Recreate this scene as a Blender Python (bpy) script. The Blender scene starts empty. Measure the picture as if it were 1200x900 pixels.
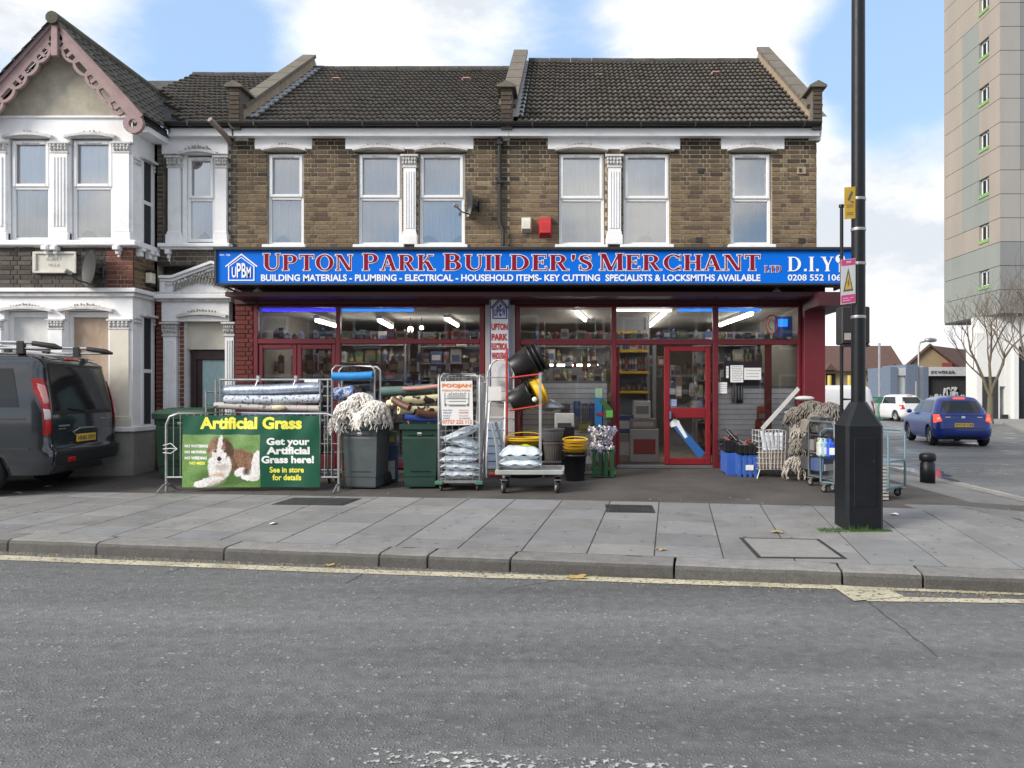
import bpy, math, random
from math import sin, cos, pi, radians, sqrt, atan2, exp
from mathutils import Vector, Matrix
SC = bpy.context.scene
COL = SC.collection
R = random.Random(7)
# ---------------------------------------------------------------- camera
FP, CX, CY, EH = 900.0, 670.0, 460.0, 1.6
cam = bpy.data.objects.new('camera', bpy.data.cameras.new('camera'))
COL.objects.link(cam)
cam.location = (0, 0, EH); cam.rotation_euler = (radians(90), 0, 0)
cam.data.sensor_width = 36; cam.data.lens = 27
cam.data.shift_x = (600 - CX) / 1200; cam.data.shift_y = (CY - 450) / 1200
cam.data.clip_start = 0.05; cam.data.clip_end = 2000
SC.camera = cam
# ---------------------------------------------------------------- sky and sun
SUN_EL, SUN_AZ = 30.0, -122.0         # sun behind thin cloud, over the left shoulder of the viewer
wd = bpy.data.worlds.new('World'); SC.world = wd; wd.use_nodes = True
nt = wd.node_tree; nt.nodes.clear()
def wn(t, **k):
    n = nt.nodes.new(t)
    for a, b in k.items(): setattr(n, a, b)
    return n
def wl(a, b): nt.links.new(a, b)
sky = wn('ShaderNodeTexSky', sky_type='NISHITA', sun_disc=False, sun_elevation=radians(SUN_EL), sun_rotation=radians(SUN_AZ), air_density=1.0, dust_density=1.0, ozone_density=1.5)
tc = wn('ShaderNodeTexCoord')
mp = wn('ShaderNodeMapping'); mp.inputs['Scale'].default_value = (1, 1, 2.0); mp.inputs['Location'].default_value = (2.35, 0.4, 0.55)
wl(tc.outputs['Generated'], mp.inputs['Vector'])
n1 = wn('ShaderNodeTexNoise'); n1.inputs['Scale'].default_value = 2.6; n1.inputs['Detail'].default_value = 8; n1.inputs['Roughness'].default_value = .55; n1.inputs['Distortion'].default_value = .25
wl(mp.outputs[0], n1.inputs['Vector'])
# broken cloud: open patches of blue are gaps in the cloud sheet around a few directions
def gap(px, py, k, amt, prev):
    d = Vector(((px - CX) / FP, 1, (CY - py) / FP)).normalized()
    s = wn('ShaderNodeVectorMath', operation='DISTANCE'); wl(tc.outputs['Generated'], s.inputs[0]); s.inputs[1].default_value = d
    m = wn('ShaderNodeMapRange'); m.inputs[1].default_value = 0; m.inputs[2].default_value = k; m.inputs[3].default_value = -amt; m.inputs[4].default_value = 0
    m.interpolation_type = 'SMOOTHSTEP'
    wl(s.outputs['Value'], m.inputs[0])
    a = wn('ShaderNodeMath', operation='ADD'); wl(prev, a.inputs[0]); wl(m.outputs[0], a.inputs[1]); return a.outputs[0]
cov = n1.outputs['Fac']
for g in ((1060, 85, .20, .42), (1020, 110, .16, .26), (965, 75, .06, .12), (660, 35, .11, .16), (230, 50, .16, .22), (300, 72, .08, .06), (90, 20, .25, -.12), (450, 30, .22, -.16), (820, 40, .2, -.14), (985, 230, .35, -.18), (1040, 300, .4, -.16)):
    cov = gap(*g, cov)
cr = wn('ShaderNodeMapRange'); cr.inputs[1].default_value = .33; cr.inputs[2].default_value = .57; cr.interpolation_type = 'SMOOTHSTEP'
wl(cov, cr.inputs[0])
n2 = wn('ShaderNodeTexNoise'); n2.inputs['Scale'].default_value = 4.2; n2.inputs['Detail'].default_value = 7; n2.inputs['Roughness'].default_value = .6
wl(mp.outputs[0], n2.inputs['Vector'])
cc = wn('ShaderNodeValToRGB'); cc.color_ramp.elements[0].position = .36; cc.color_ramp.elements[0].color = (4.3, 4.55, 4.9, 1)
cc.color_ramp.elements[1].position = .62; cc.color_ramp.elements[1].color = (7.9, 7.75, 7.5, 1)
wl(n2.outputs['Fac'], cc.inputs[0])
bl = wn('ShaderNodeMix', data_type='RGBA'); bl.inputs[0].default_value = .6
wl(sky.outputs[0], bl.inputs[6]); bl.inputs[7].default_value = (3.1, 4.5, 6.6, 1)
mx = wn('ShaderNodeMix', data_type='RGBA'); wl(cr.outputs[0], mx.inputs[0]); wl(bl.outputs[2], mx.inputs[6]); wl(cc.outputs[0], mx.inputs[7])
bg = wn('ShaderNodeBackground'); bg.inputs[1].default_value = 0.1; wl(mx.outputs[2], bg.inputs[0])
wo = wn('ShaderNodeOutputWorld'); wl(bg.outputs[0], wo.inputs[0])
sl = bpy.data.lights.new('sun', 'SUN'); sl.energy = 2.2; sl.angle = radians(22); sl.color = (1, .93, .84)
so = bpy.data.objects.new('sun', sl); COL.objects.link(so)
_az = radians(SUN_AZ); _el = radians(SUN_EL)
so.rotation_euler = Vector((sin(_az) * cos(_el), cos(_az) * cos(_el), sin(_el))).to_track_quat('Z', 'Y').to_euler()
SC.view_settings.view_transform = 'Standard'; SC.view_settings.look = 'None'; SC.view_settings.gamma = 1
SC.view_settings.exposure = 0.9
SC.render.engine = 'CYCLES'; SC.cycles.use_denoising = True
SC.cycles.max_bounces = 8; SC.cycles.transparent_max_bounces = 16
# ---------------------------------------------------------------- helpers
def P(px, py, d): return Vector(((px - CX) / FP * d, d, EH + (CY - py) / FP * d))
def PX(px, d): return (px - CX) / FP * d
def PZ(py, d): return EH + (CY - py) / FP * d
def kerb_back(x): return 7.04 - .175 * x
SIDE = 6.1                                   # kerb of the side street
def gz(x, y):
    a = .125 + .035 * max(0, y + .175 * x - 7.04)
    b = .125 + .09 * max(0, SIDE - .3 - x)
    return min(a, b, .36)
MATS = {}
def mat(name, col=(.5, .5, .5), rough=.6, metal=0, var=.15, vs=6, bump=0, bs=60, attr=False, spec=.5, emit=None, es=0, fine=0, coat=0, dirt=0, dcol=(.05, .045, .04), ds=3, stretch=None):
    if name in MATS: return MATS[name]
    m = bpy.data.materials.new(name); m.use_nodes = True; t = m.node_tree; b = t.nodes['Principled BSDF']
    N = lambda ty: t.nodes.new(ty)
    L = lambda x, y: t.links.new(x, y)
    b.inputs['Roughness'].default_value = rough; b.inputs['Metallic'].default_value = metal
    b.inputs['Specular IOR Level'].default_value = spec
    if coat: b.inputs['Coat Weight'].default_value = coat; b.inputs['Coat Roughness'].default_value = .05
    g = N('ShaderNodeNewGeometry'); pos = g.outputs['Position']
    if stretch:
        mm = N('ShaderNodeMapping'); mm.inputs['Scale'].default_value = stretch; L(pos, mm.inputs[0]); pos = mm.outputs[0]
    if attr:
        a = N('ShaderNodeAttribute'); a.attribute_name = 'col'; base = a.outputs['Color']
    else:
        c = N('ShaderNodeRGB'); c.outputs[0].default_value = (*col, 1); base = c.outputs[0]
    def noise(sc, det=5, ro=.6):
        n = N('ShaderNodeTexNoise'); n.inputs['Scale'].default_value = sc; n.inputs['Detail'].default_value = det; n.inputs['Roughness'].default_value = ro; L(pos, n.inputs['Vector']); return n.outputs['Fac']
    def mulby(base, fac, amt):
        r = N('ShaderNodeMapRange'); r.inputs[1].default_value = .25; r.inputs[2].default_value = .75; r.inputs[3].default_value = 1 - amt; r.inputs[4].default_value = 1 + amt; L(fac, r.inputs[0])
        v = N('ShaderNodeVectorMath'); v.operation = 'SCALE'; L(base, v.inputs[0]); L(r.outputs[0], v.inputs['Scale']); return v.outputs[0]
    if var: base = mulby(base, noise(vs), var)
    if fine: base = mulby(base, noise(bs * 1.7, 3), fine)
    if dirt:
        r = N('ShaderNodeMapRange'); r.inputs[1].default_value = .5; r.inputs[2].default_value = .72; r.inputs[4].default_value = dirt; L(noise(ds, 9, .7), r.inputs[0])
        x = N('ShaderNodeMix'); x.data_type = 'RGBA'; L(r.outputs[0], x.inputs[0]); L(base, x.inputs[6]); x.inputs[7].default_value = (*dcol, 1); base = x.outputs[2]
    L(base, b.inputs['Base Color'])
    if emit: b.inputs['Emission Color'].default_value = (*emit, 1); b.inputs['Emission Strength'].default_value = es
    if bump:
        bm = N('ShaderNodeBump'); bm.inputs['Strength'].default_value = min(1, bump); bm.inputs['Distance'].default_value = .004 * max(1, bump); L(noise(bs, 4), bm.inputs['Height']); L(bm.outputs[0], b.inputs['Normal'])
    if rough < .7 and not metal == 1:
        r = N('ShaderNodeMapRange'); r.inputs[3].default_value = max(.02, rough - .08); r.inputs[4].default_value = min(1, rough + .12); L(noise(vs * 2), r.inputs[0]); L(r.outputs[0], b.inputs['Roughness'])
    MATS[name] = m; return m
def glass(name, tint=(1, 1, 1), k=1.0, ior=1.5):
    if name in MATS: return MATS[name]
    m = bpy.data.materials.new(name); m.use_nodes = True; t = m.node_tree; t.nodes.clear()
    f = t.nodes.new('ShaderNodeFresnel'); f.inputs[0].default_value = ior
    mu = t.nodes.new('ShaderNodeMath'); mu.operation = 'MULTIPLY'; mu.inputs[1].default_value = k; mu.use_clamp = True; t.links.new(f.outputs[0], mu.inputs[0])
    a = t.nodes.new('ShaderNodeBsdfTransparent'); a.inputs[0].default_value = (*tint, 1)
    g = t.nodes.new('ShaderNodeBsdfGlossy'); g.inputs['Roughness'].default_value = .02
    n = t.nodes.new('ShaderNodeTexNoise'); n.inputs['Scale'].default_value = 1.1
    bm = t.nodes.new('ShaderNodeBump'); bm.inputs['Strength'].default_value = .05; bm.inputs['Distance'].default_value = .03
    gp = t.nodes.new('ShaderNodeNewGeometry'); t.links.new(gp.outputs['Position'], n.inputs['Vector']); t.links.new(n.outputs[0], bm.inputs['Height']); t.links.new(bm.outputs[0], g.inputs['Normal'])
    x = t.nodes.new('ShaderNodeMixShader'); t.links.new(mu.outputs[0], x.inputs[0]); t.links.new(a.outputs[0], x.inputs[1]); t.links.new(g.outputs[0], x.inputs[2])
    o = t.nodes.new('ShaderNodeOutputMaterial'); t.links.new(x.outputs[0], o.inputs[0])
    MATS[name] = m; return m

class MB:
    """collects faces, links them as ONE mesh object"""
    def __init__(s): s.v = []; s.f = []; s.mi = []; s.c = []; s.sm = []; s.mats = []
    def add(s, vs, fs, m, col=None, smooth=False, M=None):
        o = len(s.v)
        s.v += [tuple(M @ Vector(v)) for v in vs] if M is not None else [tuple(v) for v in vs]
        if m not in s.mats: s.mats.append(m)
        k = s.mats.index(m)
        for f in fs:
            s.f.append([i + o for i in f]); s.mi.append(k); s.c.append(col); s.sm.append(smooth)
        return s
    def quad(s, a, b, c, d, m, col=None): return s.add([a, b, c, d], [(0, 1, 2, 3)], m, col)
    def box(s, x0, y0, z0, x1, y1, z1, m, col=None, M=None, bev=0):
        x0, x1 = min(x0, x1), max(x0, x1); y0, y1 = min(y0, y1), max(y0, y1); z0, z1 = min(z0, z1), max(z0, z1)
        if not bev:
            return s.add([(x0, y0, z0), (x1, y0, z0), (x1, y1, z0), (x0, y1, z0), (x0, y0, z1), (x1, y0, z1), (x1, y1, z1), (x0, y1, z1)],
                         [(3, 2, 1, 0), (4, 5, 6, 7), (0, 1, 5, 4), (1, 2, 6, 5), (2, 3, 7, 6), (3, 0, 4, 7)], m, col, False, M)
        b = min(bev, (x1 - x0) * .45, (y1 - y0) * .45, (z1 - z0) * .45)
        vs = []; idx = {}
        for i, x in enumerate((x0, x1)):
            for j, y in enumerate((y0, y1)):
                for k, z in enumerate((z0, z1)):
                    sx, sy, sz = (1, -1)[i] * b, (1, -1)[j] * b, (1, -1)[k] * b
                    idx[i, j, k] = len(vs); vs += [(x, y + sy, z + sz), (x + sx, y, z + sz), (x + sx, y + sy, z)]
        fs = []
        for a in (0, 1, 2):
            u, w = [q for q in (0, 1, 2) if q != a]
            for sd in (0, 1):
                q = []
                for cu, cw in ((0, 0), (1, 0), (1, 1), (0, 1)):
                    c = [0, 0, 0]; c[a] = sd; c[u] = cu; c[w] = cw; q.append(idx[tuple(c)] + a)
                if (sd == 0) != (a == 1): q.reverse()
                fs.append(q)
            for cu in (0, 1):
                for cw in (0, 1):
                    c0 = [0, 0, 0]; c0[u] = cu; c0[w] = cw; c1 = list(c0); c1[a] = 1
                    i0, i1 = idx[tuple(c0)], idx[tuple(c1)]; fs.append([i0 + u, i1 + u, i1 + w, i0 + w])
        for k in idx.values(): fs.append([k, k + 1, k + 2])
        return s.add(vs, fs, m, col, False, M)
    def prism(s, poly, y0, y1, m, col=None, M=None):   # polygon in XZ pushed along Y
        n = len(poly); vs = [(p[0], y0, p[1]) for p in poly] + [(p[0], y1, p[1]) for p in poly]
        return s.add(vs, [list(range(n)), list(range(2 * n - 1, n - 1, -1))] + [[i + n, (i + 1) % n + n, (i + 1) % n, i] for i in range(n)], m, col, False, M)
    def prismx(s, poly, x0, x1, m, col=None, M=None):  # polygon in YZ pushed along X
        n = len(poly); vs = [(x0, p[0], p[1]) for p in poly] + [(x1, p[0], p[1]) for p in poly]
        return s.add(vs, [list(range(n - 1, -1, -1)), list(range(n, 2 * n))] + [[i, (i + 1) % n, (i + 1) % n + n, i + n] for i in range(n)], m, col, False, M)
    def tube(s, pts, r, m, n=8, col=None, M=None, smooth=True):
        pts = [Vector(p) for p in pts]; rs = r if isinstance(r, (list, tuple)) else [r] * len(pts)
        vs = []; fs = []; ref = None
        for i, p in enumerate(pts):
            t = (pts[min(i + 1, len(pts) - 1)] - pts[max(i - 1, 0)])
            if t.length < 1e-9: t = Vector((0, 0, 1))
            t.normalize()
            if ref is None: ref = Vector((0, 0, 1)) if abs(t.z) < .9 else Vector((1, 0, 0))
            a = t.cross(ref)
            if a.length < 1e-6: a = t.cross(Vector((0, 1, .3)))
            a.normalize(); b = t.cross(a).normalized(); ref = -b if False else ref
            for k in range(n):
                q = 2 * pi * k / n + pi / n; vs.append(p + (a * cos(q) + b * sin(q)) * rs[i])
        for i in range(len(pts) - 1):
            for k in range(n): fs.append([i * n + k, i * n + (k + 1) % n, (i + 1) * n + (k + 1) % n, (i + 1) * n + k])
        s.add(vs, fs, m, col, smooth and n > 4, M)
        s.add(vs[:n], [list(range(n - 1, -1, -1))], m, col, False, M); s.add(vs[-n:], [list(range(n))], m, col, False, M)
        return s
    def lathe(s, prof, m, n=20, col=None, M=None, smooth=True):  # (r, z) around Z
        vs = [(r * cos(2 * pi * k / n), r * sin(2 * pi * k / n), z) for r, z in prof for k in range(n)]
        fs = [[i * n + k, i * n + (k + 1) % n, (i + 1) * n + (k + 1) % n, (i + 1) * n + k] for i in range(len(prof) - 1) for k in range(n)]
        return s.add(vs, fs, m, col, smooth, M)
    def blob(s, c, rx, ry, rz, m, n=10, col=None, M=None, e=1.0, jit=0, rr=None):
        vs = []; fs = []; rr = rr or R
        for i in range(n // 2 + 1):
            th = pi * i / (n // 2) - pi / 2
            for k in range(n):
                ph = 2 * pi * k / n
                f = lambda q: (abs(q) ** e) * (1 if q > 0 else -1)
                j = 1 + (rr.random() - .5) * jit
                vs.append((c[0] + rx * f(cos(th)) * f(cos(ph)) * j, c[1] + ry * f(cos(th)) * f(sin(ph)) * j, c[2] + rz * f(sin(th)) * j))
        for i in range(n // 2):
            for k in range(n): fs.append([i * n + k, i * n + (k + 1) % n, (i + 1) * n + (k + 1) % n, (i + 1) * n + k])
        return s.add(vs, fs, m, col, True, M)
    def obj(s, name, parent=None, world=True, kind=None):
        me = bpy.data.meshes.new(name)
        off = rootloc(parent) if (parent is not None and world) else Vector((0, 0, 0))
        me.from_pydata([(v[0] - off.x, v[1] - off.y, v[2] - off.z) for v in s.v], [], s.f)
        for m in s.mats: me.materials.append(m)
        me.polygons.foreach_set('material_index', s.mi); me.polygons.foreach_set('use_smooth', s.sm)
        if any(c is not None for c in s.c):
            ca = me.color_attributes.new('col', 'FLOAT_COLOR', 'CORNER'); arr = []
            for f, c in zip(s.f, s.c):
                c = c or (.5, .5, .5); arr += [c[0], c[1], c[2], 1.0] * len(f)
            ca.data.foreach_set('color', arr)
        me.update()
        return link(name, me, parent, kind)
def link(name, me, parent=None, kind=None):
    o = bpy.data.objects.new(name, me); COL.objects.link(o)
    if parent is not None: o.parent = parent
    if kind: o['kind'] = kind
    return o
def rootloc(o):
    v = Vector((0, 0, 0))
    while o is not None: v = v + Vector(o.location); o = o.parent
    return v
def thing(name, label, cat, loc=(0, 0, 0), rz=0, group=None):
    o = bpy.data.objects.new(name, None); COL.objects.link(o); o.location = loc; o.rotation_euler = (0, 0, rz); o.empty_display_size = .2
    o['label'] = label; o['category'] = cat
    if group: o['group'] = group
    return o
def tag(o, label, cat, group=None):
    o['label'] = label; o['category'] = cat
    if group: o['group'] = group
    return o
def single(name, mb, label, cat, group=None, origin=None):
    o = mb.obj(name)
    if origin is None:
        xs = [v[0] for v in mb.v]; ys = [v[1] for v in mb.v]; zs = [v[2] for v in mb.v]
        origin = ((min(xs) + max(xs)) / 2, (min(ys) + max(ys)) / 2, min(zs))
    o.data.transform(Matrix.Translation(-Vector(origin))); o.location = origin
    return tag(o, label, cat, group)
def dup(root, loc=None, rz=None, label=None, group=None):
    def cp(o, par):
        c = o.copy(); COL.objects.link(c); c.parent = par
        for ch in list(o.children): cp(ch, c)
        return c
    r = cp(root, None)
    if loc is not None: r.location = loc
    if rz is not None: r.rotation_euler = (0, 0, rz)
    if label: r['label'] = label
    if group: r['group'] = group
    return r
def part(name, parent, fn, world=True, kind=None):
    mb = MB(); fn(mb); return mb.obj(name, parent, world, kind)
def pbox(mb, px0, px1, py0, py1, d, th, m, col=None, bev=0):   # box whose front face spans these picture coordinates at depth d
    return mb.box(PX(px0, d), d, PZ(py1, d), PX(px1, d), d + th, PZ(py0, d), m, col, None, bev)
_ft = {}
def text(s, x0, x1, z0, z1, y, m, parent, off=.0, name='lettering', M=None, ex=.001, world=True):
    """sans lettering stretched to fill x0..x1, z0..z1 on a plane facing -Y"""
    key = (s, off)
    if key not in _ft:
        c = bpy.data.curves.new('t', 'FONT'); c.body = s; c.size = 1; c.offset = off; c.extrude = 0; c.resolution_u = 3; c.space_line = .95
        o = bpy.data.objects.new('t', c); COL.objects.link(o)
        dg = bpy.context.evaluated_depsgraph_get(); me = bpy.data.meshes.new_from_object(o.evaluated_get(dg))
        _ft[key] = ([tuple(v.co) for v in me.vertices], [list(p.vertices) for p in me.polygons])
        bpy.data.objects.remove(o); bpy.data.curves.remove(c); bpy.data.meshes.remove(me)
    vs, fs = _ft[key]
    ax, bx = min(v[0] for v in vs), max(v[0] for v in vs); az, bz = min(v[1] for v in vs), max(v[1] for v in vs)
    mb = MB(); mb.add([(x0 + (v[0] - ax) / (bx - ax) * (x1 - x0), y, z0 + (v[1] - az) / (bz - az) * (z1 - z0)) for v in vs], fs, m, None, False, M)
    return mb.obj(name, parent, world)
# ---------------------------------------------------------------- serif capitals for the shop sign
def glyph(ch):
    T, t, s, e = .20, .07, .05, .07
    q = []
    def rc(x0, z0, x1, z1): q.append([(x0, z0), (x1, z0), (x1, z1), (x0, z1)])
    def stem(x, w=T, top=1, bot=1):
        rc(x, 0, x + w, 1)
        if bot: rc(x - e, 0, x + w + e, s)
        if top: rc(x - e, 1 - s, x + w + e, 1)
    def dg(xa, za, xb, zb, w): q.append([(xa, za), (xa + w, za), (xb + w, zb), (xb, zb)])
    def arc(cx, cz, rx, rz, a0, a1, wx, wz, n=14):
        for i in range(n):
            a, b = [radians(a0 + (a1 - a0) * k / n) for k in (i, i + 1)]
            q.append([(cx + rx * cos(a), cz + rz * sin(a)), (cx + rx * cos(b), cz + rz * sin(b)), (cx + (rx - wx) * cos(b), cz + (rz - wz) * sin(b)), (cx + (rx - wx) * cos(a), cz + (rz - wz) * sin(a))])
    if ch == 'I': stem(.07); w = .34
    elif ch == 'L': stem(.07); rc(.2, 0, .66, t); rc(.61, 0, .66, .26); w = .7
    elif ch == 'E': stem(.07); rc(.2, 0, .68, t); rc(.2, 1 - t, .66, 1); rc(.2, .5, .52, .5 + t); rc(.63, 0, .68, .24); rc(.61, .78, .66, 1); rc(.48, .42, .52, .64); w = .74
    elif ch == 'T': stem(.29, top=0); rc(.02, 1 - t, .76, 1); rc(.02, .76, .07, 1); rc(.71, .76, .76, 1); w = .78
    elif ch == 'H': stem(.07); stem(.6); rc(.2, .49, .6, .49 + t); w = .87
    elif ch in 'PR':
        stem(.07); rc(.2, 1 - t, .42, 1); rc(.2, .45, .42, .45 + t); arc(.42, .725, .33, .275, -90, 90, T, t)
        w = .8
        if ch == 'R': dg(.62, 0, .36, .47, T); rc(.62, 0, .92, s); w = .92
    elif ch == 'B':
        stem(.07); rc(.2, 1 - t, .4, 1); rc(.2, .5, .4, .5 + t); rc(.2, 0, .42, t); arc(.4, .75, .3, .25, -90, 90, T, t); arc(.42, .285, .34, .285, -90, 90, T, t); w = .82
    elif ch == 'D': stem(.07); rc(.2, 1 - t, .36, 1); rc(.2, 0, .36, t); arc(.36, .5, .5, .5, -90, 90, T, t, 20); w = .93
    elif ch == 'O': arc(.48, .5, .46, .52, 0, 360, T, t, 32); w = .97
    elif ch == 'C': arc(.48, .5, .46, .52, 42, 318, T, t, 26); rc(.78, .66, .83, 1); rc(.78, .02, .83, .3); w = .9
    elif ch == 'U':
        rc(.09, .34, .09 + T, 1); rc(.02, 1 - s, .36, 1); rc(.72, .34, .72 + t, 1); rc(.64, 1 - s, .87, 1)
        for i in range(16):
            a, b = [radians(180 + 180 * k / 16) for k in (i, i + 1)]
            f = lambda a: (.44 + .35 * cos(a), .34 + .36 * sin(a)); g = lambda a: (.505 + .215 * cos(a), .34 + .27 * sin(a))
            q.append([f(a), f(b), g(b), g(a)])
        w = .9
    elif ch == 'N': rc(.1, 0, .17, 1); rc(.02, 0, .26, s); rc(.0, 1 - s, .25, 1); dg(.62, 0, .1, 1, T); rc(.75, 0, .82, 1); rc(.66, 1 - s, .9, 1); w = .93
    elif ch == 'M': rc(.1, 0, .17, 1); rc(.02, 0, .26, s); rc(.0, 1 - s, .25, 1); dg(.42, 0, .1, 1, T); dg(.48, 0, .86, 1, .08); stem(.84); w = 1.12
    elif ch == 'A': dg(.08, 0, .36, 1, .075); dg(.62, 0, .32, 1, T); rc(.0, 0, .24, s); rc(.54, 0, .9, s); rc(.2, .3, .62, .3 + t); w = .88
    elif ch == 'K': stem(.07); dg(.24, .42, .64, 1, .08); dg(.64, 0, .36, .58, T + .02); rc(.56, 0, .94, s); rc(.52, 1 - s, .84, 1); w = .93
    elif ch == 'S':
        pts = [(.56, .80), (.47, .93), (.32, .965), (.17, .9), (.13, .76), (.2, .64), (.36, .54), (.5, .44), (.57, .3), (.53, .13), (.38, .03), (.22, .04), (.09, .19)]
        wd = [.05, .05, .06, .12, .16, .19, .2, .2, .17, .13, .06, .06, .05]
        for i in range(len(pts) - 1):
            (ax, az), (bx, bz) = pts[i], pts[i + 1]; l = sqrt((bx - ax) ** 2 + (bz - az) ** 2); nx, nz = -(bz - az) / l, (bx - ax) / l
            h0, h1 = wd[i] / 2, wd[i + 1] / 2; ex, ez = (bx - ax) / l * .02, (bz - az) / l * .02
            q.append([(ax + nx * h0 - ex, az + nz * h0 - ez), (ax - nx * h0 - ex, az - nz * h0 - ez), (bx - nx * h1 + ex, bz - nz * h1 + ez), (bx + nx * h1 + ex, bz + nz * h1 + ez)])
        rc(.53, .68, .58, .98); rc(.07, .02, .12, .32); w = .68
    elif ch == 'Y': stem(.32, top=0); q.pop(0); rc(.32, 0, .52, .46); dg(.32, .42, .06, 1, T); dg(.44, .42, .68, 1, .08); rc(-.02, 1 - s, .34, 1); rc(.58, 1 - s, .84, 1); w = .84
    elif ch == "'": rc(.05, .8, .2, 1); q.append([(.05, .82), (.2, .82), (.15, .64), (.08, .62)]); w = .27
    elif ch == '.': rc(.05, 0, .22, .17); w = .28
    else: w = .42
    return q, w
def grow(poly, e):
    n = len(poly); ar = sum(poly[i][0] * poly[(i + 1) % n][1] - poly[(i + 1) % n][0] * poly[i][1] for i in range(n))
    if ar < 0: poly = poly[::-1]
    out = []
    for i in range(n):
        a, b, c = poly[i - 1], poly[i], poly[(i + 1) % n]
        def nm(p, q):
            l = sqrt((q[0] - p[0]) ** 2 + (q[1] - p[1]) ** 2) or 1e-6; return ((q[1] - p[1]) / l, -(q[0] - p[0]) / l)
        n1, n2 = nm(a, b), nm(b, c); k = 1 + n1[0] * n2[0] + n1[1] * n2[1]; k = max(k, .5)
        out.append((b[0] + e * (n1[0] + n2[0]) / k, b[1] + e * (n1[1] + n2[1]) / k))
    return out
def serif(txt, x0, x1, zb, hbig, hsm, y, m, mo, parent, big=None, edge=.011, gapw=.08):
    """small-capital line; returns letters, each its own mesh, with an outline behind"""
    tot = 0; lay = []
    for i, ch in enumerate(txt):
        h = hbig if (big is None or i in big) else hsm; q, w = glyph(ch); lay.append((q, w, h, tot)); tot += (w + gapw) * h
    k = (x1 - x0) / (tot - gapw * lay[-1][2])
    for (q, w, h, ox), ch in zip(lay, txt):
        if not q: continue
        mb = MB()
        for n, pl in enumerate(q):
            pts = [(x0 + (ox + p[0] * h) * k, zb + p[1] * h) for p in pl]; g0 = grow(pts, 0)
            mb.add([(p[0], y - .004 - n * .00008, p[1]) for p in g0], [list(range(len(g0)))], m)
        lo = mb.obj('letter', parent)
        if mo:
            mb = MB()
            for n, pl in enumerate(q):
                pts = [(x0 + (ox + p[0] * h) * k, zb + p[1] * h) for p in pl]; g0 = grow(pts, edge)
                mb.add([(p[0], y - n * .00005, p[1]) for p in g0], [list(range(len(g0)))], mo)
            ob = mb.obj('outline', None); ob.data.transform(Matrix.Translation(-rootloc(parent))); ob.parent = lo
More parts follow.
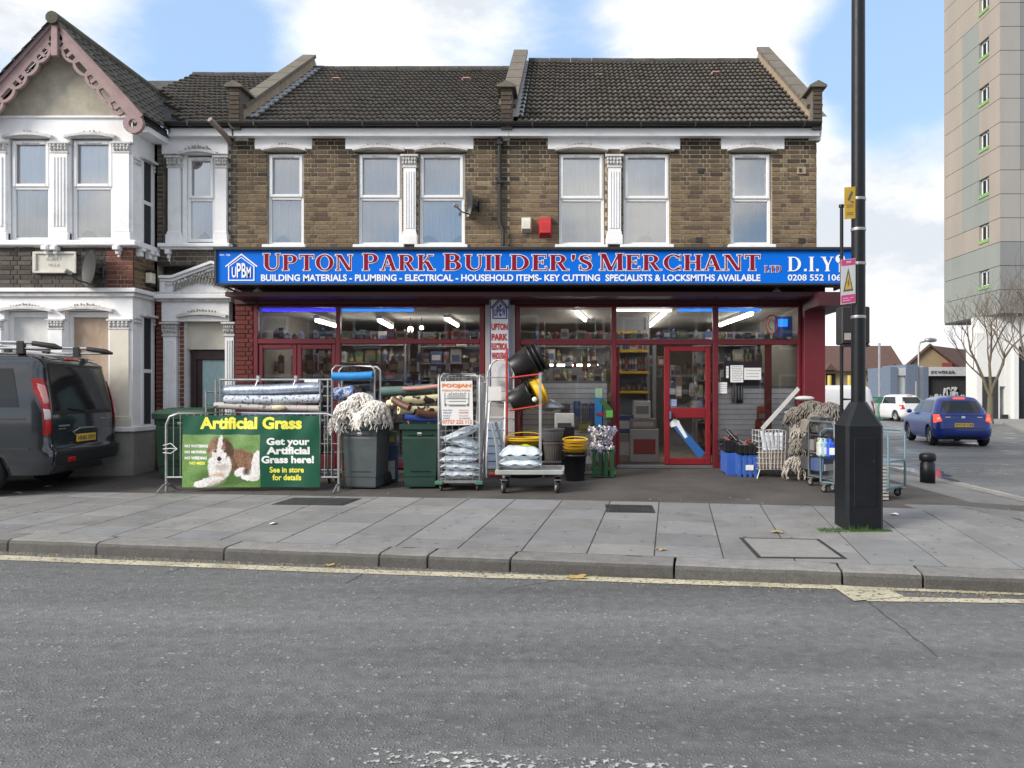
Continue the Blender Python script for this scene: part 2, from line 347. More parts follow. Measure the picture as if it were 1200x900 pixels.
# ================================================================ GROUND
def road_material():
    m = bpy.data.materials.new('asphalt_road'); m.use_nodes = True; t = m.node_tree; b = t.nodes['Principled BSDF']
    N = lambda ty: t.nodes.new(ty)
    L = lambda x, y: t.links.new(x, y)
    g = N('ShaderNodeNewGeometry')
    def noise(sc, det=4, ro=.6, st=None):
        n = N('ShaderNodeTexNoise'); n.inputs['Scale'].default_value = sc; n.inputs['Detail'].default_value = det; n.inputs['Roughness'].default_value = ro
        if st: q = N('ShaderNodeMapping'); q.inputs['Scale'].default_value = st; q.inputs['Rotation'].default_value = (0, 0, radians(-10)); L(g.outputs['Position'], q.inputs[0]); L(q.outputs[0], n.inputs['Vector'])
        else: L(g.outputs['Position'], n.inputs['Vector'])
        return n.outputs['Fac']
    def rng(x, a, b_, c, d):
        r = N('ShaderNodeMapRange'); r.inputs[1].default_value = a; r.inputs[2].default_value = b_; r.inputs[3].default_value = c; r.inputs[4].default_value = d; L(x, r.inputs[0]); return r.outputs[0]
    def math_(op, a, b_):
        x = N('ShaderNodeMath'); x.operation = op
        for i, q in enumerate((a, b_)):
            if isinstance(q, (int, float)): x.inputs[i].default_value = q
            else: L(q, x.inputs[i])
        return x.outputs[0]
    v = N('ShaderNodeTexVoronoi'); v.inputs['Scale'].default_value = 60; L(g.outputs['Position'], v.inputs['Vector'])
    v2 = N('ShaderNodeTexVoronoi'); v2.inputs['Scale'].default_value = 25; L(g.outputs['Position'], v2.inputs['Vector'])
    sep = N('ShaderNodeSeparateColor'); L(v.outputs['Color'], sep.inputs[0]); sep2 = N('ShaderNodeSeparateColor'); L(v2.outputs['Color'], sep2.inputs[0])
    stone = rng(sep.outputs[0], .45, 1, .0, 1)                 # some chips paler than others
    face = rng(v.outputs['Distance'], .1, .5, 1, 0)
    c1 = math_('MULTIPLY', stone, face)
    c2 = math_('MULTIPLY', rng(sep2.outputs[1], .8, 1, 0, .9), rng(v2.outputs['Distance'], .1, .45, 1, 0))
    ch = math_('ADD', c1, c2)
    big = rng(noise(.55, 5, .6, (.22, 1.9, 1)), .3, .7, .62, 1.35)
    mid = rng(noise(11, 6, .7), .3, .7, .7, 1.3)
    pit = rng(noise(9, 6, .75), .66, .74, 1, .45)
    val = math_('MULTIPLY', math_('MULTIPLY', math_('MULTIPLY', math_('ADD', math_('MULTIPLY', ch, .27), .135), big), mid), pit)
    cb = N('ShaderNodeCombineColor'); L(math_('MULTIPLY', val, .985), cb.inputs[0]); L(val, cb.inputs[1]); L(math_('MULTIPLY', val, 1.0), cb.inputs[2]); L(cb.outputs[0], b.inputs['Base Color'])
    # wet film on the side street, dry on the main road
    sp = N('ShaderNodeSeparateXYZ'); L(g.outputs['Position'], sp.inputs[0])
    wet = math_('MULTIPLY', rng(noise(.8, 5, .6), .52, .66, 0, .75), math_('MULTIPLY', rng(sp.outputs['X'], 5.4, 6.4, 0, 1), rng(sp.outputs['Y'], 9.5, 13, 0, 1)))
    L(math_('SUBTRACT', .55, math_('MULTIPLY', wet, .5)), b.inputs['Roughness']); b.inputs['Specular IOR Level'].default_value = .5
    bm = N('ShaderNodeBump'); bm.inputs['Strength'].default_value = 1; bm.inputs['Distance'].default_value = .016
    L(math_('MULTIPLY', math_('ADD', math_('MULTIPLY', ch, 1.1), math_('MULTIPLY', noise(95, 4), .45)), math_('SUBTRACT', 1, wet)), bm.inputs['Height']); L(bm.outputs[0], b.inputs['Normal'])
    return m
RMAT = road_material()
mb = MB()
mb.quad((-400, -300, 0), (400, -300, 0), (400, 900, 0), (-400, 900, 0), RMAT)
mb.obj('road', kind='structure')
def kfront(x): return kerb_back(x) - .30
slabm = mat('paving_stone', attr=True, rough=.75, var=.16, vs=2.2, bump=.5, bs=90, fine=.12, dirt=.5, dcol=(.08, .075, .07), ds=1.7)
forem = mat('forecourt_asphalt', (.075, .067, .062), rough=.85, var=.4, vs=1.3, bump=1.5, bs=70, fine=.25, dirt=.5, dcol=(.04, .036, .033), ds=1.1)
kerbm = mat('granite_kerb', attr=True, rough=.8, var=.22, vs=9, bump=1.6, bs=55, fine=.35)
# outline of the pavement: main kerb, rounded corner, side kerb
XC = 4.15
corner = []
th0 = math.atan(.175)
cxr, rr_ = SIDE - 1.9, 1.9
cyr = kerb_back(cxr) + rr_ / cos(th0) * .985
def kerb_path(off=0):
    """back edge of the kerb (off=0) or moved out towards the road"""
    r = rr_ + off; pts = []
    a0 = -pi / 2 - th0; n = 9
    sx, sy = cxr + r * cos(a0), cyr + r * sin(a0)
    pts.append((-30, sy + .175 * (sx + 30))); pts.append((sx, sy))
    for i in range(1, n + 1):
        a = a0 + (0 - a0) * i / n; pts.append((cxr + r * cos(a), cyr + r * sin(a)))
    pts.append((cxr + r, 60)); return pts
KB = kerb_path(0); KF = kerb_path(.30)
def ymin(x):
    for (ax, ay), (bx, by) in zip(KB, KB[1:]):
        if ax <= x <= bx and bx > ax: return ay + (by - ay) * (x - ax) / (bx - ax)
    return KB[-2][1]
mb = MB(); xs = [-30, -20, -14] + [-12 + .5 * i for i in range(32)] + [4.15 + .15 * i for i in range(13)] + [SIDE]
for a, b in zip(xs, xs[1:]):
    if b - a < 1e-6: continue
    top = 13.6 if b <= 4.16 else 58
    ya, yb = ymin(a), ymin(b - 1e-6)
    rows = [0, .03, .1, .2, .35, .5, .65, .8, 1] if top < 20 else [0, .01, .02, .04, .06, .08, .1, .13, .16, .25, .5, 1]
    for r0, r1 in zip(rows, rows[1:]):
        q = [(a, ya + (top - ya) * r0), (b, yb + (top - yb) * r0), (b, yb + (top - yb) * r1), (a, ya + (top - ya) * r1)]
        mb.quad(*[(x, y, gz(x, y)) for x, y in q], forem)
forecourt = mb.obj('forecourt', kind='structure')
# paving slabs
def srand(a, b): return a + (b - a) * R.random()
pave = bpy.data.objects.new('pavement', None); COL.objects.link(pave); pave['kind'] = 'structure'
def slab(poly, col, h=.006, th=.03):
    mb = MB(); n = len(poly); tilt = srand(-.0015, .0015)
    zz = [gz(x, y) + h + tilt * (1 if i % 2 else -1) for i, (x, y) in enumerate(poly)]
    vs = [(x, y, z - th) for (x, y), z in zip(poly, zz)]
    cx, cy = sum(p[0] for p in poly) / n, sum(p[1] for p in poly) / n
    vs += [(x, y, z - .003) for (x, y), z in zip(poly, zz)] + [(x + (cx - x) * .008, y + (cy - y) * .008, z) for (x, y), z in zip(poly, zz)]
    fs = [[i, (i + 1) % n, (i + 1) % n + n, i + n] for i in range(n)] + [[i + n, (i + 1) % n + n, (i + 1) % n + 2 * n, i + 2 * n] for i in range(n)] + [list(range(2 * n, 3 * n))]
    mb.add(vs, fs, slabm, col); return mb.obj('paving_slab', pave)
u = Vector((1, -.175)).normalized(); w = Vector((.13, 1)).normalized()
def sl(s, t): p = Vector((0, kerb_back(0))) + u * s + w * t; return (p.x, p.y)
rows = [.012, .40, .98, 1.58, 2.08, 2.74]
for r in range(5):
    t0, t1 = rows[r], rows[r + 1] - .013
    s = -14.0
    while s < 4.6:
        wid = .615 if R.random() < .8 or r > 3 else .615
        s1 = s + wid - .013
        q = [sl(s, t0), sl(s1, t0), sl(s1, t1), sl(s, t1)]
        if r == 4:     # last row is trimmed to the forecourt edge
            q = [q[0], q[1]] + [(x, min(y, 9.80 - .13 * x)) for x, y in q[2:]]
        mx_, my_ = sum(p[0] for p in q) / 4, sum(p[1] for p in q) / 4
        hole = (2.45 < mx_ < 3.2 and 7.1 < my_ < 8.2 and False) or (1.05 < PX(670, 1) + mx_ < 1.05)
        g = srand(.185, .24); c = (g, g * .99, g * .975) if R.random() < .75 else (g * .92, g * .93, g * .95)
        if all(p[0] < 4.9 for p in q) and not hole: slab(q, c)
        s += wid
# slabs round the corner towards the side street
for i in range(7):
    for j in range(5):
        x0, y0 = 4.45 + .0 * j + i * .62 - .1 * j, 6.75 + j * .66 + .02 * i
        q = [(x0, y0 - .175 * i * .4), (x0 + .6, y0 - .175 * (i + 1) * .4), (x0 + .6 - .1, y0 + .64 - .175 * (i + 1) * .4), (x0 - .1, y0 + .64 - .175 * i * .4)]
        if all(p[0] < SIDE - .1 and p[1] > ymin(p[0]) + .1 and p[1] < 9.6 for p in q):
            g = srand(.16, .21); slab(q, (g, g * .98, g * .95))
for j in range(9):                                # one line of larger flags along the side kerb
    y0 = 9.9 + j * .9; g = srand(.16, .2)
    slab([(5.15, y0), (SIDE - .05, y0), (SIDE - .05, y0 + .89), (5.15, y0 + .89)], (g, g * .98, g * .95))
# kerb stones
kerb = bpy.data.objects.new('kerb', None); COL.objects.link(kerb); kerb['kind'] = 'structure'
def kx(px): k = (px - CX) / FP; y = 6.74 / (1 + .175 * k); return k * y
cuts = [kx(p) for p in (118, 268, 450, 507, 604, 797, 995, 1090)]
cuts = [cuts[0] - 1.0 * i for i in range(8, 0, -1)] + cuts
ex = KB[1][0]
while cuts[-1] + .95 < ex: cuts.append(cuts[-1] + .9)
cuts.append(ex)
def kerbstone(a, b, a2, b2, col):          # back edge a-b, front edge a2-b2
    mb = MB(); zt = .125
    prof = [(0, .128), (.80, .122), (.93, .112), (.985, .085), (1.0, -.05)]
    n = 5; vs = []
    for i in range(n):
        f = i / (n - 1); j = .004
        B = Vector(a) * (1 - f) + Vector(b) * f; F = Vector(a2) * (1 - f) + Vector(b2) * f
        for k, (t, z) in enumerate(prof):
            p = B * (1 - t) + F * t; vs.append((p.x + srand(-j, j) * .5, p.y + srand(-j, j), z + (srand(-.003, .002) if k < 4 else 0)))
        vs.append((B.x, B.y, -.05))
    m = len(prof) + 1; fs = []
    for i in range(n - 1):
        for k in range(m): fs.append([i * m + k, i * m + (k + 1) % m, (i + 1) * m + (k + 1) % m, (i + 1) * m + k])
    fs += [list(range(m)), list(range((n - 1) * m, n * m))[::-1]]
    mb.add(vs, fs, kerbm, col)
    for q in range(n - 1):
        for k in (2, 3): mb.c[q * m + k] = tuple(c * .42 for c in col)     # tyre grime, with shade also painted into the upright face
    mb.obj('kerb_stone', kerb)
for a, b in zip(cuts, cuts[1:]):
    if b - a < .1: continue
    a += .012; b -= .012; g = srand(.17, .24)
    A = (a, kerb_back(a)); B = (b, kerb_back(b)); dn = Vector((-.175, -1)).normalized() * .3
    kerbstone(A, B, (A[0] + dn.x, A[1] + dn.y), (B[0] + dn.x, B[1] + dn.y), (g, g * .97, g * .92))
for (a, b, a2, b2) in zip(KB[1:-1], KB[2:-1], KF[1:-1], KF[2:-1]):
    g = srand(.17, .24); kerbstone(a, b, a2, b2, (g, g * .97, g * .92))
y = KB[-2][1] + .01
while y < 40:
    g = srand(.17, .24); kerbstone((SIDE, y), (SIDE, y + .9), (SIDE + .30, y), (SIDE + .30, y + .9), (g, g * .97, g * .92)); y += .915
# road markings: thin sheets, worn at the edges
def paint_material(name, col, thr):
    m = bpy.data.materials.new(name); m.use_nodes = True; t = m.node_tree; b = t.nodes['Principled BSDF']; b.inputs['Roughness'].default_value = .65
    g = t.nodes.new('ShaderNodeNewGeometry')
    n = t.nodes.new('ShaderNodeTexNoise'); n.inputs['Scale'].default_value = 26; n.inputs['Detail'].default_value = 6; n.inputs['Roughness'].default_value = .7; t.links.new(g.outputs['Position'], n.inputs['Vector'])
    n2 = t.nodes.new('ShaderNodeTexNoise'); n2.inputs['Scale'].default_value = 3; n2.inputs['Detail'].default_value = 3; t.links.new(g.outputs['Position'], n2.inputs['Vector'])
    r = t.nodes.new('ShaderNodeMapRange'); r.inputs[1].default_value = thr; r.inputs[2].default_value = thr + .03; t.links.new(n.outputs[0], r.inputs[0])
    v = t.nodes.new('ShaderNodeValToRGB'); v.color_ramp.elements[0].color = tuple(c * .72 for c in col) + (1,); v.color_ramp.elements[1].color = (*col, 1); v.color_ramp.elements[0].position = .35; v.color_ramp.elements[1].position = .6; t.links.new(n2.outputs[0], v.inputs[0]); t.links.new(v.outputs[0], b.inputs['Base Color'])
    tr = t.nodes.new('ShaderNodeBsdfTransparent'); x = t.nodes.new('ShaderNodeMixShader'); t.links.new(r.outputs[0], x.inputs[0]); t.links.new(tr.outputs[0], x.inputs[1]); t.links.new(b.outputs[0], x.inputs[2])
    t.links.new(x.outputs[0], t.nodes['Material Output'].inputs[0]); return m
yel = paint_material('worn_cream_line', (.52, .48, .35), .41)
wht = paint_material('worn_white_line', (.50, .50, .49), .54)
mark = bpy.data.objects.new('road_marking', None); COL.objects.link(mark); mark['kind'] = 'structure'
def strip(x0, x1, f0, f1, m, n=40, wob=.004, z=.005):
    mb = MB(); pv = None
    for i in range(n + 1):
        x = x0 + (x1 - x0) * i / n; a, b = f0(x) + srand(-wob, wob), f1(x) + srand(-wob, wob)
        if pv: mb.quad((pv[0], pv[1], z), (x, a, z), (x, b, z), (pv[0], pv[2], z), m)
        pv = (x, a, b)
    return mb.obj('painted_line', mark)
def line_at(px_y):   # straight line on the road through two picture points
    (xa, ya), (xb, yb) = px_y; da, db = EH * FP / (ya - CY), EH * FP / (yb - CY); Xa, Xb = PX(xa, da), PX(xb, db)
    return lambda x: da + (db - da) * (x - Xa) / (Xb - Xa)
y1 = line_at([(0, 651), (400, 667)]); y2 = line_at([(0, 656.5), (400, 672)]); y3 = line_at([(400, 667), (980, 685.5)]); y4 = line_at([(400, 672), (980, 691)])
xm = PX(400, EH * FP / (669 - CY))
strip(-16, xm, y1, y2, yel, 60); strip(xm + .004, 2.19, y3, y4, yel, 40)
y5 = line_at([(985, 687), (1200, 694)]); y6 = line_at([(985, 690), (1200, 698)]); y7 = line_at([(1000, 699), (1200, 703)]); y8 = line_at([(1000, 705), (1200, 707.5)])
strip(2.2, 4.6, y5, y6, yel, 14); strip(2.26, 4.6, y7, y8, yel, 14)
mb = MB(); mb.add([(*P(x, y, 1)[:1], 0, 0) for x, y in ()] , [], yel)
def gp(px, py, z=.009): d = (EH - z) * FP / (py - CY); return (PX(px, d), d, z)
mb = MB(); mb.add([gp(972, 684.5), gp(1001, 704), gp(1060, 699), gp(1040, 690)], [(0, 1, 2, 3)], yel); mb.obj('painted_patch', mark)
strip(-.9, .75, lambda x: 3.45 - .10 * (x + .9), lambda x: 3.30 - .10 * (x + .9), wht, 30)
for k in range(2):                                    # double line of the side street
    mb = MB(); xo = SIDE + .3 + .22 + .2 * k
    for i in range(30): mb.quad((xo, 9 + i, .005), (xo + .07, 9 + i, .005), (xo + .07, 10 + i, .005), (xo, 10 + i, .005), yel)
    mb.obj('painted_line', mark)
for k in range(9):                                    # give-way dashes across the mouth of the side street
    mb = MB(); x = 7.6 + k * 1.0; yy = 15.5 - .12 * k
    mb.quad((x, yy, .005), (x + .6, yy, .005), (x + .6, yy + .2, .005), (x, yy + .2, .005), wht); mb.quad((x, yy + .5, .005), (x + .6, yy + .5, .005), (x + .6, yy + .7, .005), (x, yy + .7, .005), wht)
    mb.obj('painted_dash', mark)
# tarred seams in the road
seam = mat('tar_seam', (.03, .03, .03), rough=.5)
def crack(p0, p1, wd=.012):
    a, b = Vector(gp(*p0, z=.003)), Vector(gp(*p1, z=.003)); mb = MB(); n = 14; nrm = Vector((-(b - a).y, (b - a).x, 0)).normalized(); pv = None
    for i in range(n + 1):
        c = a.lerp(b, i / n) + nrm * srand(-.012, .012); h = wd * srand(.3, .9) / 2; q = (c - nrm * h, c + nrm * h)
        if pv: mb.quad(pv[0], q[0], q[1], pv[1], seam)
        pv = q
    mb.obj('tar_seam', mark)
crack((1018, 705), (1100, 770)); crack((220, 664), (195, 671)); crack((433, 668), (405, 684)); crack((648, 681), (590, 690))
# covers set in the pavement
coverm = mat('iron_cover', (.06, .06, .062), rough=.55, metal=.6, var=.3, bump=1, bs=120, fine=.4)
concm = mat('concrete_cover', (.24, .235, .225), rough=.85, var=.15, bump=1.2, bs=80, fine=.3)
def gpz(px, py):
    d = 9.0
    for _ in range(12): x = PX(px, d); d = (EH - gz(x, d)) * FP / (py - CY)
    return (PX(px, d), d)
def cover(corn, label, inner, frame, name='inspection_cover', rivets=False):
    q = [gpz(*c) for c in corn]; cx = sum(p[0] for p in q) / 4; cy = sum(p[1] for p in q) / 4
    root = thing(name, label, 'cover', (cx, cy, gz(cx, cy) + .006))
    def ring(mb):
        n = 4; o = [Vector((x, y, gz(x, y) + .011)) for x, y in q]; c = Vector((cx, cy, gz(cx, cy) + .011)); i_ = [p + (c - p) * .09 for p in o]
        mb.add(o + i_ + [p - Vector((0, 0, .03)) for p in o], [[k, (k + 1) % n, (k + 1) % n + n, k + n] for k in range(n)] + [[k + 8, (k + 1) % n + 8, (k + 1) % n, k] for k in range(n)], frame)
    def lid(mb):
        c = Vector((cx, cy, gz(cx, cy) + .013)); o = [Vector((x, y, gz(x, y) + .013)) for x, y in q]; o = [p + (c - p) * .11 for p in o]
        mb.add(o + [p - Vector((0, 0, .02)) for p in o], [[0, 1, 2, 3]] + [[k + 4, (k + 1) % 4 + 4, (k + 1) % 4, k] for k in range(4)], inner)
        if rivets:
            nx_, ny_ = (10, 3)
            for i in range(nx_):
                for j in range(ny_):
                    a = o[0].lerp(o[1], (i + .5) / nx_); b = o[3].lerp(o[2], (i + .5) / nx_); p = a.lerp(b, (j + .5) / ny_)
                    mb.box(p.x - .02, p.y - .03, p.z, p.x + .02, p.y + .03, p.z + .004, inner)
    part('frame', root, ring); part('lid', root, lid); return root
cover([(711, 601), (768, 602), (764, 593), (709, 592)], 'dark iron cover set in the paving in front of the shop door', coverm, coverm, rivets=True)
cover([(318, 592), (402, 593), (424, 585), (344, 584)], 'dark iron cover in the paving below the green grass banner', coverm, seam)
cover([(888, 655), (993, 656), (960, 633), (866, 631)], 'pale concrete cover in a dark frame beside the kerb, left of the lamp column', concm, coverm)
# litter
leafm = mat('dead_leaf', (.42, .30, .10), rough=.8, var=.4, vs=60)
litm = mat('litter_paper', (.8, .8, .78), rough=.8)
def leaf(px, py, s, a, road, label):
    if road: x, y, z = gp(px, py, .004)
    else: (x, y) = gpz(px, py); z = gz(x, y) + .008
    mb = MB(); n = 16; vs = [(x, y, z + .012)]
    for i in range(n):
        q = 2 * pi * i / n; r = s * (1 if i % 3 else .55) * (.6 + .4 * abs(cos(q / 2 + a)))
        vs.append((x + r * cos(q + a), y + r * .7 * sin(q + a), z + .004 + .014 * abs(sin(2 * q + a))))
    mb.add(vs, [[0, 1 + i, 1 + (i + 1) % n] for i in range(n)], leafm)
    mb.tube([(x + s * .8 * cos(a), y + s * .5 * sin(a), z + .006), (x + s * 1.5 * cos(a), y + s * .8 * sin(a), z + .01)], .003, leafm, 4)
    single('fallen_leaf', mb, label, 'leaf')
leaf(674, 677, .13, .2, 1, 'large curled yellow-brown leaf lying in the gutter, centre of the road edge')
leaf(436, 660, .05, 1.8, 1, 'small orange leaf upright against the kerb, below the grey wheelie bin')
leaf(386, 663, .07, .4, 1, 'yellow leaf flat in the gutter, left of the small orange leaf')
leaf(776, 646, .06, 2.4, 0, 'dry brown leaf on the paving just behind the kerb')
leaf(910, 625, .09, 1.1, 0, 'brown leaf on the paving behind the pale concrete cover')
for i, (px, py, lb) in enumerate([(20, 579, 'white paper scrap on the paving in front of the parked van'), (320, 615, 'white paper scrap on grey slabs below the green banner'), (56, 571, 'small white scrap by the wheel of the parked van'), (1048, 604, 'white paper scrap on the paving right of the lamp column')]):
    x, y = gpz(px, py); z = gz(x, y) + .008; mb = MB()
    pts = [(x + .06 * cos(q) * srand(.5, 1.2), y + .06 * sin(q) * srand(.5, 1.2), z + srand(0, .02)) for q in [k * pi / 3 for k in range(6)]]
    mb.add(pts + [(x, y, z + .02)], [[k, (k + 1) % 6, 6] for k in range(6)], litm); single('paper_scrap', mb, lb, 'litter')
# puddle at the side kerb
pm = bpy.data.materials.new('puddle_water'); pm.use_nodes = True; b_ = pm.node_tree.nodes['Principled BSDF']; b_.inputs['Base Color'].default_value = (.03, .03, .03, 1); b_.inputs['Roughness'].default_value = .13; b_.inputs['Specular IOR Level'].default_value = 1.0
mb = MB(); n = 26; vs = [(6.95, 15.4, .007)]
for i in range(n):
    q = 2 * pi * i / n; r = 1 + .28 * sin(3 * q + 1) + .2 * sin(7 * q)
    vs.append((6.95 + .42 * r * cos(q), 15.4 + 1.3 * r * sin(q), .007))
mb.add(vs, [[0, 1 + i, 1 + (i + 1) % n] for i in range(n)], pm); mb.obj('puddle', kind='structure')

# chewing gum on the flags, grit in the gutter
gum = mat('old_gum', (.09, .088, .085), rough=.9); gum2 = mat('pale_gum', (.40, .39, .37), rough=.9); gq = random.Random(21)
mb = MB()
for i in range(420):
    x = gq.uniform(-8, 5.6); y = gq.uniform(ymin(x) + .05, 10.2 - .13 * x); r = gq.uniform(.008, .02); z = gz(x, y) + .0075
    mb.add([(x + r * cos(a) * gq.uniform(.8, 1.1), y + r * sin(a) * gq.uniform(.8, 1.1), z) for a in [pi * k / 4 for k in range(8)]], [list(range(8))], gum if gq.random() < .7 else gum2)
mb.obj('gum_spots', pave, kind='stuff')
mb = MB()
for i in range(2600):
    x = gq.uniform(-9, 4.2); o_ = abs(gq.gauss(0, .12)); y = kfront(x) - .03 - o_; r = gq.uniform(.003, .009); z = .002
    mb.add([(x - r, y, z), (x + r, y - r * .4, z), (x + gq.uniform(-r, r), y + r, z), (x, y, z + r * 1.1)], [(0, 1, 3), (1, 2, 3), (2, 0, 3)], gum if gq.random() < .6 else leafm)
mb.obj('gutter_grit', mark, kind='stuff')
# ================================================================ TERRACE
D = 13.0; BAYD = 12.35; EAVE = 6.07; RIDGE_D = 16.5; EAVE_D = 12.82
brickm = mat('stock_brick', attr=True, rough=.9, var=.28, vs=24, bump=1.2, bs=90, fine=.25, dirt=.35, dcol=(.035, .03, .026), ds=1.6)
mortar = mat('lime_mortar', (.42, .37, .28), rough=.95, var=.25, vs=5, bump=1, bs=120, dirt=.3, dcol=(.07, .06, .05), ds=1.5)
dmortar = mat('dark_mortar', (.13, .115, .10), rough=.95, var=.3, vs=5, bump=1, bs=120)
white = mat('white_render', (.84, .845, .86), rough=.75, var=.05, vs=3, bump=.4, bs=40, dirt=.34, dcol=(.44, .41, .36), ds=2.4)
cream = mat('cream_render', (.66, .62, .53), rough=.8, var=.08, vs=3, bump=.5, bs=40, dirt=.35, dcol=(.35, .32, .27), ds=1.8)
upvc = mat('upvc_frame', (.80, .81, .82), rough=.35, var=.03, dirt=.12, dcol=(.5, .48, .45), ds=5)
stonew = mat('painted_stone', (.62, .61, .60), rough=.85, var=.15, vs=14, bump=1.4, bs=60, dirt=.4, dcol=(.2, .18, .16), ds=6)
tilem = mat('roof_tile', attr=True, rough=.9, var=.35, vs=5, bump=.8, bs=70, dirt=.35, dcol=(.17, .16, .11), ds=7)
leadm = mat('lead_flashing', (.30, .32, .35), rough=.55, var=.2, vs=10)
blackm = mat('black_gutter', (.02, .02, .022), rough=.4, var=.2)
copem = mat('coping_stone', (.15, .13, .105), rough=.95, var=.25, vs=8, bump=1.5, bs=60, dirt=.5, dcol=(.06, .06, .045), ds=4)
rendm = mat('tan_render', (.33, .26, .18), rough=.9, var=.2, vs=6, bump=.6)
gpane = glass('upper_pane', k=10)
curt = mat('net_curtain', (.93, .93, .92), rough=.9, var=.07, vs=12, stretch=(1, 1, .12))
curt2 = mat('grey_curtain', (.80, .83, .88), rough=.9, var=.1, vs=12, stretch=(1, 1, .12))
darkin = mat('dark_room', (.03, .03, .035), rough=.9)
def stockcol(z=0, soot=0):
    r = R.random()
    if r < .6: c = (.178, .126, .074)
    elif r < .86: c = (.122, .084, .054)
    elif r < .94: c = (.075, .056, .042)
    else: c = (.235, .185, .115)
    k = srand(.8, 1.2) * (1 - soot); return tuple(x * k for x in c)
def redcol(z=0, soot=0): k = srand(.7, 1.15); return (.17 * k, .062 * k, .045 * k)
def maroonbrick(z=0, soot=0): k = srand(.8, 1.15); return (.125 * k, .028 * k, .024 * k)
def sootcol(z=0, soot=0): k = srand(.7, 1.2); return (.088 * k, .068 * k, .05 * k)
def darkcol(z=0, soot=0): k = srand(.6, 1.3); return (.085 * k, .073 * k, .063 * k)
BH, BP, BL, BHL = .0625, .0752, .211, .100
_bm = {}
def brick_mesh(fn, mt, key):
    """eight shared brick meshes, unit length, scaled in x when laid"""
    if key not in _bm:
        l = []
        for i in range(10):
            mb = MB(); mb.box(0, 0, 0, 1, .05, BH, mt, fn(), None, .004); me = bpy.data.meshes.new('brick')
            me.from_pydata(mb.v, [], mb.f); me.materials.append(mt); ca = me.color_attributes.new('col', 'FLOAT_COLOR', 'CORNER')
            c = mb.c[0]; ca.data.foreach_set('color', [x for f in mb.f for _ in f for x in (*c, 1.0)]); l.append(me)
        _bm[key] = l
    return _bm[key]
def bricks(parent, x0, x1, z0, z1, y, holes=(), fn=stockcol, key='stock', nmax=300, back=True, thick=.2, mt=None, mort=None, soot=None, along='x', x_at=0, name='wall'):
    """Flemish bond of separate bricks in front of a mortar wall. holes: (x0,x1,z0,z1)"""
    mt = mt or brickm; mort = mort or mortar; off = rootloc(parent)
    if back:
        mb = MB(); xs = sorted(set([x0, x1] + [min(max(h[i], x0), x1) for h in holes for i in (0, 1)])); zs = sorted(set([z0, z1] + [min(max(h[i], z0), z1) for h in holes for i in (2, 3)]))
        yb = y + .010
        for a, b in zip(xs, xs[1:]):
            for c, d in zip(zs, zs[1:]):
                cx, cz = (a + b) / 2, (c + d) / 2
                if any(h[0] < cx < h[1] and h[2] < cz < h[3] for h in holes): continue
                if along == 'x': mb.quad((a, yb, c), (b, yb, c), (b, yb, d), (a, yb, d), mort)
                else: mb.quad((x_at - .01, a, c), (x_at - .01, b, c), (x_at - .01, b, d), (x_at - .01, a, d), mort)
        if along == 'x':
            for h in holes:
                a, b, c, d = max(h[0], x0), min(h[1], x1), max(h[2], z0), min(h[3], z1)
                mb.quad((a, yb, c), (a, yb, d), (a, yb + thick, d), (a, yb + thick, c), mort); mb.quad((b, yb, c), (b, yb + thick, c), (b, yb + thick, d), (b, yb, d), mort)
                mb.quad((a, yb, d), (b, yb, d), (b, yb + thick, d), (a, yb + thick, d), mort); mb.quad((a, yb, c), (a, yb + thick, c), (b, yb + thick, c), (b, yb, c), mort)
        mb.obj(name, parent)
    ms = brick_mesh(fn, mt, key); cnt = 0; st = MB(); row = 0; z = z0
    while z + BH < z1 + .02:
        x = x0 - (row % 2) * .165 + .004; k = row % 2
        hh = min(BH, z1 - z)
        while x < x1:
            L = BL if k % 2 == 0 else BHL; k += 1; a, b = max(x, x0), min(x + L, x1); x += L + .014
            segs = [(a, b)]
            for h in holes:
                if z + BH / 2 > h[2] and z + BH / 2 < h[3]:
                    ns = []
                    for s in segs:
                        if h[1] <= s[0] or h[0] >= s[1]: ns.append(s); continue
                        if h[0] > s[0]: ns.append((s[0], h[0]))
                        if h[1] < s[1]: ns.append((h[1], s[1]))
                    segs = ns
            for s in segs:
                if s[1] - s[0] < .03: continue
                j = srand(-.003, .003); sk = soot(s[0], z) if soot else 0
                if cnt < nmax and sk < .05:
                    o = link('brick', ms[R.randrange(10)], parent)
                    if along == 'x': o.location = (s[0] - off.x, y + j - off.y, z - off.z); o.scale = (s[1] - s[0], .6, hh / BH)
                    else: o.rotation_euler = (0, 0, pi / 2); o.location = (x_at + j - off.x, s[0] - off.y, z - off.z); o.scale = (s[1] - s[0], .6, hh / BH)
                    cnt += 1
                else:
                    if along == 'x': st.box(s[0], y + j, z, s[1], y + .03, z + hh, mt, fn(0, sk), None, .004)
                    else: st.box(x_at - .03, s[0], z, x_at + j, s[1], z + hh, mt, fn(0, sk), None, .004)
        z += BP; row += 1
    if st.v: st.obj('brickwork', parent, kind='stuff')
    return cnt
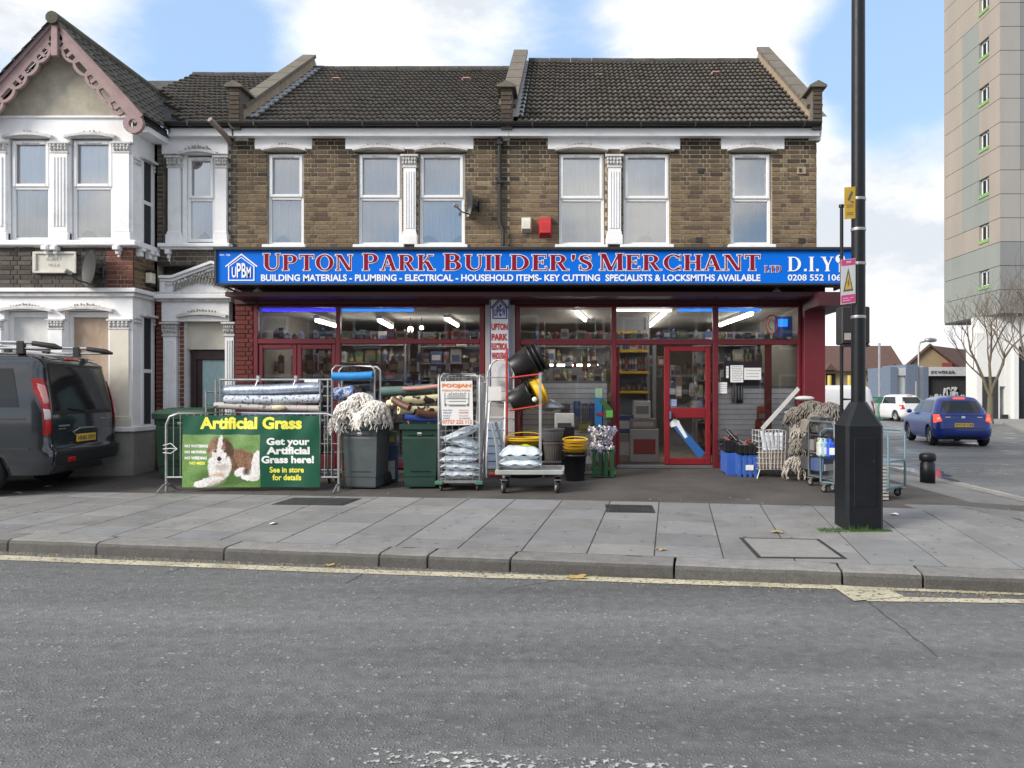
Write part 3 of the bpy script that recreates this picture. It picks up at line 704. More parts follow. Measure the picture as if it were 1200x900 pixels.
def ornament(parent, xc, zc, w, h, y, seed=1, name='carved_ornament', m=None):
    """carved foliage: curling leaves in relief"""
    m = m or mat('weathered_carving', (.36, .34, .31), rough=.9, var=.35, vs=30, dirt=.5, dcol=(.1, .09, .08), ds=14); r = random.Random(seed); mb = MB()
    n = max(6, int(w / .05))
    for i in range(n):
        t = (i + .5) / n * 2 - 1; zz = zc + h * .45 * (1 - t * t) - h * .2
        for k in range(2):
            a = r.uniform(.3, 2.8) if t > 0 else pi - r.uniform(.3, 2.8); l = w / n * r.uniform(.9, 1.5)
            x = xc + t * w / 2; p = [(x + l * .5 * (s) * cos(a + s * 1.5), y - .015 - .012 * sin(pi * s), zz + (k - .5) * h * .35 + l * .5 * s * sin(a + s * 1.5)) for s in (0, .35, .7, 1)]
            mb.tube(p, [.008, .015, .012, .004], m, 5)
        mb.blob((xc + t * w / 2, y - .012, zz), w / n * .36, .018, h * .2, m, 8)
    return mb.obj(name, parent)
def hood(parent, xa, xb, z, y, rise=.07, m=None):
    """shallow arched drip moulding over an opening"""
    m = m or stonew; n = 12
    def f(mb):
        for (dz0, dz1, pr) in ((0, .035, .075), (.035, .055, .045)):
            vs = []
            for i in range(n + 1):
                t = i / n * 2 - 1; x = xa + (xb - xa) * i / n; zz = z + rise * (1 - t * t)
                vs += [(x, y - pr, zz + dz0), (x, y - pr, zz + dz1), (x, y + .03, zz + dz1), (x, y + .03, zz + dz0)]
            fs = [[4 * i + k, 4 * i + (k + 1) % 4, 4 * i + 4 + (k + 1) % 4, 4 * i + 4 + k] for i in range(n) for k in range(4)] + [[0, 1, 2, 3], [4 * n + 3, 4 * n + 2, 4 * n + 1, 4 * n]]
            mb.add(vs, fs, m)
    return part('hood_moulding', parent, f)
def pilaster(parent, xa, xb, zb, zt, y, proj=.07, flutes=4, cap=.2, base=.16, m=None, seed=1, fl=True):
    m = m or white
    def sh(mb):
        x0, x1 = xa + .02, xb - .02; w = (x1 - x0)
        mb.box(x0, y - proj * .6, zb + base, x1, y + .05, zt - cap, m)
        if fl:
            fw = w * .8 / flutes
            for i in range(flutes): a = x0 + w * .1 + fw * (i + .18); mb.box(a, y - proj * .6 - .014, zb + base + .05, a + fw * .64, y - proj * .6 + .001, zt - cap - .06, m, None, None, .006)
    def bs(mb):
        mb.box(xa - .01, y - proj, zb, xb + .01, y + .05, zb + base * .75, m, None, None, .008); mb.box(xa + .005, y - proj * .85, zb + base * .75, xb - .005, y + .05, zb + base, m, None, None, .008)
    def cp(mb):
        mb.box(xa, y - proj * .8, zt - cap, xb, y + .05, zt - cap + .03, stonew, None, None, .006); mb.box(xa - .025, y - proj * 1.2, zt - .035, xb + .025, y + .05, zt, stonew, None, None, .006)
        mb.box(xa + .01, y - proj * .6, zt - cap + .03, xb - .01, y + .05, zt - .035, stonew)
        r = random.Random(seed)
        for i in range(5):
            x = xa + (xb - xa) * (i + .5) / 5
            for zz in (zt - cap * .62, zt - cap * .35):
                mb.blob((x + r.uniform(-.008, .008), y - proj * .75, zz), .022, .03, .028, stonew, 8); mb.tube([(x, y - proj * .7, zz - .03), (x + .01, y - proj * 1.05, zz), (x - .012, y - proj * .95, zz + .03)], .008, stonew, 5)
    p = part('pilaster', parent, sh); part('base', p, bs); part('capital', p, cp); return p
def window(parent, x0, x1, z0, z1, zm, y, kind='sash', cm=None, arch=.0, rec=.09, seed=0, sill=True, low=None, top_blue=False):
    """white framed window with two lights, set back rec from the wall face at y"""
    r = random.Random(seed); Y = y + rec; fw = .055; cm = cm or curt
    w = part('window', parent, lambda mb: (
        mb.box(x0, Y, z0, x0 + fw, Y + .08, z1, upvc, None, None, .006), mb.box(x1 - fw, Y, z0, x1, Y + .08, z1, upvc, None, None, .006),
        mb.box(x0 + fw, Y + .001, z1 - fw, x1 - fw, Y + .08, z1, upvc, None, None, .006), mb.box(x0 + fw, Y + .001, z0, x1 - fw, Y + .08, z0 + fw, upvc, None, None, .006),
        mb.box(x0 + fw, Y - .004, zm - .03, x1 - fw, Y + .08, zm + .03, upvc, None, None, .006)))
    def casement(mb, a, b, c, d, pr, t=.05):
        mb.box(a, Y - pr, c, a + t, Y + .02, d, upvc, None, None, .008); mb.box(b - t, Y - pr, c, b, Y + .02, d, upvc, None, None, .008)
        mb.box(a + t, Y - pr + .001, d - t, b - t, Y + .02, d, upvc, None, None, .008); mb.box(a + t, Y - pr + .001, c, b - t, Y + .02, c + t, upvc, None, None, .008)
    part('casement', w, lambda mb: casement(mb, x0 + fw * .5, x1 - fw * .5, zm + .012, z1 - fw * .4, .03))
    part('vent', w, lambda mb: mb.box((x0 + x1) / 2 - .13, Y - .045, z1 - fw * .4 - .038, (x0 + x1) / 2 + .13, Y - .03, z1 - fw * .4 - .018, stonew))
    for nm, c, d in (('pane', zm + .06, z1 - .07), ('pane', z0 + fw, zm - .03)):
        part(nm, w, lambda mb: mb.quad((x0 + fw, Y + .03, c), (x1 - fw, Y + .03, c), (x1 - fw, Y + .03, d), (x0 + fw, Y + .03, d), gpane))
    def cur(mb, c, d, m_, gap0=0):
        n = 60; vs = []; ph = r.uniform(0, 9); fr = r.uniform(.45, 1.2)
        for i in range(n + 1):
            x = x0 + .02 + (x1 - x0 - .04) * i / n; yy = Y + .085 + .022 * sin(i * fr + ph) + .014 * sin(i * .37 + ph * 2) + .010 * sin(i * 2.1 * fr); vs += [(x, yy, c + gap0 * (sin(i / n * pi * 1.3 + ph) ** 2)), (x, yy + .01, d)]
        mb.add(vs, [[2 * i, 2 * i + 2, 2 * i + 3, 2 * i + 1] for i in range(n)], m_, None, True)
    part('curtain', w, lambda mb: cur(mb, zm - .06, z1, cm)); part('curtain', w, lambda mb: cur(mb, z0 + .03, zm - .05, low or cm, .16 if seed % 2 else .05))
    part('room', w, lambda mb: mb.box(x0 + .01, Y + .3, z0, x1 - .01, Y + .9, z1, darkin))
    if sill: part('sill', w, lambda mb: mb.box(x0 - .06, y - .07, z0 - .06, x1 + .06, y + .15, z0 - .002, white, None, None, .01))
    return w
def roof(parent, xa, xb, zr, nmax=300, dark=1.0, xv=None):
    """interlocking tiles laid one by one on the slope"""
    pit = atan2(zr - EAVE, RIDGE_D - EAVE_D); ln = sqrt((zr - EAVE) ** 2 + (RIDGE_D - EAVE_D) ** 2); n = 17; g = ln / n; tw = .2
    M0 = Matrix.Rotation(pit, 4, 'X')
    prof = [(0, 0), (.012, .0), (.024, .02), (.045, .028), (.066, .02), (.08, .003), (.112, 0), (.124, .02), (.145, .028), (.166, .02), (.18, .003), (.2, 0)]
    ms = []
    for i in range(10):
        k = srand(.8, 1.15) * dark; col = (.098 * k, .092 * k, .084 * k) if i % 3 else (.10 * k, .086 * k, .074 * k); mb = MB(); vs = []
        for t, z in ((0, .046), (g + .05, .0)):
            vs += [(x, t, z + h) for x, h in prof]
        vs += [(x, .035, h * .6 - .004) for x, h in prof]; m = len(prof)
        fs = [[k2, k2 + 1, m + k2 + 1, m + k2] for k2 in range(m - 1)] + [[2 * m + k2, 2 * m + k2 + 1, k2 + 1, k2] for k2 in range(m - 1)]
        mb.add(vs, fs, tilem, col, True); me = bpy.data.meshes.new('roof_tile'); me.from_pydata([tuple(M0 @ Vector(v)) for v in mb.v], [], mb.f); me.materials.append(tilem)
        me.polygons.foreach_set('use_smooth', [True] * len(mb.f))
        ca = me.color_attributes.new('col', 'FLOAT_COLOR', 'CORNER'); ca.data.foreach_set('color', [x for f in mb.f for _ in f for x in (*col, 1.0)]); ms.append((me, mb, col))
    st = MB(); cnt = 0; off = rootloc(parent); nc = int((xb - xa) / tw) + 1
    sag = [srand(-.006, .006) for _ in range(nc + 1)]
    for j in range(n):
        for i in range(nc):
            x = xa + i * tw
            if x > xb - .05: continue
            if xv is not None and x < xv(j / n): continue
            y = EAVE_D + g * j * cos(pit); z = EAVE + g * j * sin(pit) + sag[i] + srand(-.003, .003) - .03 * sin(pi * i / nc) * (j / n)
            me, mb_, col = ms[R.randrange(10)]
            if cnt < nmax: o = link('roof_tile', me, parent); o.location = (x - off.x, y - off.y, z - off.z); cnt += 1
            else: st.add([(v[0] + x, v[1] + y, v[2] + z) for v in [tuple(M0 @ Vector(q)) for q in mb_.v]], mb_.f, tilem, col, True)
    if st.v: st.obj('roof_tiles', parent, kind='stuff')
    mb = MB(); mb.quad((xa, EAVE_D, EAVE - .02), (xb, EAVE_D, EAVE - .02), (xb, RIDGE_D, zr - .03), (xa, RIDGE_D, zr - .03), darkin)
    mb.quad((xa, RIDGE_D, zr - .03), (xb, RIDGE_D, zr - .03), (xb, RIDGE_D + 3.7, EAVE), (xa, RIDGE_D + 3.7, EAVE), darkin); mb.obj('roof_boarding', parent)
    x = xa
    while x < xb - .1:
        part('ridge_tile', parent, lambda mb: mb.tube([(x, RIDGE_D, zr - .03 + srand(-.006, .006)), (min(x + .44, xb), RIDGE_D, zr - .03)], .11, tilem, 10, (.055, .052, .048))); x += .45
def gutter(parent, xa, xb, label=None):
    def g(mb):
        n = 8; vs = []
        for x in (xa, xb):
            for i in range(n + 1): a = pi + pi * i / n; vs.append((x, EAVE_D - .06 + .06 * cos(a), EAVE - .01 + .06 * sin(a) + .03))
        mb.add(vs, [[i, i + 1, n + 2 + i, n + 1 + i] for i in range(n)], blackm, None, True); mb.box(xa, EAVE_D - .005, EAVE - .05, xb, EAVE_D + .02, EAVE + .04, blackm)
        x = xa + .4
        while x < xb: mb.box(x - .012, EAVE_D - .125, EAVE - .045, x + .012, EAVE_D, EAVE + .03, blackm); x += .9
    part('gutter', parent, g)
    part('fascia_board', parent, lambda mb: (mb.box(xa, EAVE_D + .03, PZ(158.5, EAVE_D), xb, EAVE_D + .06, EAVE - .03, upvc, None, None, .003), mb.box(xa, EAVE_D + .06, PZ(158.5, EAVE_D) + .005, xb, D - .002, PZ(158.5, EAVE_D) + .03, upvc)))
def parapet(parent, x0, x1, zr, pier_px=None):
    """party wall upstand with coping slabs and a brick stop at the eaves"""
    e = .26; y0 = 12.95
    def body(mb):
        mb.prismx([(y0, EAVE - .1), (y0, EAVE + .32), (RIDGE_D, zr + e - .02), (RIDGE_D + 3.6, EAVE + .32), (RIDGE_D + 3.6, EAVE - .2)], x0 + .03, x1 - .03, rendm)
    part('party_wall', parent, body)
    L = Vector((0, RIDGE_D - y0, zr + e - EAVE - .32)); n = 7
    for i in range(n):
        a = Vector((0, y0, EAVE + .32)) + L * (i / n); b = Vector((0, y0, EAVE + .32)) + L * ((i + 1) / n - .006); nn = Vector((0, -L.z, L.y)).normalized() * .07
        part('coping_slab', parent, lambda mb: mb.prismx([(a.y, a.z), (b.y, b.z), (b.y + nn.y, b.z + nn.z), (a.y + nn.y, a.z + nn.z)], x0 - .02, x1 + .02, copem))
    part('flashing', parent, lambda mb: [mb.box(x1 - .03, y0 + .1 + i * (RIDGE_D - y0) / 12, 0, x1 + .13, y0 + .1 + (i + 1.04) * (RIDGE_D - y0) / 12, .012 + .004 * (i % 2), leadm, None, Matrix.Translation((0, 0, 0)) @ Matrix(((1, 0, 0, 0), (0, 1, 0, 0), (0, (zr - EAVE) / (RIDGE_D - EAVE_D), 1, EAVE + .055 - EAVE_D * (zr - EAVE) / (RIDGE_D - EAVE_D)), (0, 0, 0, 1)))) for i in range(12)])
    # brick stop
    zb, zt = EAVE + .02, EAVE + .60
    part('parapet_stop', parent, lambda mb: mb.box(x0 + .035, 12.79, zb - .1, x1 - .035, 13.25, zt, dmortar))
    bricks(parent, x0 + .035, x1 - .035, zb, zt, 12.77, fn=sootcol, key='soot', nmax=60, back=False)
    part('stop_cap', parent, lambda mb: mb.prism([(x0 - .03, zt), (x1 + .03, zt), (x1 + .03, zt + .035), ((x0 + x1) / 2, zt + .11), (x0 - .03, zt + .035)], 12.72, 13.3, copem))
def corbel(parent, xa, xb, z0, z1, y, pr=.16):
    part('corbel', parent, lambda mb: (mb.box(xa, y - pr, z0 + (z1 - z0) * .6, xb, y, z1, white, None, None, .01), mb.box(xa + .02, y - pr * .6, z0 + (z1 - z0) * .25, xb - .02, y, z0 + (z1 - z0) * .6, white, None, None, .01), mb.box(xa + .03, y - pr * .3, z0, xb - .03, y, z0 + (z1 - z0) * .25, white, None, None, .01)))
x_ = lambda p: PX(p, D)
z_ = lambda p: PZ(p, D)
XL, XM, XR = x_(278), x_(597), x_(957)
ZS = z_(300)                                                   # brickwork starts behind the top of the sign
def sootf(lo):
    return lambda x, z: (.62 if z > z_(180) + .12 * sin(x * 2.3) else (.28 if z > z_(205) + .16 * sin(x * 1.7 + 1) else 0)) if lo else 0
def shop_house(xa, xb, label, wins, zr, lintels, seed, side):
    h = thing('terraced_house', label, 'house', ((xa + xb) / 2, D, .3))
    holes = [(x_(a), x_(b), z_(288), z_(t)) for a, b, t, m in wins]
    lh = [(x_(a), x_(b), z_(c), z_(d)) for a, b, c, d in lintels]
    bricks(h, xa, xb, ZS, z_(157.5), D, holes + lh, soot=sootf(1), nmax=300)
    part('rear_block', h, lambda mb: (mb.box(xa + .02, D + .22, 3.1, xb - .02, D + .25, ZS, dmortar), mb.box(xa + .005, D + 1.2, 3.6, xb - .005, D + 7, EAVE, dmortar)))
    for a, b, c, d in lh:
        part('lintel', h, lambda mb: mb.box(a, D - .02, c, b, D + .2, d, white, None, None, .004))
    for i, (a, b, t, m) in enumerate(wins):
        window(h, x_(a) + .01, x_(b) - .01, z_(287), z_(t + 2), z_(m), D, seed=seed + i, low=(mat('grey_lace', (.33, .35, .38), rough=.9, var=.35, vs=9, stretch=(1, 1, .3)) if (seed + i) == 8 else None), cm=curt2 if (seed + i) % 3 == 1 else curt, rec=.07)
        hood(h, x_(a) - .05, x_(b) + .05, z_(t + 1), D - .02, .05); ornament(h, (x_(a) + x_(b)) / 2, z_(t - 4), (x_(b) - x_(a)) * .7, .09, D - .02, seed + i)
    roof(h, xa + .13, xb - .12, zr); gutter(h, xa, xb)
    return h
HW = shop_house(XL, XM, 'brown brick house with three curtained upper windows over the left half of the shop sign', [(312, 356, 177, 231), (418, 471, 177, 232), (490, 545, 177, 232)], 8.53, [(299, 366, 175, 158), (405, 555, 175, 158)], 3, -1)
HE = shop_house(XM + .004, XR, 'brown brick end house with three upper windows over the right half of the shop sign', [(654, 709, 177, 233), (730, 786, 177, 233), (856, 905, 177, 233)], 8.70, [(642, 797, 175, 157.6), (845, 919, 175, 157.6)], 6, 1)
pilaster(HW, x_(472), x_(489), z_(287), z_(182), D, .06, 4, .22, .22, white, 3)
pilaster(HE, x_(711), x_(729), z_(287), z_(182), D, .06, 4, .22, .22, white, 4)
parapet(HW, x_(273), x_(289.5), 8.53); parapet(HE, x_(586), x_(603.5), 8.64); parapet(HE, x_(945.5), x_(961), 8.70)
part('wall', HE, lambda mb: mb.prismx([(D + .2, .1), (D + .2, EAVE), (RIDGE_D, 8.7), (RIDGE_D + 3.7, EAVE), (RIDGE_D + 3.7, .1)], XR - .25, XR - .012, mortar))
bricks(HE, D + .0, D + 4.0, z_(330), EAVE, 0, fn=stockcol, back=False, nmax=0, along='y', x_at=XR)
for nm, par, px in (('kneeler', HE, (944, 962)), ('kneeler', HE, (586, 598)), ('kneeler', HW, (272, 292))):
    part(nm, par, lambda mb: (mb.box(x_(px[0]), D - .06, z_(157), x_(px[1]), D + .1, z_(148), white, None, None, .006), mb.box(x_(px[0]) + .03, D - .035, z_(161), x_(px[1]), D + .1, z_(157), white, None, None, .006), mb.box(x_(px[0]) + .05, D - .02, z_(165), x_(px[1]) - .01, D + .1, z_(161), stonew)))
redtile = mat('clay_vent', (.5, .22, .16), rough=.8)
for par, px, py, zr in ((HW, 395, 96, 8.53), (HW, 547, 96, 8.53), (HE, 702, 92, 8.7), (HE, 838, 89, 8.7)):
    d = 15.6; p = P(px, py, d); part('vent_tile', par, lambda mb: (mb.box(p.x - .09, d - .1, p.z - .02, p.x + .09, d + .1, p.z + .07, redtile, None, None, .03), mb.box(p.x - .07, d - .11, p.z + .0, p.x + .07, d - .09, p.z + .04, darkin)))
part('downpipe', HE, lambda mb: (mb.tube([(x_(586), D - .1, EAVE - .05), (x_(586), D - .06, z_(165)), (x_(586), D - .06, z_(262)), (x_(590), D - .07, z_(272)), (x_(590), D - .07, z_(289))], .035, blackm, 10), mb.box(x_(586) - .05, D - .11, z_(171), x_(586) + .05, D - .01, z_(168), blackm), mb.box(x_(586) - .05, D - .11, z_(216), x_(586) + .05, D - .01, z_(213), blackm)))
part('air_brick', HE, lambda mb: [mb.box(x_(a) - .05, D - .012, z_(b) - .04, x_(a) + .05, D + .02, z_(b) + .04, darkin) for a, b in ((821, 200), (819, 281), (939, 282))])
part('anchor_plate', HE, lambda mb: (mb.box(x_(934) , D - .02, z_(204), x_(944), D + .02, z_(196), rendm), mb.box(x_(936), D - .03, z_(202), x_(939), D - .02, z_(198), darkin)))
def alarm(px, py, w, h, m, label, dep=.12):
    t = thing('alarm_box', label, 'alarm', (x_(px), D, z_(py) - h / 2))
    part('cover', t, lambda mb: mb.add([(x_(px) + a * w / 2, D - b * dep - .002, z_(py) + c * h / 2) for a, b, c in ((-1, 0, -1), (1, 0, -1), (1, 0, 1), (-1, 0, 1), (-.78, 1, -.62), (.78, 1, -.62), (.85, 1, .8), (-.85, 1, .8))], [(0, 1, 5, 4), (1, 2, 6, 5), (2, 3, 7, 6), (3, 0, 4, 7), (4, 5, 6, 7)], m))
    part('louvre', t, lambda mb: [mb.box(x_(px) - w * .3, D - dep - .006, z_(py) + h * (.02 * i), x_(px) + w * .3, D - dep, z_(py) + h * (.02 * i) + .006, m) for i in (-8, -3, 2, 7)])
    return t
alarm(617, 264, .17, .26, mat('cream_plastic', (.72, .71, .62), rough=.5), 'cream alarm box on the brick wall left of the red one')
alarm(639, 267, .22, .34, mat('red_plastic', (.55, .035, .04), rough=.4), 'red alarm bell box on the brick wall beside the upper window')
def cctv(px, py, d, rz, label, m=None):
    m = m or mat('camera_white', (.65, .65, .65), rough=.4); p = P(px, py, d)
    t = thing('security_camera', label, 'camera', p)
    part('dome', t, lambda mb: (mb.lathe([(.0, -.09), (.05, -.08), (.075, -.03), (.07, .0), (.04, .03), (0, .03)], m, 16, None, Matrix.Translation(p))))
    part('bracket', t, lambda mb: mb.tube([p + Vector((0, 0, .02)), p + Vector((0, .0, .09)), p + Vector((0, .12, .12))], .018, m, 8)); return t
# ---------------------------------------------------------------- satellite dishes
def dish(loc, r, rz, tilt, m, label):
    t = thing('satellite_dish', label, 'satellite dish', loc, rz)
    Mx = Matrix.Rotation(radians(90 - tilt), 4, 'X')
    prof = [(r * i / 8, .16 * r * (i / 8) ** 2) for i in range(9)]
    part('reflector', t, lambda mb: (mb.lathe([(a, -b) for a, b in prof] , m, 26, None, Matrix.Translation((0, -.16, 0)) @ Mx @ Matrix.Diagonal((.92, 1.08, 1, 1)) @ Matrix.Scale(-1, 4, (0, 0, 1))), mb.lathe([(r * .98, .155 * r), (r * 1.02, .15 * r), (r, .17 * r)], m, 26, None, Matrix.Translation((0, -.16, 0)) @ Mx @ Matrix.Diagonal((.92, 1.08, 1, 1)) )), world=False)
    part('feed_arm', t, lambda mb: (mb.tube([(0, -.16, -r * .9), (0, -.16 - r * .75, -r * .75), (0, -.16 - r * 1.25, -r * .35)], .012, blackm, 6), mb.tube([(0, -.12 - r * 1.2, -r * .4), (0, -.16 - r * 1.4, -r * .25)], .035, mat('lnb_grey', (.3, .3, .3)), 10)), world=False)
    part('wall_bracket', t, lambda mb: (mb.tube([(0, -.14, 0), (0, -.05, -.04), (0, 0, -.04)], .02, blackm, 8), mb.box(-.05, -.02, -.12, .05, 0, .05, blackm)), world=False)
    return t
dm = mat('dish_mesh', (.02, .021, .023), rough=.5)
dish((x_(562), D - .02, z_(240)), .21, radians(-62), 0, dm, 'small dark satellite dish on the brick wall between the two houses')
# ================================================================ BAY-FRONTED VILLA ON THE LEFT
B = BAYD; bx_ = lambda p: PX(p, B); bz_ = lambda p: PZ(p, B)
BR = bx_(155.5); BC = -8.13; BL_ = 2 * BC - BR
HV = thing('terraced_house', 'white villa with gabled two-storey bay and a carved white doorway, left of the shop', 'house', (BC, B, .3))
NL = -13.5
# main wall
wz = lambda a, b, c, d: (x_(a), x_(b), z_(c), z_(d))
bricks(HV, x_(184), XL - .004, .3, z_(157.5), D, [wz(190, 268, 290, 158), wz(182, 276, 520, 310)], fn=darkcol, key='dark', nmax=220, mort=mortar)
part('rear_block', HV, lambda mb: mb.box(NL, D + .3, .3, XL - .03, D + 7, EAVE, dmortar))
# upper window of the main wall
part('window_surround', HV, lambda mb: (mb.box(x_(190) + .004, D - .03, z_(181), x_(268) - .004, D + .15, z_(158), white, None, None, .005), mb.box(x_(213), D + .02, z_(286), x_(218), D + .15, z_(181), white), mb.box(x_(251), D + .02, z_(286), x_(254), D + .15, z_(181), white)))
window(HV, x_(218), x_(251), z_(283), z_(183), z_(233), D, seed=21, rec=.05, sill=False)
hood(HV, x_(211), x_(256), z_(183), D - .03, .05); ornament(HV, x_(234), z_(176), .45, .1, D - .035, 22)
pilaster(HV, x_(197), x_(213), z_(286), z_(184), D, .08, 4, .2, .2, white, 5, False); pilaster(HV, x_(253), x_(268), z_(286), z_(184), D, .08, 4, .2, .2, white, 6, False)
part('sill', HV, lambda mb: (mb.box(x_(189), D - .14, z_(291), x_(273), D + .1, z_(286.5), white, None, None, .012), mb.box(x_(191), D - .09, z_(293), x_(271), D, z_(291), white)))
corbel(HV, x_(196), x_(202), z_(307), z_(293), D, .1)
# doorway with pediment
part('door_surround', HV, lambda mb: (mb.box(x_(191), D - .05, z_(377), x_(270), D + .1, z_(346), white, None, None, .004), mb.box(x_(184), D - .16, z_(351), x_(276), D + .05, z_(346), white, None, None, .01), mb.box(x_(187), D - .1, z_(354), x_(274), D + .05, z_(351), stonew, None, None, .006), mb.box(x_(184), D - .13, z_(346), x_(276), D + .05, z_(343), stonew, None, None, .006)))
pw = [(x_(191), z_(343)), (x_(191), z_(324)), (x_(206), z_(324)), (x_(252), z_(307)), (x_(276), z_(316)), (x_(276), z_(343))]
part('pediment', HV, lambda mb: mb.prism(pw, D - .03, D + .05, white))
def raked(mb):
    for (o, pr) in ((0, .15), (-.05, .11), (-.1, .07)):
        pts = [(x_(191), z_(324) + o), (x_(206), z_(324) + o), (x_(252), z_(307) + o), (x_(276), z_(316) + o)]
        for a, b in zip(pts, pts[1:]): mb.prism([(a[0], a[1] - .045), (b[0], b[1] - .045), (b[0], b[1]), (a[0], a[1])], D - pr, D - .02, white)
    mb.box(x_(191) - .005, D - .1, z_(343), x_(191) + .08, D - .02, z_(324) - .1, white)
part('pediment_moulding', HV, raked)
ornament(HV, x_(238), z_(334), .95, .34, D - .05, 31); ornament(HV, x_(245), z_(327), .6, .26, D - .05, 32)
pilaster(HV, x_(192), x_(210), .32, z_(378), D, .1, 5, .24, .2, white, 7); pilaster(HV, x_(264), x_(277), .32, z_(378), D, .1, 3, .24, .2, white, 8)
part('doorway_reveal', HV, lambda mb: (mb.box(x_(210), D + .0, .3, x_(215), D + .5, z_(371), white), mb.box(x_(215), D + .13, z_(409), x_(269), D + .3, z_(370), cream), mb.box(x_(213), D - .0, z_(377), x_(269), D + .45, z_(371), stonew)))
hood(HV, x_(210), x_(268), z_(373), D - .05, .05); ornament(HV, x_(239), z_(367), .5, .08, D - .06, 33)
bricks(HV, x_(211), x_(215.4), .32, z_(372), D - .02, fn=redcol, key='red', nmax=40, back=False)
doorm = mat('dark_brown_door', (.045, .022, .025), rough=.45)
def door(mb):
    Y = D + .2
    mb.box(x_(217), Y, .3, x_(223), Y + .1, z_(409.3), doorm, None, None, .008); mb.box(x_(262), Y, .3, x_(268), Y + .1, z_(409.3), doorm, None, None, .008)
    mb.box(x_(223), Y + .001, z_(421), x_(262), Y + .1, z_(409.3), doorm, None, None, .008); mb.box(x_(223), Y + .03, .3, x_(262), Y + .08, .5, doorm)
    mb.box(x_(223), Y + .03, .5, x_(229), Y + .08, z_(421), doorm, None, None, .006); mb.box(x_(258), Y + .03, .5, x_(262), Y + .08, z_(421), doorm, None, None, .006)
dr = part('door', HV, door)
part('glazing', dr, lambda mb: mb.quad((x_(229), D + .25, .5), (x_(258), D + .25, .5), (x_(258), D + .25, z_(421)), (x_(229), D + .25, z_(421)), mat('frosted_glass', (.40, .56, .57), rough=.25, var=.1)))
part('handle', dr, lambda mb: mb.box(x_(255), D + .15, 1.15, x_(256.5), D + .22, 1.35, stonew))
part('step', HV, lambda mb: mb.box(x_(211), D - .25, .28, x_(269), D + .3, .36, concm, None, None, .01))
bricks(HV, x_(183), x_(191), .32, z_(350), D - .005, fn=redcol, key='red', nmax=90, back=False)
# bay: brick spandrel, ground floor, first floor
SP0, SP1 = bz_(338), bz_(289)
bricks(HV, BL_, BR - .42, SP0, SP1, B, fn=darkcol, key='dark2', nmax=160, mort=dmortar)
bricks(HV, BR - .42, BR, SP0, SP1, B, fn=redcol, key='red', nmax=60, mort=mortar)
bricks(HV, B + .06, D, SP0, SP1, 0, fn=stockcol, nmax=60, along='y', x_at=BR, mort=mortar)
def bay_body(mb):
    mb.box(BL_ + .005, B + .25, .3, BR - .12, D + .3, bz_(138), dmortar)
part('bay_core', HV, bay_body)
def storey(zb, zt, tops, bots, wins, upper):
    holes = [(bx_(a), bx_(b), bz_(bots), bz_(tops)) for a, b in wins]
    def f(mb):
        xs = sorted([BL_, BR] + [h[i] for h in holes for i in (0, 1) if BL_ < h[i] < BR]); zs = sorted([zb, zt, bz_(bots), bz_(tops)])
        for a, b in zip(xs, xs[1:]):
            for c, d in zip(zs, zs[1:]):
                if any(h[0] < (a + b) / 2 < h[1] and h[2] < (c + d) / 2 < h[3] for h in holes): continue
                mb.quad((a, B, c), (b, B, c), (b, B, d), (a, B, d), white if upper else cream if False else white)
        for h in holes:
            a, b, c, d = h
            for q in (((a, B, c), (a, B, d), (a, B + .22, d), (a, B + .22, c)), ((b, B, c), (b, B + .22, c), (b, B + .22, d), (b, B, d)), ((a, B, d), (b, B, d), (b, B + .22, d), (a, B + .22, d)), ((a, B, c), (a, B + .22, c), (b, B + .22, c), (b, B, c))): mb.quad(*q, white)
        mb.quad((BR, B, zb), (BR, D, zb), (BR, D, zt), (BR, B, zt), white)
    part('bay_wall', HV, f)
storey(bz_(290), bz_(136), 161, 282, [(10, 58), (82, 132), (-66, -18)], True)
storey(bz_(500), bz_(348), 364, 502, [(5, 56), (76, 127), (-66, -16)], False)
for i, (a, b) in enumerate([(10, 58), (82, 132), (-66, -18)]):
    window(HV, bx_(a) + .01, bx_(b) - .01, bz_(281.5), bz_(163), bz_(219), B, seed=30 + i, rec=.06, sill=False)
    hood(HV, bx_(a) - .06, bx_(b) + .06, bz_(163), B, .05); ornament(HV, bx_((a + b) / 2), bz_(158), .45, .09, B, 40 + i)
board = mat('stained_board', (.40, .30, .22), rough=.85, var=.3, vs=2.5, dirt=.6, dcol=(.55, .5, .45), ds=4, stretch=(1, 1, .5))
paper = mat('blind_white', (.68, .68, .67), rough=.9, dirt=.3, dcol=(.4, .38, .36))
for i, (a, b, m, nm) in enumerate([(5, 56, paper, 'blind'), (76, 127, board, 'boarding'), (-66, -16, paper, 'blind')]):
    w_ = part('window', HV, lambda mb: (mb.box(bx_(a) + .005, B + .1, bz_(501), bx_(a) + .06, B + .2, bz_(365), white), mb.box(bx_(b) - .06, B + .1, bz_(501), bx_(b) - .005, B + .2, bz_(365), white), mb.box(bx_(a) + .06, B + .1, bz_(371), bx_(b) - .06, B + .2, bz_(365), white)))
    part(nm, w_, lambda mb: mb.box(bx_(a) + .06, B + .14, bz_(501), bx_(b) - .06, B + .16, bz_(371), m))
    hood(HV, bx_(a) - .09, bx_(b) + .09, bz_(366), B, .05); ornament(HV, bx_((a + b) / 2), bz_(360), .5, .09, B, 50 + i)
def bayband(name, py0, py1, pr, m, bev=.01):
    part(name, HV, lambda mb: (mb.box(BL_ - pr, B - pr, bz_(py1), BR + pr, B + .01, bz_(py0), m, None, None, bev), mb.box(BR - .01, B + .012, bz_(py1), BR + pr, D, bz_(py0), m, None, None, bev)))
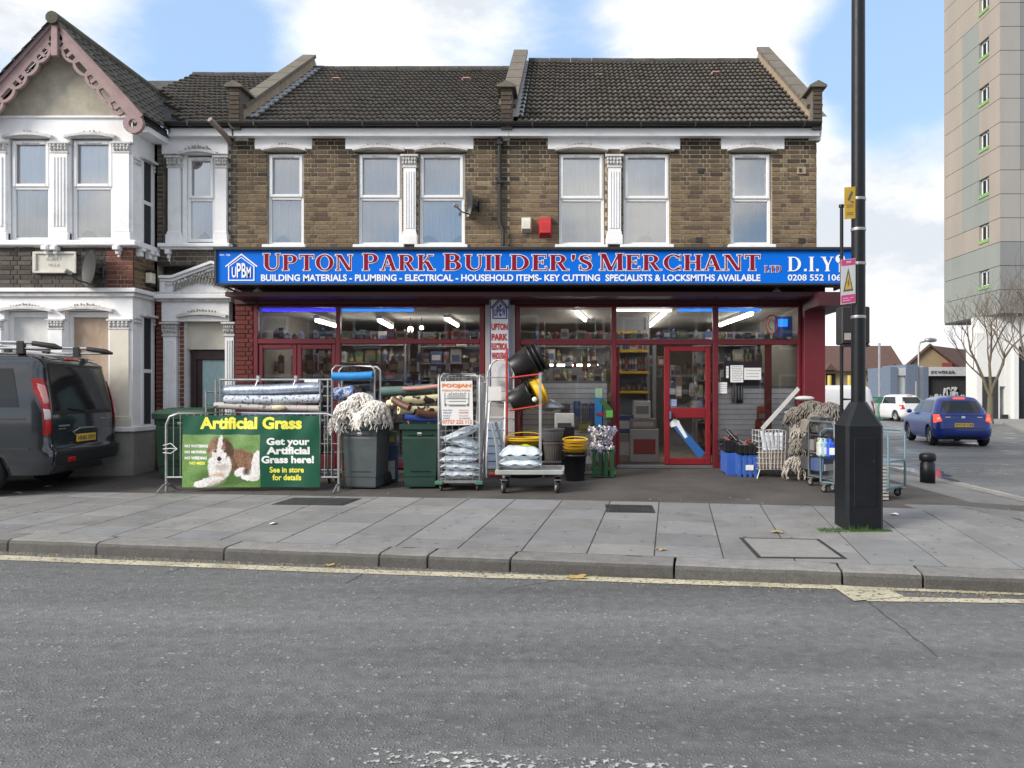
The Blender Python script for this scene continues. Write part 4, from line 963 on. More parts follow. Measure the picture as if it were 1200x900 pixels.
bayband('bay_sill', 282.5, 289, .10, white, .015); bayband('string_course', 338, 343, .09, white); bayband('string_course', 343.3, 348, .05, stonew); bayband('bay_cornice', 136, 139, .03, white)
bayband('ground_sill', 500, 506, .06, white); bayband('plinth', 506.4, 560, .02, mat('grey_plinth', (.30, .29, .27), rough=.9, var=.2, dirt=.5, dcol=(.12, .11, .1)), .004)
for px in (54, 64.5, 137): corbel(HV, bx_(px), bx_(px + 7), bz_(302), bz_(289.5), B, .14)
for y in (B + .14, B + .4, B + .56):
    part('corbel', HV, lambda mb: (mb.box(BR - .01, y - .04, bz_(293), BR + .12, y + .05, bz_(289.5), white, None, None, .008), mb.box(BR - .01, y - .035, bz_(299), BR + .08, y + .04, bz_(293), white, None, None, .008)))
for a, b in ((-18, 10), (58, 82), (132, 154.5)):
    wide = b - a > 22 and a > 100
    pilaster(HV, bx_(a) + .02, bx_(b) - .01, bz_(282), bz_(167), B, .05, 4, .18, .17, white, a + 90, fl=(a != 132))
for a, b in ((-16, 5), (56, 76), (127, 154)):
    pilaster(HV, bx_(a) + .02, bx_(b) - .01, bz_(500), bz_(374), B, .05, 4, .17, .17, white if a < 127 else cream, a + 190, fl=False)
# narrow side lights of the bay
for zt, zb in ((bz_(182), bz_(280)), (bz_(370), bz_(498))):
    part('side_window', HV, lambda mb: (mb.box(BR - .002, B + .24, zb, BR + .02, B + .29, zt, upvc), mb.box(BR - .002, B + .52, zb, BR + .02, B + .57, zt, upvc), mb.box(BR, B + .29, zb, BR + .006, B + .52, zt, darkin), mb.box(BR - .002, B + .29, (zt + zb) / 2 - .03, BR + .015, B + .52, (zt + zb) / 2 + .03, upvc)))
    part('side_capital', HV, lambda mb: [mb.blob((BR + .02, y, zt - .03 + dz), .025, .03, .03, stonew, 8) for y in (B + .05, B + .12, B + .19, B + .6) for dz in (-.06, 0)])
    part('side_hood', HV, lambda mb: mb.box(BR, B + .2, zt + .01, BR + .1, B + .6, zt + .05, stonew, None, None, .01))
# stone name plate
plate = mat('stone_plate', (.60, .58, .52), rough=.85, var=.12, vs=9, dirt=.4, dcol=(.3, .28, .24))
np_ = part('name_plate', HV, lambda mb: (mb.box(bx_(39), B - .03, bz_(320), bx_(89), B + .01, bz_(295), plate, None, None, .01),))
part('plate_rim', np_, lambda mb: [pbox(mb, *q, B - .055, .03, plate, None, .006) for q in ((39, 89, 295, 297.5), (39, 89, 317.5, 320), (39, 42, 297.6, 317.4), (86, 89, 297.6, 317.4))])
text('ALBERT', bx_(56), bx_(74), bz_(306), bz_(302.5), B - .032, mat('faded_ink', (.22, .21, .19)), np_, .0); text('VILLA', bx_(58), bx_(72), bz_(313), bz_(309.5), B - .032, MATS['faded_ink'], np_, .0)
dish((bx_(121), B - .02, bz_(317)), .27, radians(-36), 4, dm, 'dark round satellite dish on the villa bay beside the stone name plate')
t = thing('wall_lamp', 'small cream box lamp on the side of the villa bay', 'lamp', (BR, B + .42, bz_(325)))
part('lamp_housing', t, lambda mb: (mb.box(BR + .0, B + .36, bz_(328), BR + .1, B + .50, bz_(315), mat('cream_lens', (.78, .74, .58), rough=.4), None, None, .01), mb.box(BR + .0, B + .35, bz_(331), BR + .11, B + .51, bz_(328), blackm, None, None, .01), mb.box(BR, B + .35, bz_(315), BR + .11, B + .51, bz_(312), blackm, None, None, .01)))
# gable
GA = (BC, 7.44); GB = 12.28
gr = (PX(168, 12.15), PZ(139, 12.15)); gl = (2 * BC - gr[0], gr[1])
stuccom = mat('old_stucco', (.40, .37, .30), rough=.95, var=.25, vs=4, bump=1, bs=25, dirt=.5, dcol=(.27, .25, .2), ds=3)
part('gable_wall', HV, lambda mb: mb.prism([(BL_, bz_(136)), (BR, bz_(136)), (gr[0] - .1, gr[1] - .0), (gr[0] - .1, gr[1] + .06), (BC, GA[1] - .06), (gl[0] + .1, gl[1] + .06), (gl[0] + .1, gl[1])], B + .004, B + .2, stuccom))
bargem = mat('mauve_bargeboard', (.33, .235, .235), rough=.8, var=.15, vs=8, dirt=.4, dcol=(.2, .15, .15), ds=6)
def barge(mb):
    for sgn, end in ((1, gr), (-1, gl)):
        ax, az = GA; dx, dz = end[0] - ax, end[1] - az; L = sqrt(dx * dx + dz * dz); ux, uz = dx / L, dz / L; nx, nz = (uz, -ux) if sgn > 0 else (-uz, ux)
        pt = lambda s, t: (ax + ux * s + nx * t, az + uz * s + nz * t)
        Y0, Y1 = 12.10, 12.15
        def qd(a, b, c, d, m=bargem): mb.prism([a, b, c, d], Y0, Y1, m)
        qd(pt(0, -.02), pt(L, -.02), pt(L, .14), pt(0.05, .14)); mb.prism([pt(0, -.05), pt(L, -.05), pt(L, .01), pt(0, .01)], Y0 - .03, Y0 - .001, bargem)
        k = 6; a = .1; st = (L - .35) / k
        for i in range(k):               # scalloped fringe with pierced gaps
            s0 = a + i * st; c = s0 + st / 2; n = 8; out = []
            for j in range(n + 1): q = pi * j / n; out.append((c - st / 2 * cos(q) * .98, .15 + .085 * sin(q) ** .7))
            for j in range(n):
                (sa, ta), (sb, tb) = out[j], out[j + 1]; w_ = .05
                qd(pt(sa, ta), pt(sb, tb), pt(sb, tb + w_), pt(sa, ta + w_))
            mb.prism([pt(s0 - .04, .14), pt(s0 + .05, .14), pt(s0 + .02, .24), pt(s0 - .02, .24)], Y0 + .001, Y1 - .001, bargem)
            qd(pt(c - .03, .14), pt(c + .03, .14), pt(c + .02, .25), pt(c - .02, .25)) if i % 2 else None
        ex, ez = pt(L - .02, .16); n = 14
        for j in range(n):
            q0, q1 = 2 * pi * j / n, 2 * pi * (j + 1) / n
            mb.prism([(ex + .16 * cos(q0), ez + .16 * sin(q0)), (ex + .16 * cos(q1), ez + .16 * sin(q1)), (ex + .07 * cos(q1), ez + .07 * sin(q1)), (ex + .07 * cos(q0), ez + .07 * sin(q0))], Y0 - .01, Y1 + .01, bargem)
    mb.box(GA[0] - .055, 12.06, GA[1] - .55, GA[0] + .055, 12.14, GA[1] - .02, bargem, None, None, .01)
part('bargeboard', HV, barge)
def gable_tiles():
    # right and left slopes of the bay roof, tiles running down to the eaves
    for sgn, end in ((1, gr), (-1, gl)):
        dx, dz = end[0] - GA[0] + .05 * sgn, end[1] - GA[1]; L = sqrt(dx * dx + dz * dz); n = 9; st = MB(); cnt = 0
        for i in range(n):
            for j in range(22):
                y0 = 12.02 + j * .19; s = i / n
                if y0 + .19 > 12.9 + (1 - s) * 3.1: continue
                xa, za = GA[0] + dx * s, GA[1] + .04 + dz * s; xb, zb = GA[0] + dx * (s + 1.1 / n), GA[1] + .04 + dz * (s + 1.1 / n)
                k = srand(.7, 1.3); c = (.058 * k, .055 * k, .045 * k); lift = .022
                v = [(xa, y0, za), (xa, y0 + .18, za), (xb, y0 + .18, zb + lift), (xb, y0, zb + lift), (xb, y0 + .18, zb), (xb, y0, zb), (xa, y0 + .09, za + .03), (xb, y0 + .09, zb + .05)]
                f = [(0, 6, 7, 3), (6, 1, 2, 7), (3, 2, 4, 5), (0, 3, 5)]
                if sgn > 0: mb = MB(); mb.add(v, f, tilem, c); mb.obj('roof_tile', HV)
                else: st.add(v, f, tilem, c)
        if st.v: st.obj('roof_tiles', HV, kind='stuff')
gable_tiles()
part('ridge', HV, lambda mb: mb.tube([(BC, 12.0, GA[1] + .03), (BC, 15.9, GA[1] + .0)], .1, tilem, 10, (.08, .08, .06)))
part('valley_flashing', HV, lambda mb: mb.tube([(gr[0] - .05, 12.9, gr[1] + .12), (BC + .45, 15.3, GA[1] - .25)], [.035, .03], leadm, 6))
rv = thing
roof(HV, BC + .02, x_(272), 8.4, nmax=260, xv=lambda f: BC + .1 + (gr[0] - BC) * (1 - f * 1.75) if f < .57 else BC)
part('roof_back', HV, lambda mb: mb.quad((NL, EAVE_D + .4, EAVE), (BC + .0, EAVE_D + .4, EAVE), (BC, RIDGE_D, 8.3), (NL, RIDGE_D, 8.3), tilem, (.05, .05, .045)))
gutter(HV, gr[0] + .02, x_(276)); part('bay_gutter', HV, lambda mb: (mb.box(gr[0] - .07, 12.2, gr[1] - .04, gr[0] + .01, 12.85, gr[1] + .05, blackm), mb.box(BR + .002, 12.36, gr[1] - .14, gr[0] - .03, 12.98, gr[1] - .05, white)))
part('waste_pipe', HV, lambda mb: mb.tube([(x_(262), D - .5, z_(152)), (x_(270), D - .2, z_(163)), (x_(270), D, z_(168))], .045, mat('rusty_pipe', (.25, .2, .17), rough=.7), 10))

# ================================================================ SHOPFRONT
SF = 12.8; sx = lambda p: PX(p, SF); sz = lambda p: PZ(p, SF); FL = .335
redm = mat('maroon_paint', (.135, .014, .022), rough=.38, var=.12, vs=4, dirt=.2, dcol=(.06, .01, .015), ds=8)
redl = mat('red_door_paint', (.21, .012, .02), rough=.35, var=.12, vs=4)
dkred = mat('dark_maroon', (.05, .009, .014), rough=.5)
sgl = glass('shop_pane', k=3.2, ior=1.5)
SHOP = thing('shopfront', 'maroon framed shopfront with tall glass panes and one open door under the blue sign', 'shopfront', (-.8, SF, .3))
def bar(name, a, b, c, d, th=.09, m=None, y=SF, bev=.008): return part(name, SHOP, lambda mb: mb.box(sx(a), y, sz(d), sx(b), y + th, sz(c), m or redm, None, None, bev))
for a, b, c, d in ((297, 302, 357.5, 549), (393.5, 398.5, 357.5, 549), (562, 568, 357.5, 549), (604, 609.5, 357.5, 549), (716.5, 722.5, 357.5, 549), (835.5, 842, 357.5, 549), (935, 939, 357.5, 549)): bar('mullion', a, b, c, d)
for a, b in ((302, 393.5), (398.5, 562), (609.5, 716.5), (722.5, 835.5), (842, 935)): bar('transom', a, b, 398 if a > 600 else 397, 404 if a > 600 else 403, .088)
for a, b in ((302, 393.5), (398.5, 562), (609.5, 716.5), (842, 935)): bar('bottom_rail', a, b, 541, 549, .088)
for a, b in ((302, 393.5), (398.5, 562), (609.5, 716.5), (722.5, 835.5), (842, 935)):
    bar('top_rail', a, b, 357.5, 360, .087)
    part('pane', SHOP, lambda mb: mb.quad((sx(a), SF + .05, sz(397)), (sx(b), SF + .05, sz(397)), (sx(b), SF + .05, sz(360)), (sx(a), SF + .05, sz(360)), sgl))
for a, b in ((398.5, 562), (609.5, 716.5), (842, 935)):
    part('pane', SHOP, lambda mb: mb.quad((sx(a), SF + .05, sz(541)), (sx(b), SF + .05, sz(541)), (sx(b), SF + .05, sz(404)), (sx(a), SF + .05, sz(404)), sgl))
for a, b in ((302.3, 347), (347.6, 393.2)):
    w_ = part('casement', SHOP, lambda mb: [mb.box(sx(q[0]), SF + .02 + q[4], sz(q[3]), sx(q[1]), SF + .09, sz(q[2]), redm, None, None, .008) for q in ((a, a + 5, 403.3, 541, 0), (b - 5, b, 403.3, 541, 0), (a + 5, b - 5, 403.3, 409, .001), (a + 5, b - 5, 533, 541, .001))])
    part('pane', w_, lambda mb: mb.quad((sx(a + 5), SF + .06, sz(533)), (sx(b - 5), SF + .06, sz(533)), (sx(b - 5), SF + .06, sz(409)), (sx(a + 5), SF + .06, sz(409)), sgl))
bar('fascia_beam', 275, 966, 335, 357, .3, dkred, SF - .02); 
bricks(SHOP, sx(275.5), sx(296.5), .33, sz(357.6), SF - .0, fn=maroonbrick, key='maroon', nmax=120, mort=mat('red_mortar', (.07, .02, .018), rough=.9))
part('pier', SHOP, lambda mb: (mb.box(sx(569), SF - .03, .33, sx(603.5), SF + .4, sz(357.2), mat('grey_render', (.42, .41, .40), rough=.8, dirt=.3), None, None, .005), mb.box(sx(566), SF + .03, .33, sx(608), SF + .42, sz(357.2), dkred)))
part('end_pier', SHOP, lambda mb: mb.box(sx(939.5), SF - .14, .33, sx(964), SF + .5, sz(335), redm, None, None, .006))
part('side_wall', SHOP, lambda mb: (mb.box(sx(963), SF + .36, .33, sx(963) + .02, SF + 6, 3.3, redm), mb.box(sx(939), SF - .9, 2.95, sx(966) + .22, SF + .6, 3.16, dkred)))
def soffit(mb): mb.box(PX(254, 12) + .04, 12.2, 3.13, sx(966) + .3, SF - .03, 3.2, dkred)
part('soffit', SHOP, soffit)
# door leaves
dl = part('door', SHOP, lambda mb: [mb.box(sx(a), SF + .005, sz(d), sx(b), SF + .07, sz(c), redl, None, None, .01) for a, b, c, d in ((778.5, 785, 406, 545), (827, 833, 406, 545), (785, 827, 406, 412), (785, 827, 478, 490), (785, 827, 537, 545))])
for c, d in ((412, 478), (490, 537)): part('glazing', dl, lambda mb: mb.quad((sx(785), SF + .04, sz(d)), (sx(827), SF + .04, sz(d)), (sx(827), SF + .04, sz(c)), (sx(785), SF + .04, sz(c)), sgl))
part('handle', dl, lambda mb: mb.box(sx(784.3), SF - .05, sz(491), sx(786.6), SF - .01, sz(482), mat('blue_handle', (.09, .15, .3), rough=.4), None, None, .008))
bar('threshold', 722.5, 835.5, 545.3, 549, .15, mat('steel_threshold', (.2, .2, .2), rough=.5, metal=.6))
ol = part('open_door', SHOP, lambda mb: [mb.box(sx(723), SF + .1 + a, sz(d), sx(726.5), SF + .1 + b, sz(c), redl, None, None, .008) for a, b, c, d in ((0, .08, 406, 545), (.72, .8, 406, 545), (.08, .72, 406, 413), (.08, .72, 478, 490), (.08, .72, 536, 545))])
# printed hammer poster on the lower door glass
hp = part('hammer_poster', dl, lambda mb: mb.add([(sx(a), SF + .028, sz(b)) for a, b in ((787, 495), (793, 493), (827, 531), (819, 537), (789, 500))], [(0, 1, 2, 3, 4)], mat('poster_blue', (.03, .12, .36), rough=.35, var=.1)))
part('hammer_print', hp, lambda mb: mb.add([(sx(a), SF + .025, sz(b)) for a, b in ((784, 497), (790, 491), (796, 493), (797, 496), (806, 512), (803, 514), (793, 499), (787, 501))], [(7, 6, 3, 2, 1, 0), (6, 5, 4, 3)], mat('print_white', (.78, .8, .82), rough=.4)))
# ---- sign
SG = 12.0; gx = lambda p: PX(p, SG); gzz = lambda p: PZ(p, SG)
bluem = mat('sign_blue', (.0, .14, .66), rough=.5, var=.02, vs=1, spec=.15)
lwhite = mat('sign_white', (.82, .83, .86), rough=.5, var=0); lmar = mat('sign_maroon', (.23, .008, .03), rough=.6, var=0, spec=.1)
SIGN = thing('shop_sign', 'long blue sign reading UPTON PARK BUILDER\'S MERCHANT above the shop windows', 'sign', (gx(627), SG, gzz(333)))
SR = gx(1001.5)
part('panel', SIGN, lambda mb: mb.box(gx(254.5), SG, gzz(332), SR - .02, SG + .05, gzz(293.5), bluem))
part('frame', SIGN, lambda mb: (mb.box(gx(252), SG - .03, gzz(334.5), SR, SG + .28, gzz(332), blackm, None, None, .005), mb.box(gx(251), SG - .05, gzz(293.5), SR + .02, SG + .95, gzz(290), blackm, None, None, .005), mb.box(gx(252), SG - .03, gzz(332), gx(254.5), SG + .28, gzz(293.5), blackm), mb.box(SR - .03, SG + .051, gzz(332), SR, SG + .9, gzz(293.5), bluem)))
part('side_panel', SIGN, lambda mb: mb.box(gx(254.5) + .01, SG + .06, gzz(332), gx(254.5) + .04, SG + .95, gzz(293.5), blackm))
part('strut', SIGN, lambda mb: mb.tube([(gx(258), SG + .1, gzz(334)), (gx(275), SG + .75, gzz(345)), (gx(280), SG + .8, gzz(352))], .015, blackm, 6))
LY = SG - .006
txt = "UPTON PARK BUILDER'S MERCHANT"
def serif_words(spec):
    for wd, a, b, cap in spec:
        if cap: serif(wd, gx(a), gx(b), gzz(316.8), gzz(297.4) - gzz(316.8), gzz(298.6) - gzz(316.8), LY, lmar, lwhite, SIGN, big=(0,))
serif_words((('UPTON', 308, 414, 1), ('PARK', 425, 510, 1), ("BUILDER'S", 520, 694.5, 1), ('MERCHANT', 702, 891, 1)))
serif('LTD', gx(896), gx(916), gzz(319), gzz(311.4) - gzz(319), 0, LY, lmar, lwhite, SIGN, big=(0, 1, 2), edge=.006)
serif('D.I.Y', gx(923), gx(977), gzz(318), gzz(301) - gzz(318), 0, LY, lwhite, None, SIGN, big=(0, 1, 2, 3, 4))
text('BUILDING MATERIALS - PLUMBING - ELECTRICAL - HOUSEHOLD ITEMS- KEY CUTTING  SPECIALISTS & LOCKSMITHS AVAILABLE', gx(306), gx(891), gzz(329.6), gzz(321.6), LY, lwhite, SIGN, .028)
text('0208 552 1061', gx(923), gx(989), gzz(329), gzz(321.5), LY, lwhite, SIGN, .018); text('434 - 436', gx(257.5), gx(270), gzz(300), gzz(297.6), LY, lwhite, SIGN, .01)
def outline_poly(mb, pts, w, y, m, cl=True):
    n = len(pts)
    for i in range(n if cl else n - 1):
        a, b = pts[i], pts[(i + 1) % n]; l = sqrt((b[0] - a[0]) ** 2 + (b[1] - a[1]) ** 2); ux, uz = (b[0] - a[0]) / l * w / 2, (b[1] - a[1]) / l * w / 2
        mb.add([(a[0] - ux - uz, y - i * .0002, a[1] - uz + ux), (a[0] - ux + uz, y - i * .0002, a[1] - uz - ux), (b[0] + ux + uz, y - i * .0002, b[1] + uz - ux), (b[0] + ux - uz, y - i * .0002, b[1] + uz + ux)], [(0, 1, 2, 3)], m)
def house_logo(parent, fx, fz, y, x0, x1, zt, zb, m, word, off, wm=None):
    xm = (x0 + x1) / 2; e = (x1 - x0) * .09; ze = zt + (zb - zt) * .46
    def f(mb):
        outline_poly(mb, [(fx(x0), fz(ze)), (fx(xm), fz(zt)), (fx(x1), fz(ze))], .02, y, m, False)
        outline_poly(mb, [(fx(x0 + e), fz(ze + .5)), (fx(xm), fz(zt + (zb - zt) * .12)), (fx(x1 - e), fz(ze + .5))], .012, y - .001, m, False)
        outline_poly(mb, [(fx(x0 + e), fz(ze)), (fx(x0 + e), fz(zb)), (fx(x1 - e), fz(zb)), (fx(x1 - e), fz(ze))], .018, y - .002, m, False)
    part('house_logo', parent, f)
    w_ = (x1 - x0 - 4 * e) / len(word)
    for i, ch in enumerate(word):
        a = x0 + 2 * e + i * w_ - (e * .5 if len(word) and word == 'UPEW' else 0); c = abs((a + w_ / 2) - xm) / (xm - x0)
        text(ch, fx(a + .4), fx(a + w_ * (1.5 if word == 'UPEW' and ch == 'W' else 1) - .2), fz(zb - (zb - zt) * .1), fz(zt + (zb - zt) * (.27 + .45 * c)), y - .004, wm or m, parent, off)
house_logo(SIGN, gx, gzz, LY, 265, 301, 298, 328.5, lwhite, 'UPBM', .02)
def key(mb):
    cx, cz = gx(984.5), gzz(303.5)
    for j in range(16):
        a, b = 2 * pi * j / 16, 2 * pi * (j + 1) / 16; mb.add([(cx + .075 * cos(a), LY, cz + .07 * sin(a)), (cx + .075 * cos(b), LY, cz + .07 * sin(b)), (cx + .022 * cos(b), LY, cz + .03 + .022 * sin(b)), (cx + .022 * cos(a), LY, cz + .03 + .022 * sin(a))], [(0, 1, 2, 3)], lwhite)
    mb.quad((cx - .022, LY, gzz(319)), (cx + .022, LY, gzz(319)), (cx + .022, LY, cz - .05), (cx - .022, LY, cz - .05), lwhite)
    for k in (0, .05, .1): mb.quad((cx + .0, LY - .001, gzz(318) + k), (cx + .045, LY - .001, gzz(318) + k), (cx + .045, LY - .001, gzz(318) + k + .025), (cx + .0, LY - .001, gzz(318) + k + .025), lwhite)
part('key_logo', SIGN, key)
cctv(302, 341, 12.35, 0, 'white security camera under the left end of the blue sign'); cctv(910, 341, 12.35, 0, 'white security camera under the right part of the blue sign', mat('camera_grey', (.35, .35, .36), rough=.5))
# ---- vertical sign on the pier
VS = 12.66; vx = lambda p: PX(p, VS); vz = lambda p: PZ(p, VS)
vs_ = thing('pier_sign', 'tall white sign reading UPTON PARK ELECTRICAL WHOLESALE on the pier between the windows', 'sign', (vx(585), VS, vz(445)))
vr = mat('print_red', (.42, .02, .03), rough=.5, var=0); vb = mat('print_navy', (.03, .05, .24), rough=.5, var=0)
part('board', vs_, lambda mb: mb.box(vx(573.5), VS, vz(470), vx(597.5), VS + .04, vz(345), mat('sign_board_white', (.68, .68, .70), rough=.5, dirt=.2), None, None, .003))
part('border', vs_, lambda mb: [mb.box(vx(a), VS - .004, vz(470), vx(b), VS - .001, vz(345.5), vb) for a, b in ((573.8, 575.2), (595.8, 597.2))])
house_logo(vs_, vx, vz, VS - .006, 576, 595.5, 350, 373, vb, 'UPEW', .04)
for s_, a, b in (('UPTON', 387, 379), ('PARK', 399, 391), ('ELECTRICAL', 410, 402), ('WHOLESALE', 421, 413)): text(s_, vx(576), vx(595), vz(a), vz(b), VS - .006, vr, vs_, .045)
# ================================================================ SHOP INTERIOR
wallin = mat('shop_wall', (.20, .19, .165), rough=.9, var=.1); ceilm = mat('shop_ceiling', (.55, .53, .49), rough=.9, var=.1); floorin = mat('shop_floor', (.20, .15, .10), rough=.6, var=.15, vs=3)
YB = 18.2; IX0, IX1 = sx(299), sx(937)
ROOM = part('shop_room', SHOP, lambda mb: (mb.quad((IX0, SF + .1, FL + .012), (IX1, SF + .1, FL + .012), (IX1, YB, FL + .012), (IX0, YB, FL + .012), floorin), mb.quad((IX0, SF + .1, 3.03), (IX0, YB, 3.03), (IX1, YB, 3.03), (IX1, SF + .1, 3.03), ceilm), mb.quad((IX0, YB, FL), (IX1, YB, FL), (IX1, YB, 3.03), (IX0, YB, 3.03), wallin), mb.quad((IX0, SF + .1, FL), (IX0, YB, FL), (IX0, YB, 3.03), (IX0, SF + .1, 3.03), wallin), mb.quad((IX1, SF + .1, FL), (IX1, SF + .1, 3.03), (IX1, YB, 3.03), (IX1, YB, FL), wallin)))
tubem = mat('lit_tube', (1, 1, 1), emit=(1, .97, .9), es=9, var=0); bled = mat('blue_strip', (.01, .03, .3), emit=(.02, .02, .9), es=1.6, var=0); bled2 = mat('pale_blue_strip', (.05, .1, .4), emit=(.01, .17, .9), es=1.1, var=0); wled = mat('white_strip', (1, 1, 1), emit=(.95, 1, 1), es=1.6, var=0)
fitm = mat('light_fitting', (.6, .6, .58), rough=.5)
def tube_light(px, py, d, ln, rz, label):
    p = P(px, py, d); t = thing('ceiling_light', label, 'light', p, rz, 'tube lights on the shop ceiling')
    part('fitting', t, lambda mb: mb.box(-.05, -ln / 2, .03, .05, ln / 2, .09, fitm), world=False); part('tube', t, lambda mb: mb.tube([(0, -ln / 2 + .03, 0), (0, ln / 2 - .03, 0)], .03, tubem, 8), world=False)
for a in ((383, 379, 14.2, 1.2, 0, 'lit tube light seen through the upper pane left of the first mullion'), (452, 380, 14.4, 1.5, .08, 'lit tube light above the grey wheelie bin, in the wide upper pane'), (530, 378, 14.8, 1.4, 0, 'lit tube light near the right end of the wide upper pane left of the pier'), (681, 371, 14.0, 1.5, -.12, 'short lit tube light in the upper pane right of the pier sign'), (766.5, 377.5, 15.1, 3.5, 0, 'long slanting lit tube light above the shop doorway'), (861, 375, 14.3, 2.3, .05, 'slanting lit tube light in the upper pane at the right end of the shop')): tube_light(*a)
p = P(668, 428, 15.2); t = thing('ceiling_light', 'level tube light low inside the window above the yellow tubs', 'light', p, 0, 'tube lights on the shop ceiling'); part('tube', t, lambda mb: mb.tube([(-.55, 0, 0), (.55, 0, 0)], .02, tubem, 8), world=False)
part('drop_rod', t, lambda mb: (mb.tube([(-.5, 0, .02), (-.5, 0, 3.03 - p.z)], .006, fitm, 4), mb.tube([(.5, 0, .02), (.5, 0, 3.03 - p.z)], .006, fitm, 4)), world=False)
for px, py, lb in ((481, 386, 'larger round lit bulb hanging in the shop, above the cow-print rolls'), (494, 384, 'smaller round lit bulb hanging beside the larger one')):
    p = P(px, py, 14.6); r_ = .055 if px == 481 else .04; t = thing('pendant_lamp', lb, 'lamp', p)
    part('globe', t, lambda mb: mb.blob(p, r_, r_, r_, tubem, 12)); part('flex', t, lambda mb: mb.tube([p + Vector((0, 0, r_)), (p.x, p.y, 3.03)], .006, blackm, 4))
for a, b, m, lb in ((304, 393, bled, 'deep blue light strip at the top of the left shop window'), (399, 483, bled2, 'bright blue light strip along the top of the wide left window'), (723, 788, wled, 'white light strip at the top above the open doorway'), (796, 835.5, bled2, 'short blue light strip between the white strip and the right mullion'), (842.5, 893, bled2, 'blue light strip at the top of the right end window')):
    mb = MB(); mb.box(sx(a), SF + .1, sz(364), sx(b), SF + .13, sz(361.3), m); single('light_strip', mb, lb, 'light strip')
# --- stock
def cm_(c, rough=.55): return mat('stock_%02d%02d%02d' % tuple(int(x * 99) for x in c), c, rough=rough, var=.12, vs=20)
PAL = [(.33, .32, .30), (.22, .16, .10), (.05, .05, .055), (.25, .05, .04), (.05, .08, .19), (.40, .37, .33), (.18, .185, .19), (.32, .25, .08), (.07, .15, .09), (.12, .07, .05), (.22, .20, .17), (.48, .48, .46)]
PNAME = ['pale grey', 'brown', 'black', 'red', 'navy', 'cream', 'grey', 'mustard', 'green', 'chestnut', 'taupe', 'white']
_sm = {}
def stock_mesh(kind, ci):
    if (kind, ci) in _sm: return _sm[kind, ci]
    m = cm_(PAL[ci]); m2 = cm_(PAL[(ci * 5 + 3) % len(PAL)]); mb = MB()
    if kind == 'carton': mb.box(-.5, -.5, 0, .5, .5, 1, m, None, None, .03); mb.box(-.38, -.505, .25, .38, -.495, .7, m2); mb.box(-.5, -.06, 1.0, .5, .06, 1.004, m2)
    elif kind == 'can': mb.lathe([(0, 0), (.5, 0), (.5, .8), (.42, .86), (.25, .88), (.25, 1), (0, 1)], m, 10); mb.lathe([(.51, .2), (.51, .6)], m2, 10)
    elif kind == 'bottle': mb.lathe([(0, 0), (.42, 0), (.5, .05), (.5, .6), (.2, .78), (.16, .95), (0, .96)], m, 10); mb.lathe([(.2, .86), (.2, 1), (0, 1)], m2, 8); mb.lathe([(.505, .15), (.505, .5)], m2, 10)
    elif kind == 'kettle': mb.lathe([(0, 0), (.45, 0), (.5, .15), (.4, .55), (.2, .75), (.06, .8), (.05, .9), (0, .92)], m, 12); mb.tube([(-.4, 0, .5), (-.62, 0, .55), (-.6, 0, .2), (-.45, 0, .12)], .05, m2, 5); mb.tube([(.4, 0, .3), (.6, 0, .6)], [.09, .05], m, 6)
    elif kind == 'packet': mb.box(-.5, -.1, 0, .5, .1, 1, m, None, None, .08); mb.box(-.35, -.11, .1, .35, -.099, .55, m2); mb.box(-.12, -.02, 1, .12, .02, 1.1, m2)
    me = bpy.data.meshes.new(kind); me.from_pydata(mb.v, [], mb.f)
    for q in mb.mats: me.materials.append(q)
    me.polygons.foreach_set('material_index', mb.mi); me.polygons.foreach_set('use_smooth', mb.sm); _sm[kind, ci] = me; return me
def item(kind, x, y, z, w, d, h, label, group=None, ci=None, rz=0, cat=None):
    ci = R.randrange(len(PAL)) if ci is None else ci
    o = link(kind, stock_mesh(kind, ci)); o.location = (x, y, z); o.scale = (w, d, h); o.rotation_euler = (0, 0, rz); tag(o, label, cat or kind, group); return o
shelfm = mat('shelf_metal', (.22, .22, .23), rough=.5); shelfy = mat('yellow_shelf_edge', (.62, .38, .03), rough=.5)
def shelving(xa, xb, y, zs, label, edge=None, dep=.4):
    t = thing('shelving_unit', label, 'shelves', ((xa + xb) / 2, y, FL + .012))
    for z in zs:
        s_ = part('shelf', t, lambda mb: mb.box(xa, y, z - .02, xb, y + dep, z, shelfm))
        if edge: part('shelf_edge', s_, lambda mb: mb.box(xa, y - .012, z - .045, xb, y - .001, z + .002, edge))
    for x in (xa, xb): part('upright', t, lambda mb: (mb.box(x - .02, y + .0, FL + .012, x + .02, y + .04, max(zs) + .3, shelfm), mb.box(x - .02, y + dep - .04, FL + .012, x + .02, y + dep, max(zs) + .3, shelfm)))
    part('back_panel', t, lambda mb: mb.box(xa, y + dep, FL + .02, xb, y + dep + .01, max(zs) + .3, cm_((.25, .26, .27)))); return t
def fill(xa, xb, y, z, hmax, kinds, label, group, wmin=.07, wmax=.2, dens=.9, same=None):
    x = xa + .04
    while x < xb - .06:
        w = srand(wmin, wmax); k = R.choice(kinds); h = srand(.5, 1) * hmax
        if k in ('can', 'bottle'): w = min(w, .11)
        if R.random() < dens and x + w < xb:
            ci = R.randrange(len(PAL)) if same is None else same
            item(k, x + w / 2, y + srand(.1, .18), z + .001, w * .92, min(w, .2), h, '%s %s %s %s' % ('tall' if h > hmax * .75 else 'short', PNAME[ci], k, label), group, ci)
        x += w + .01
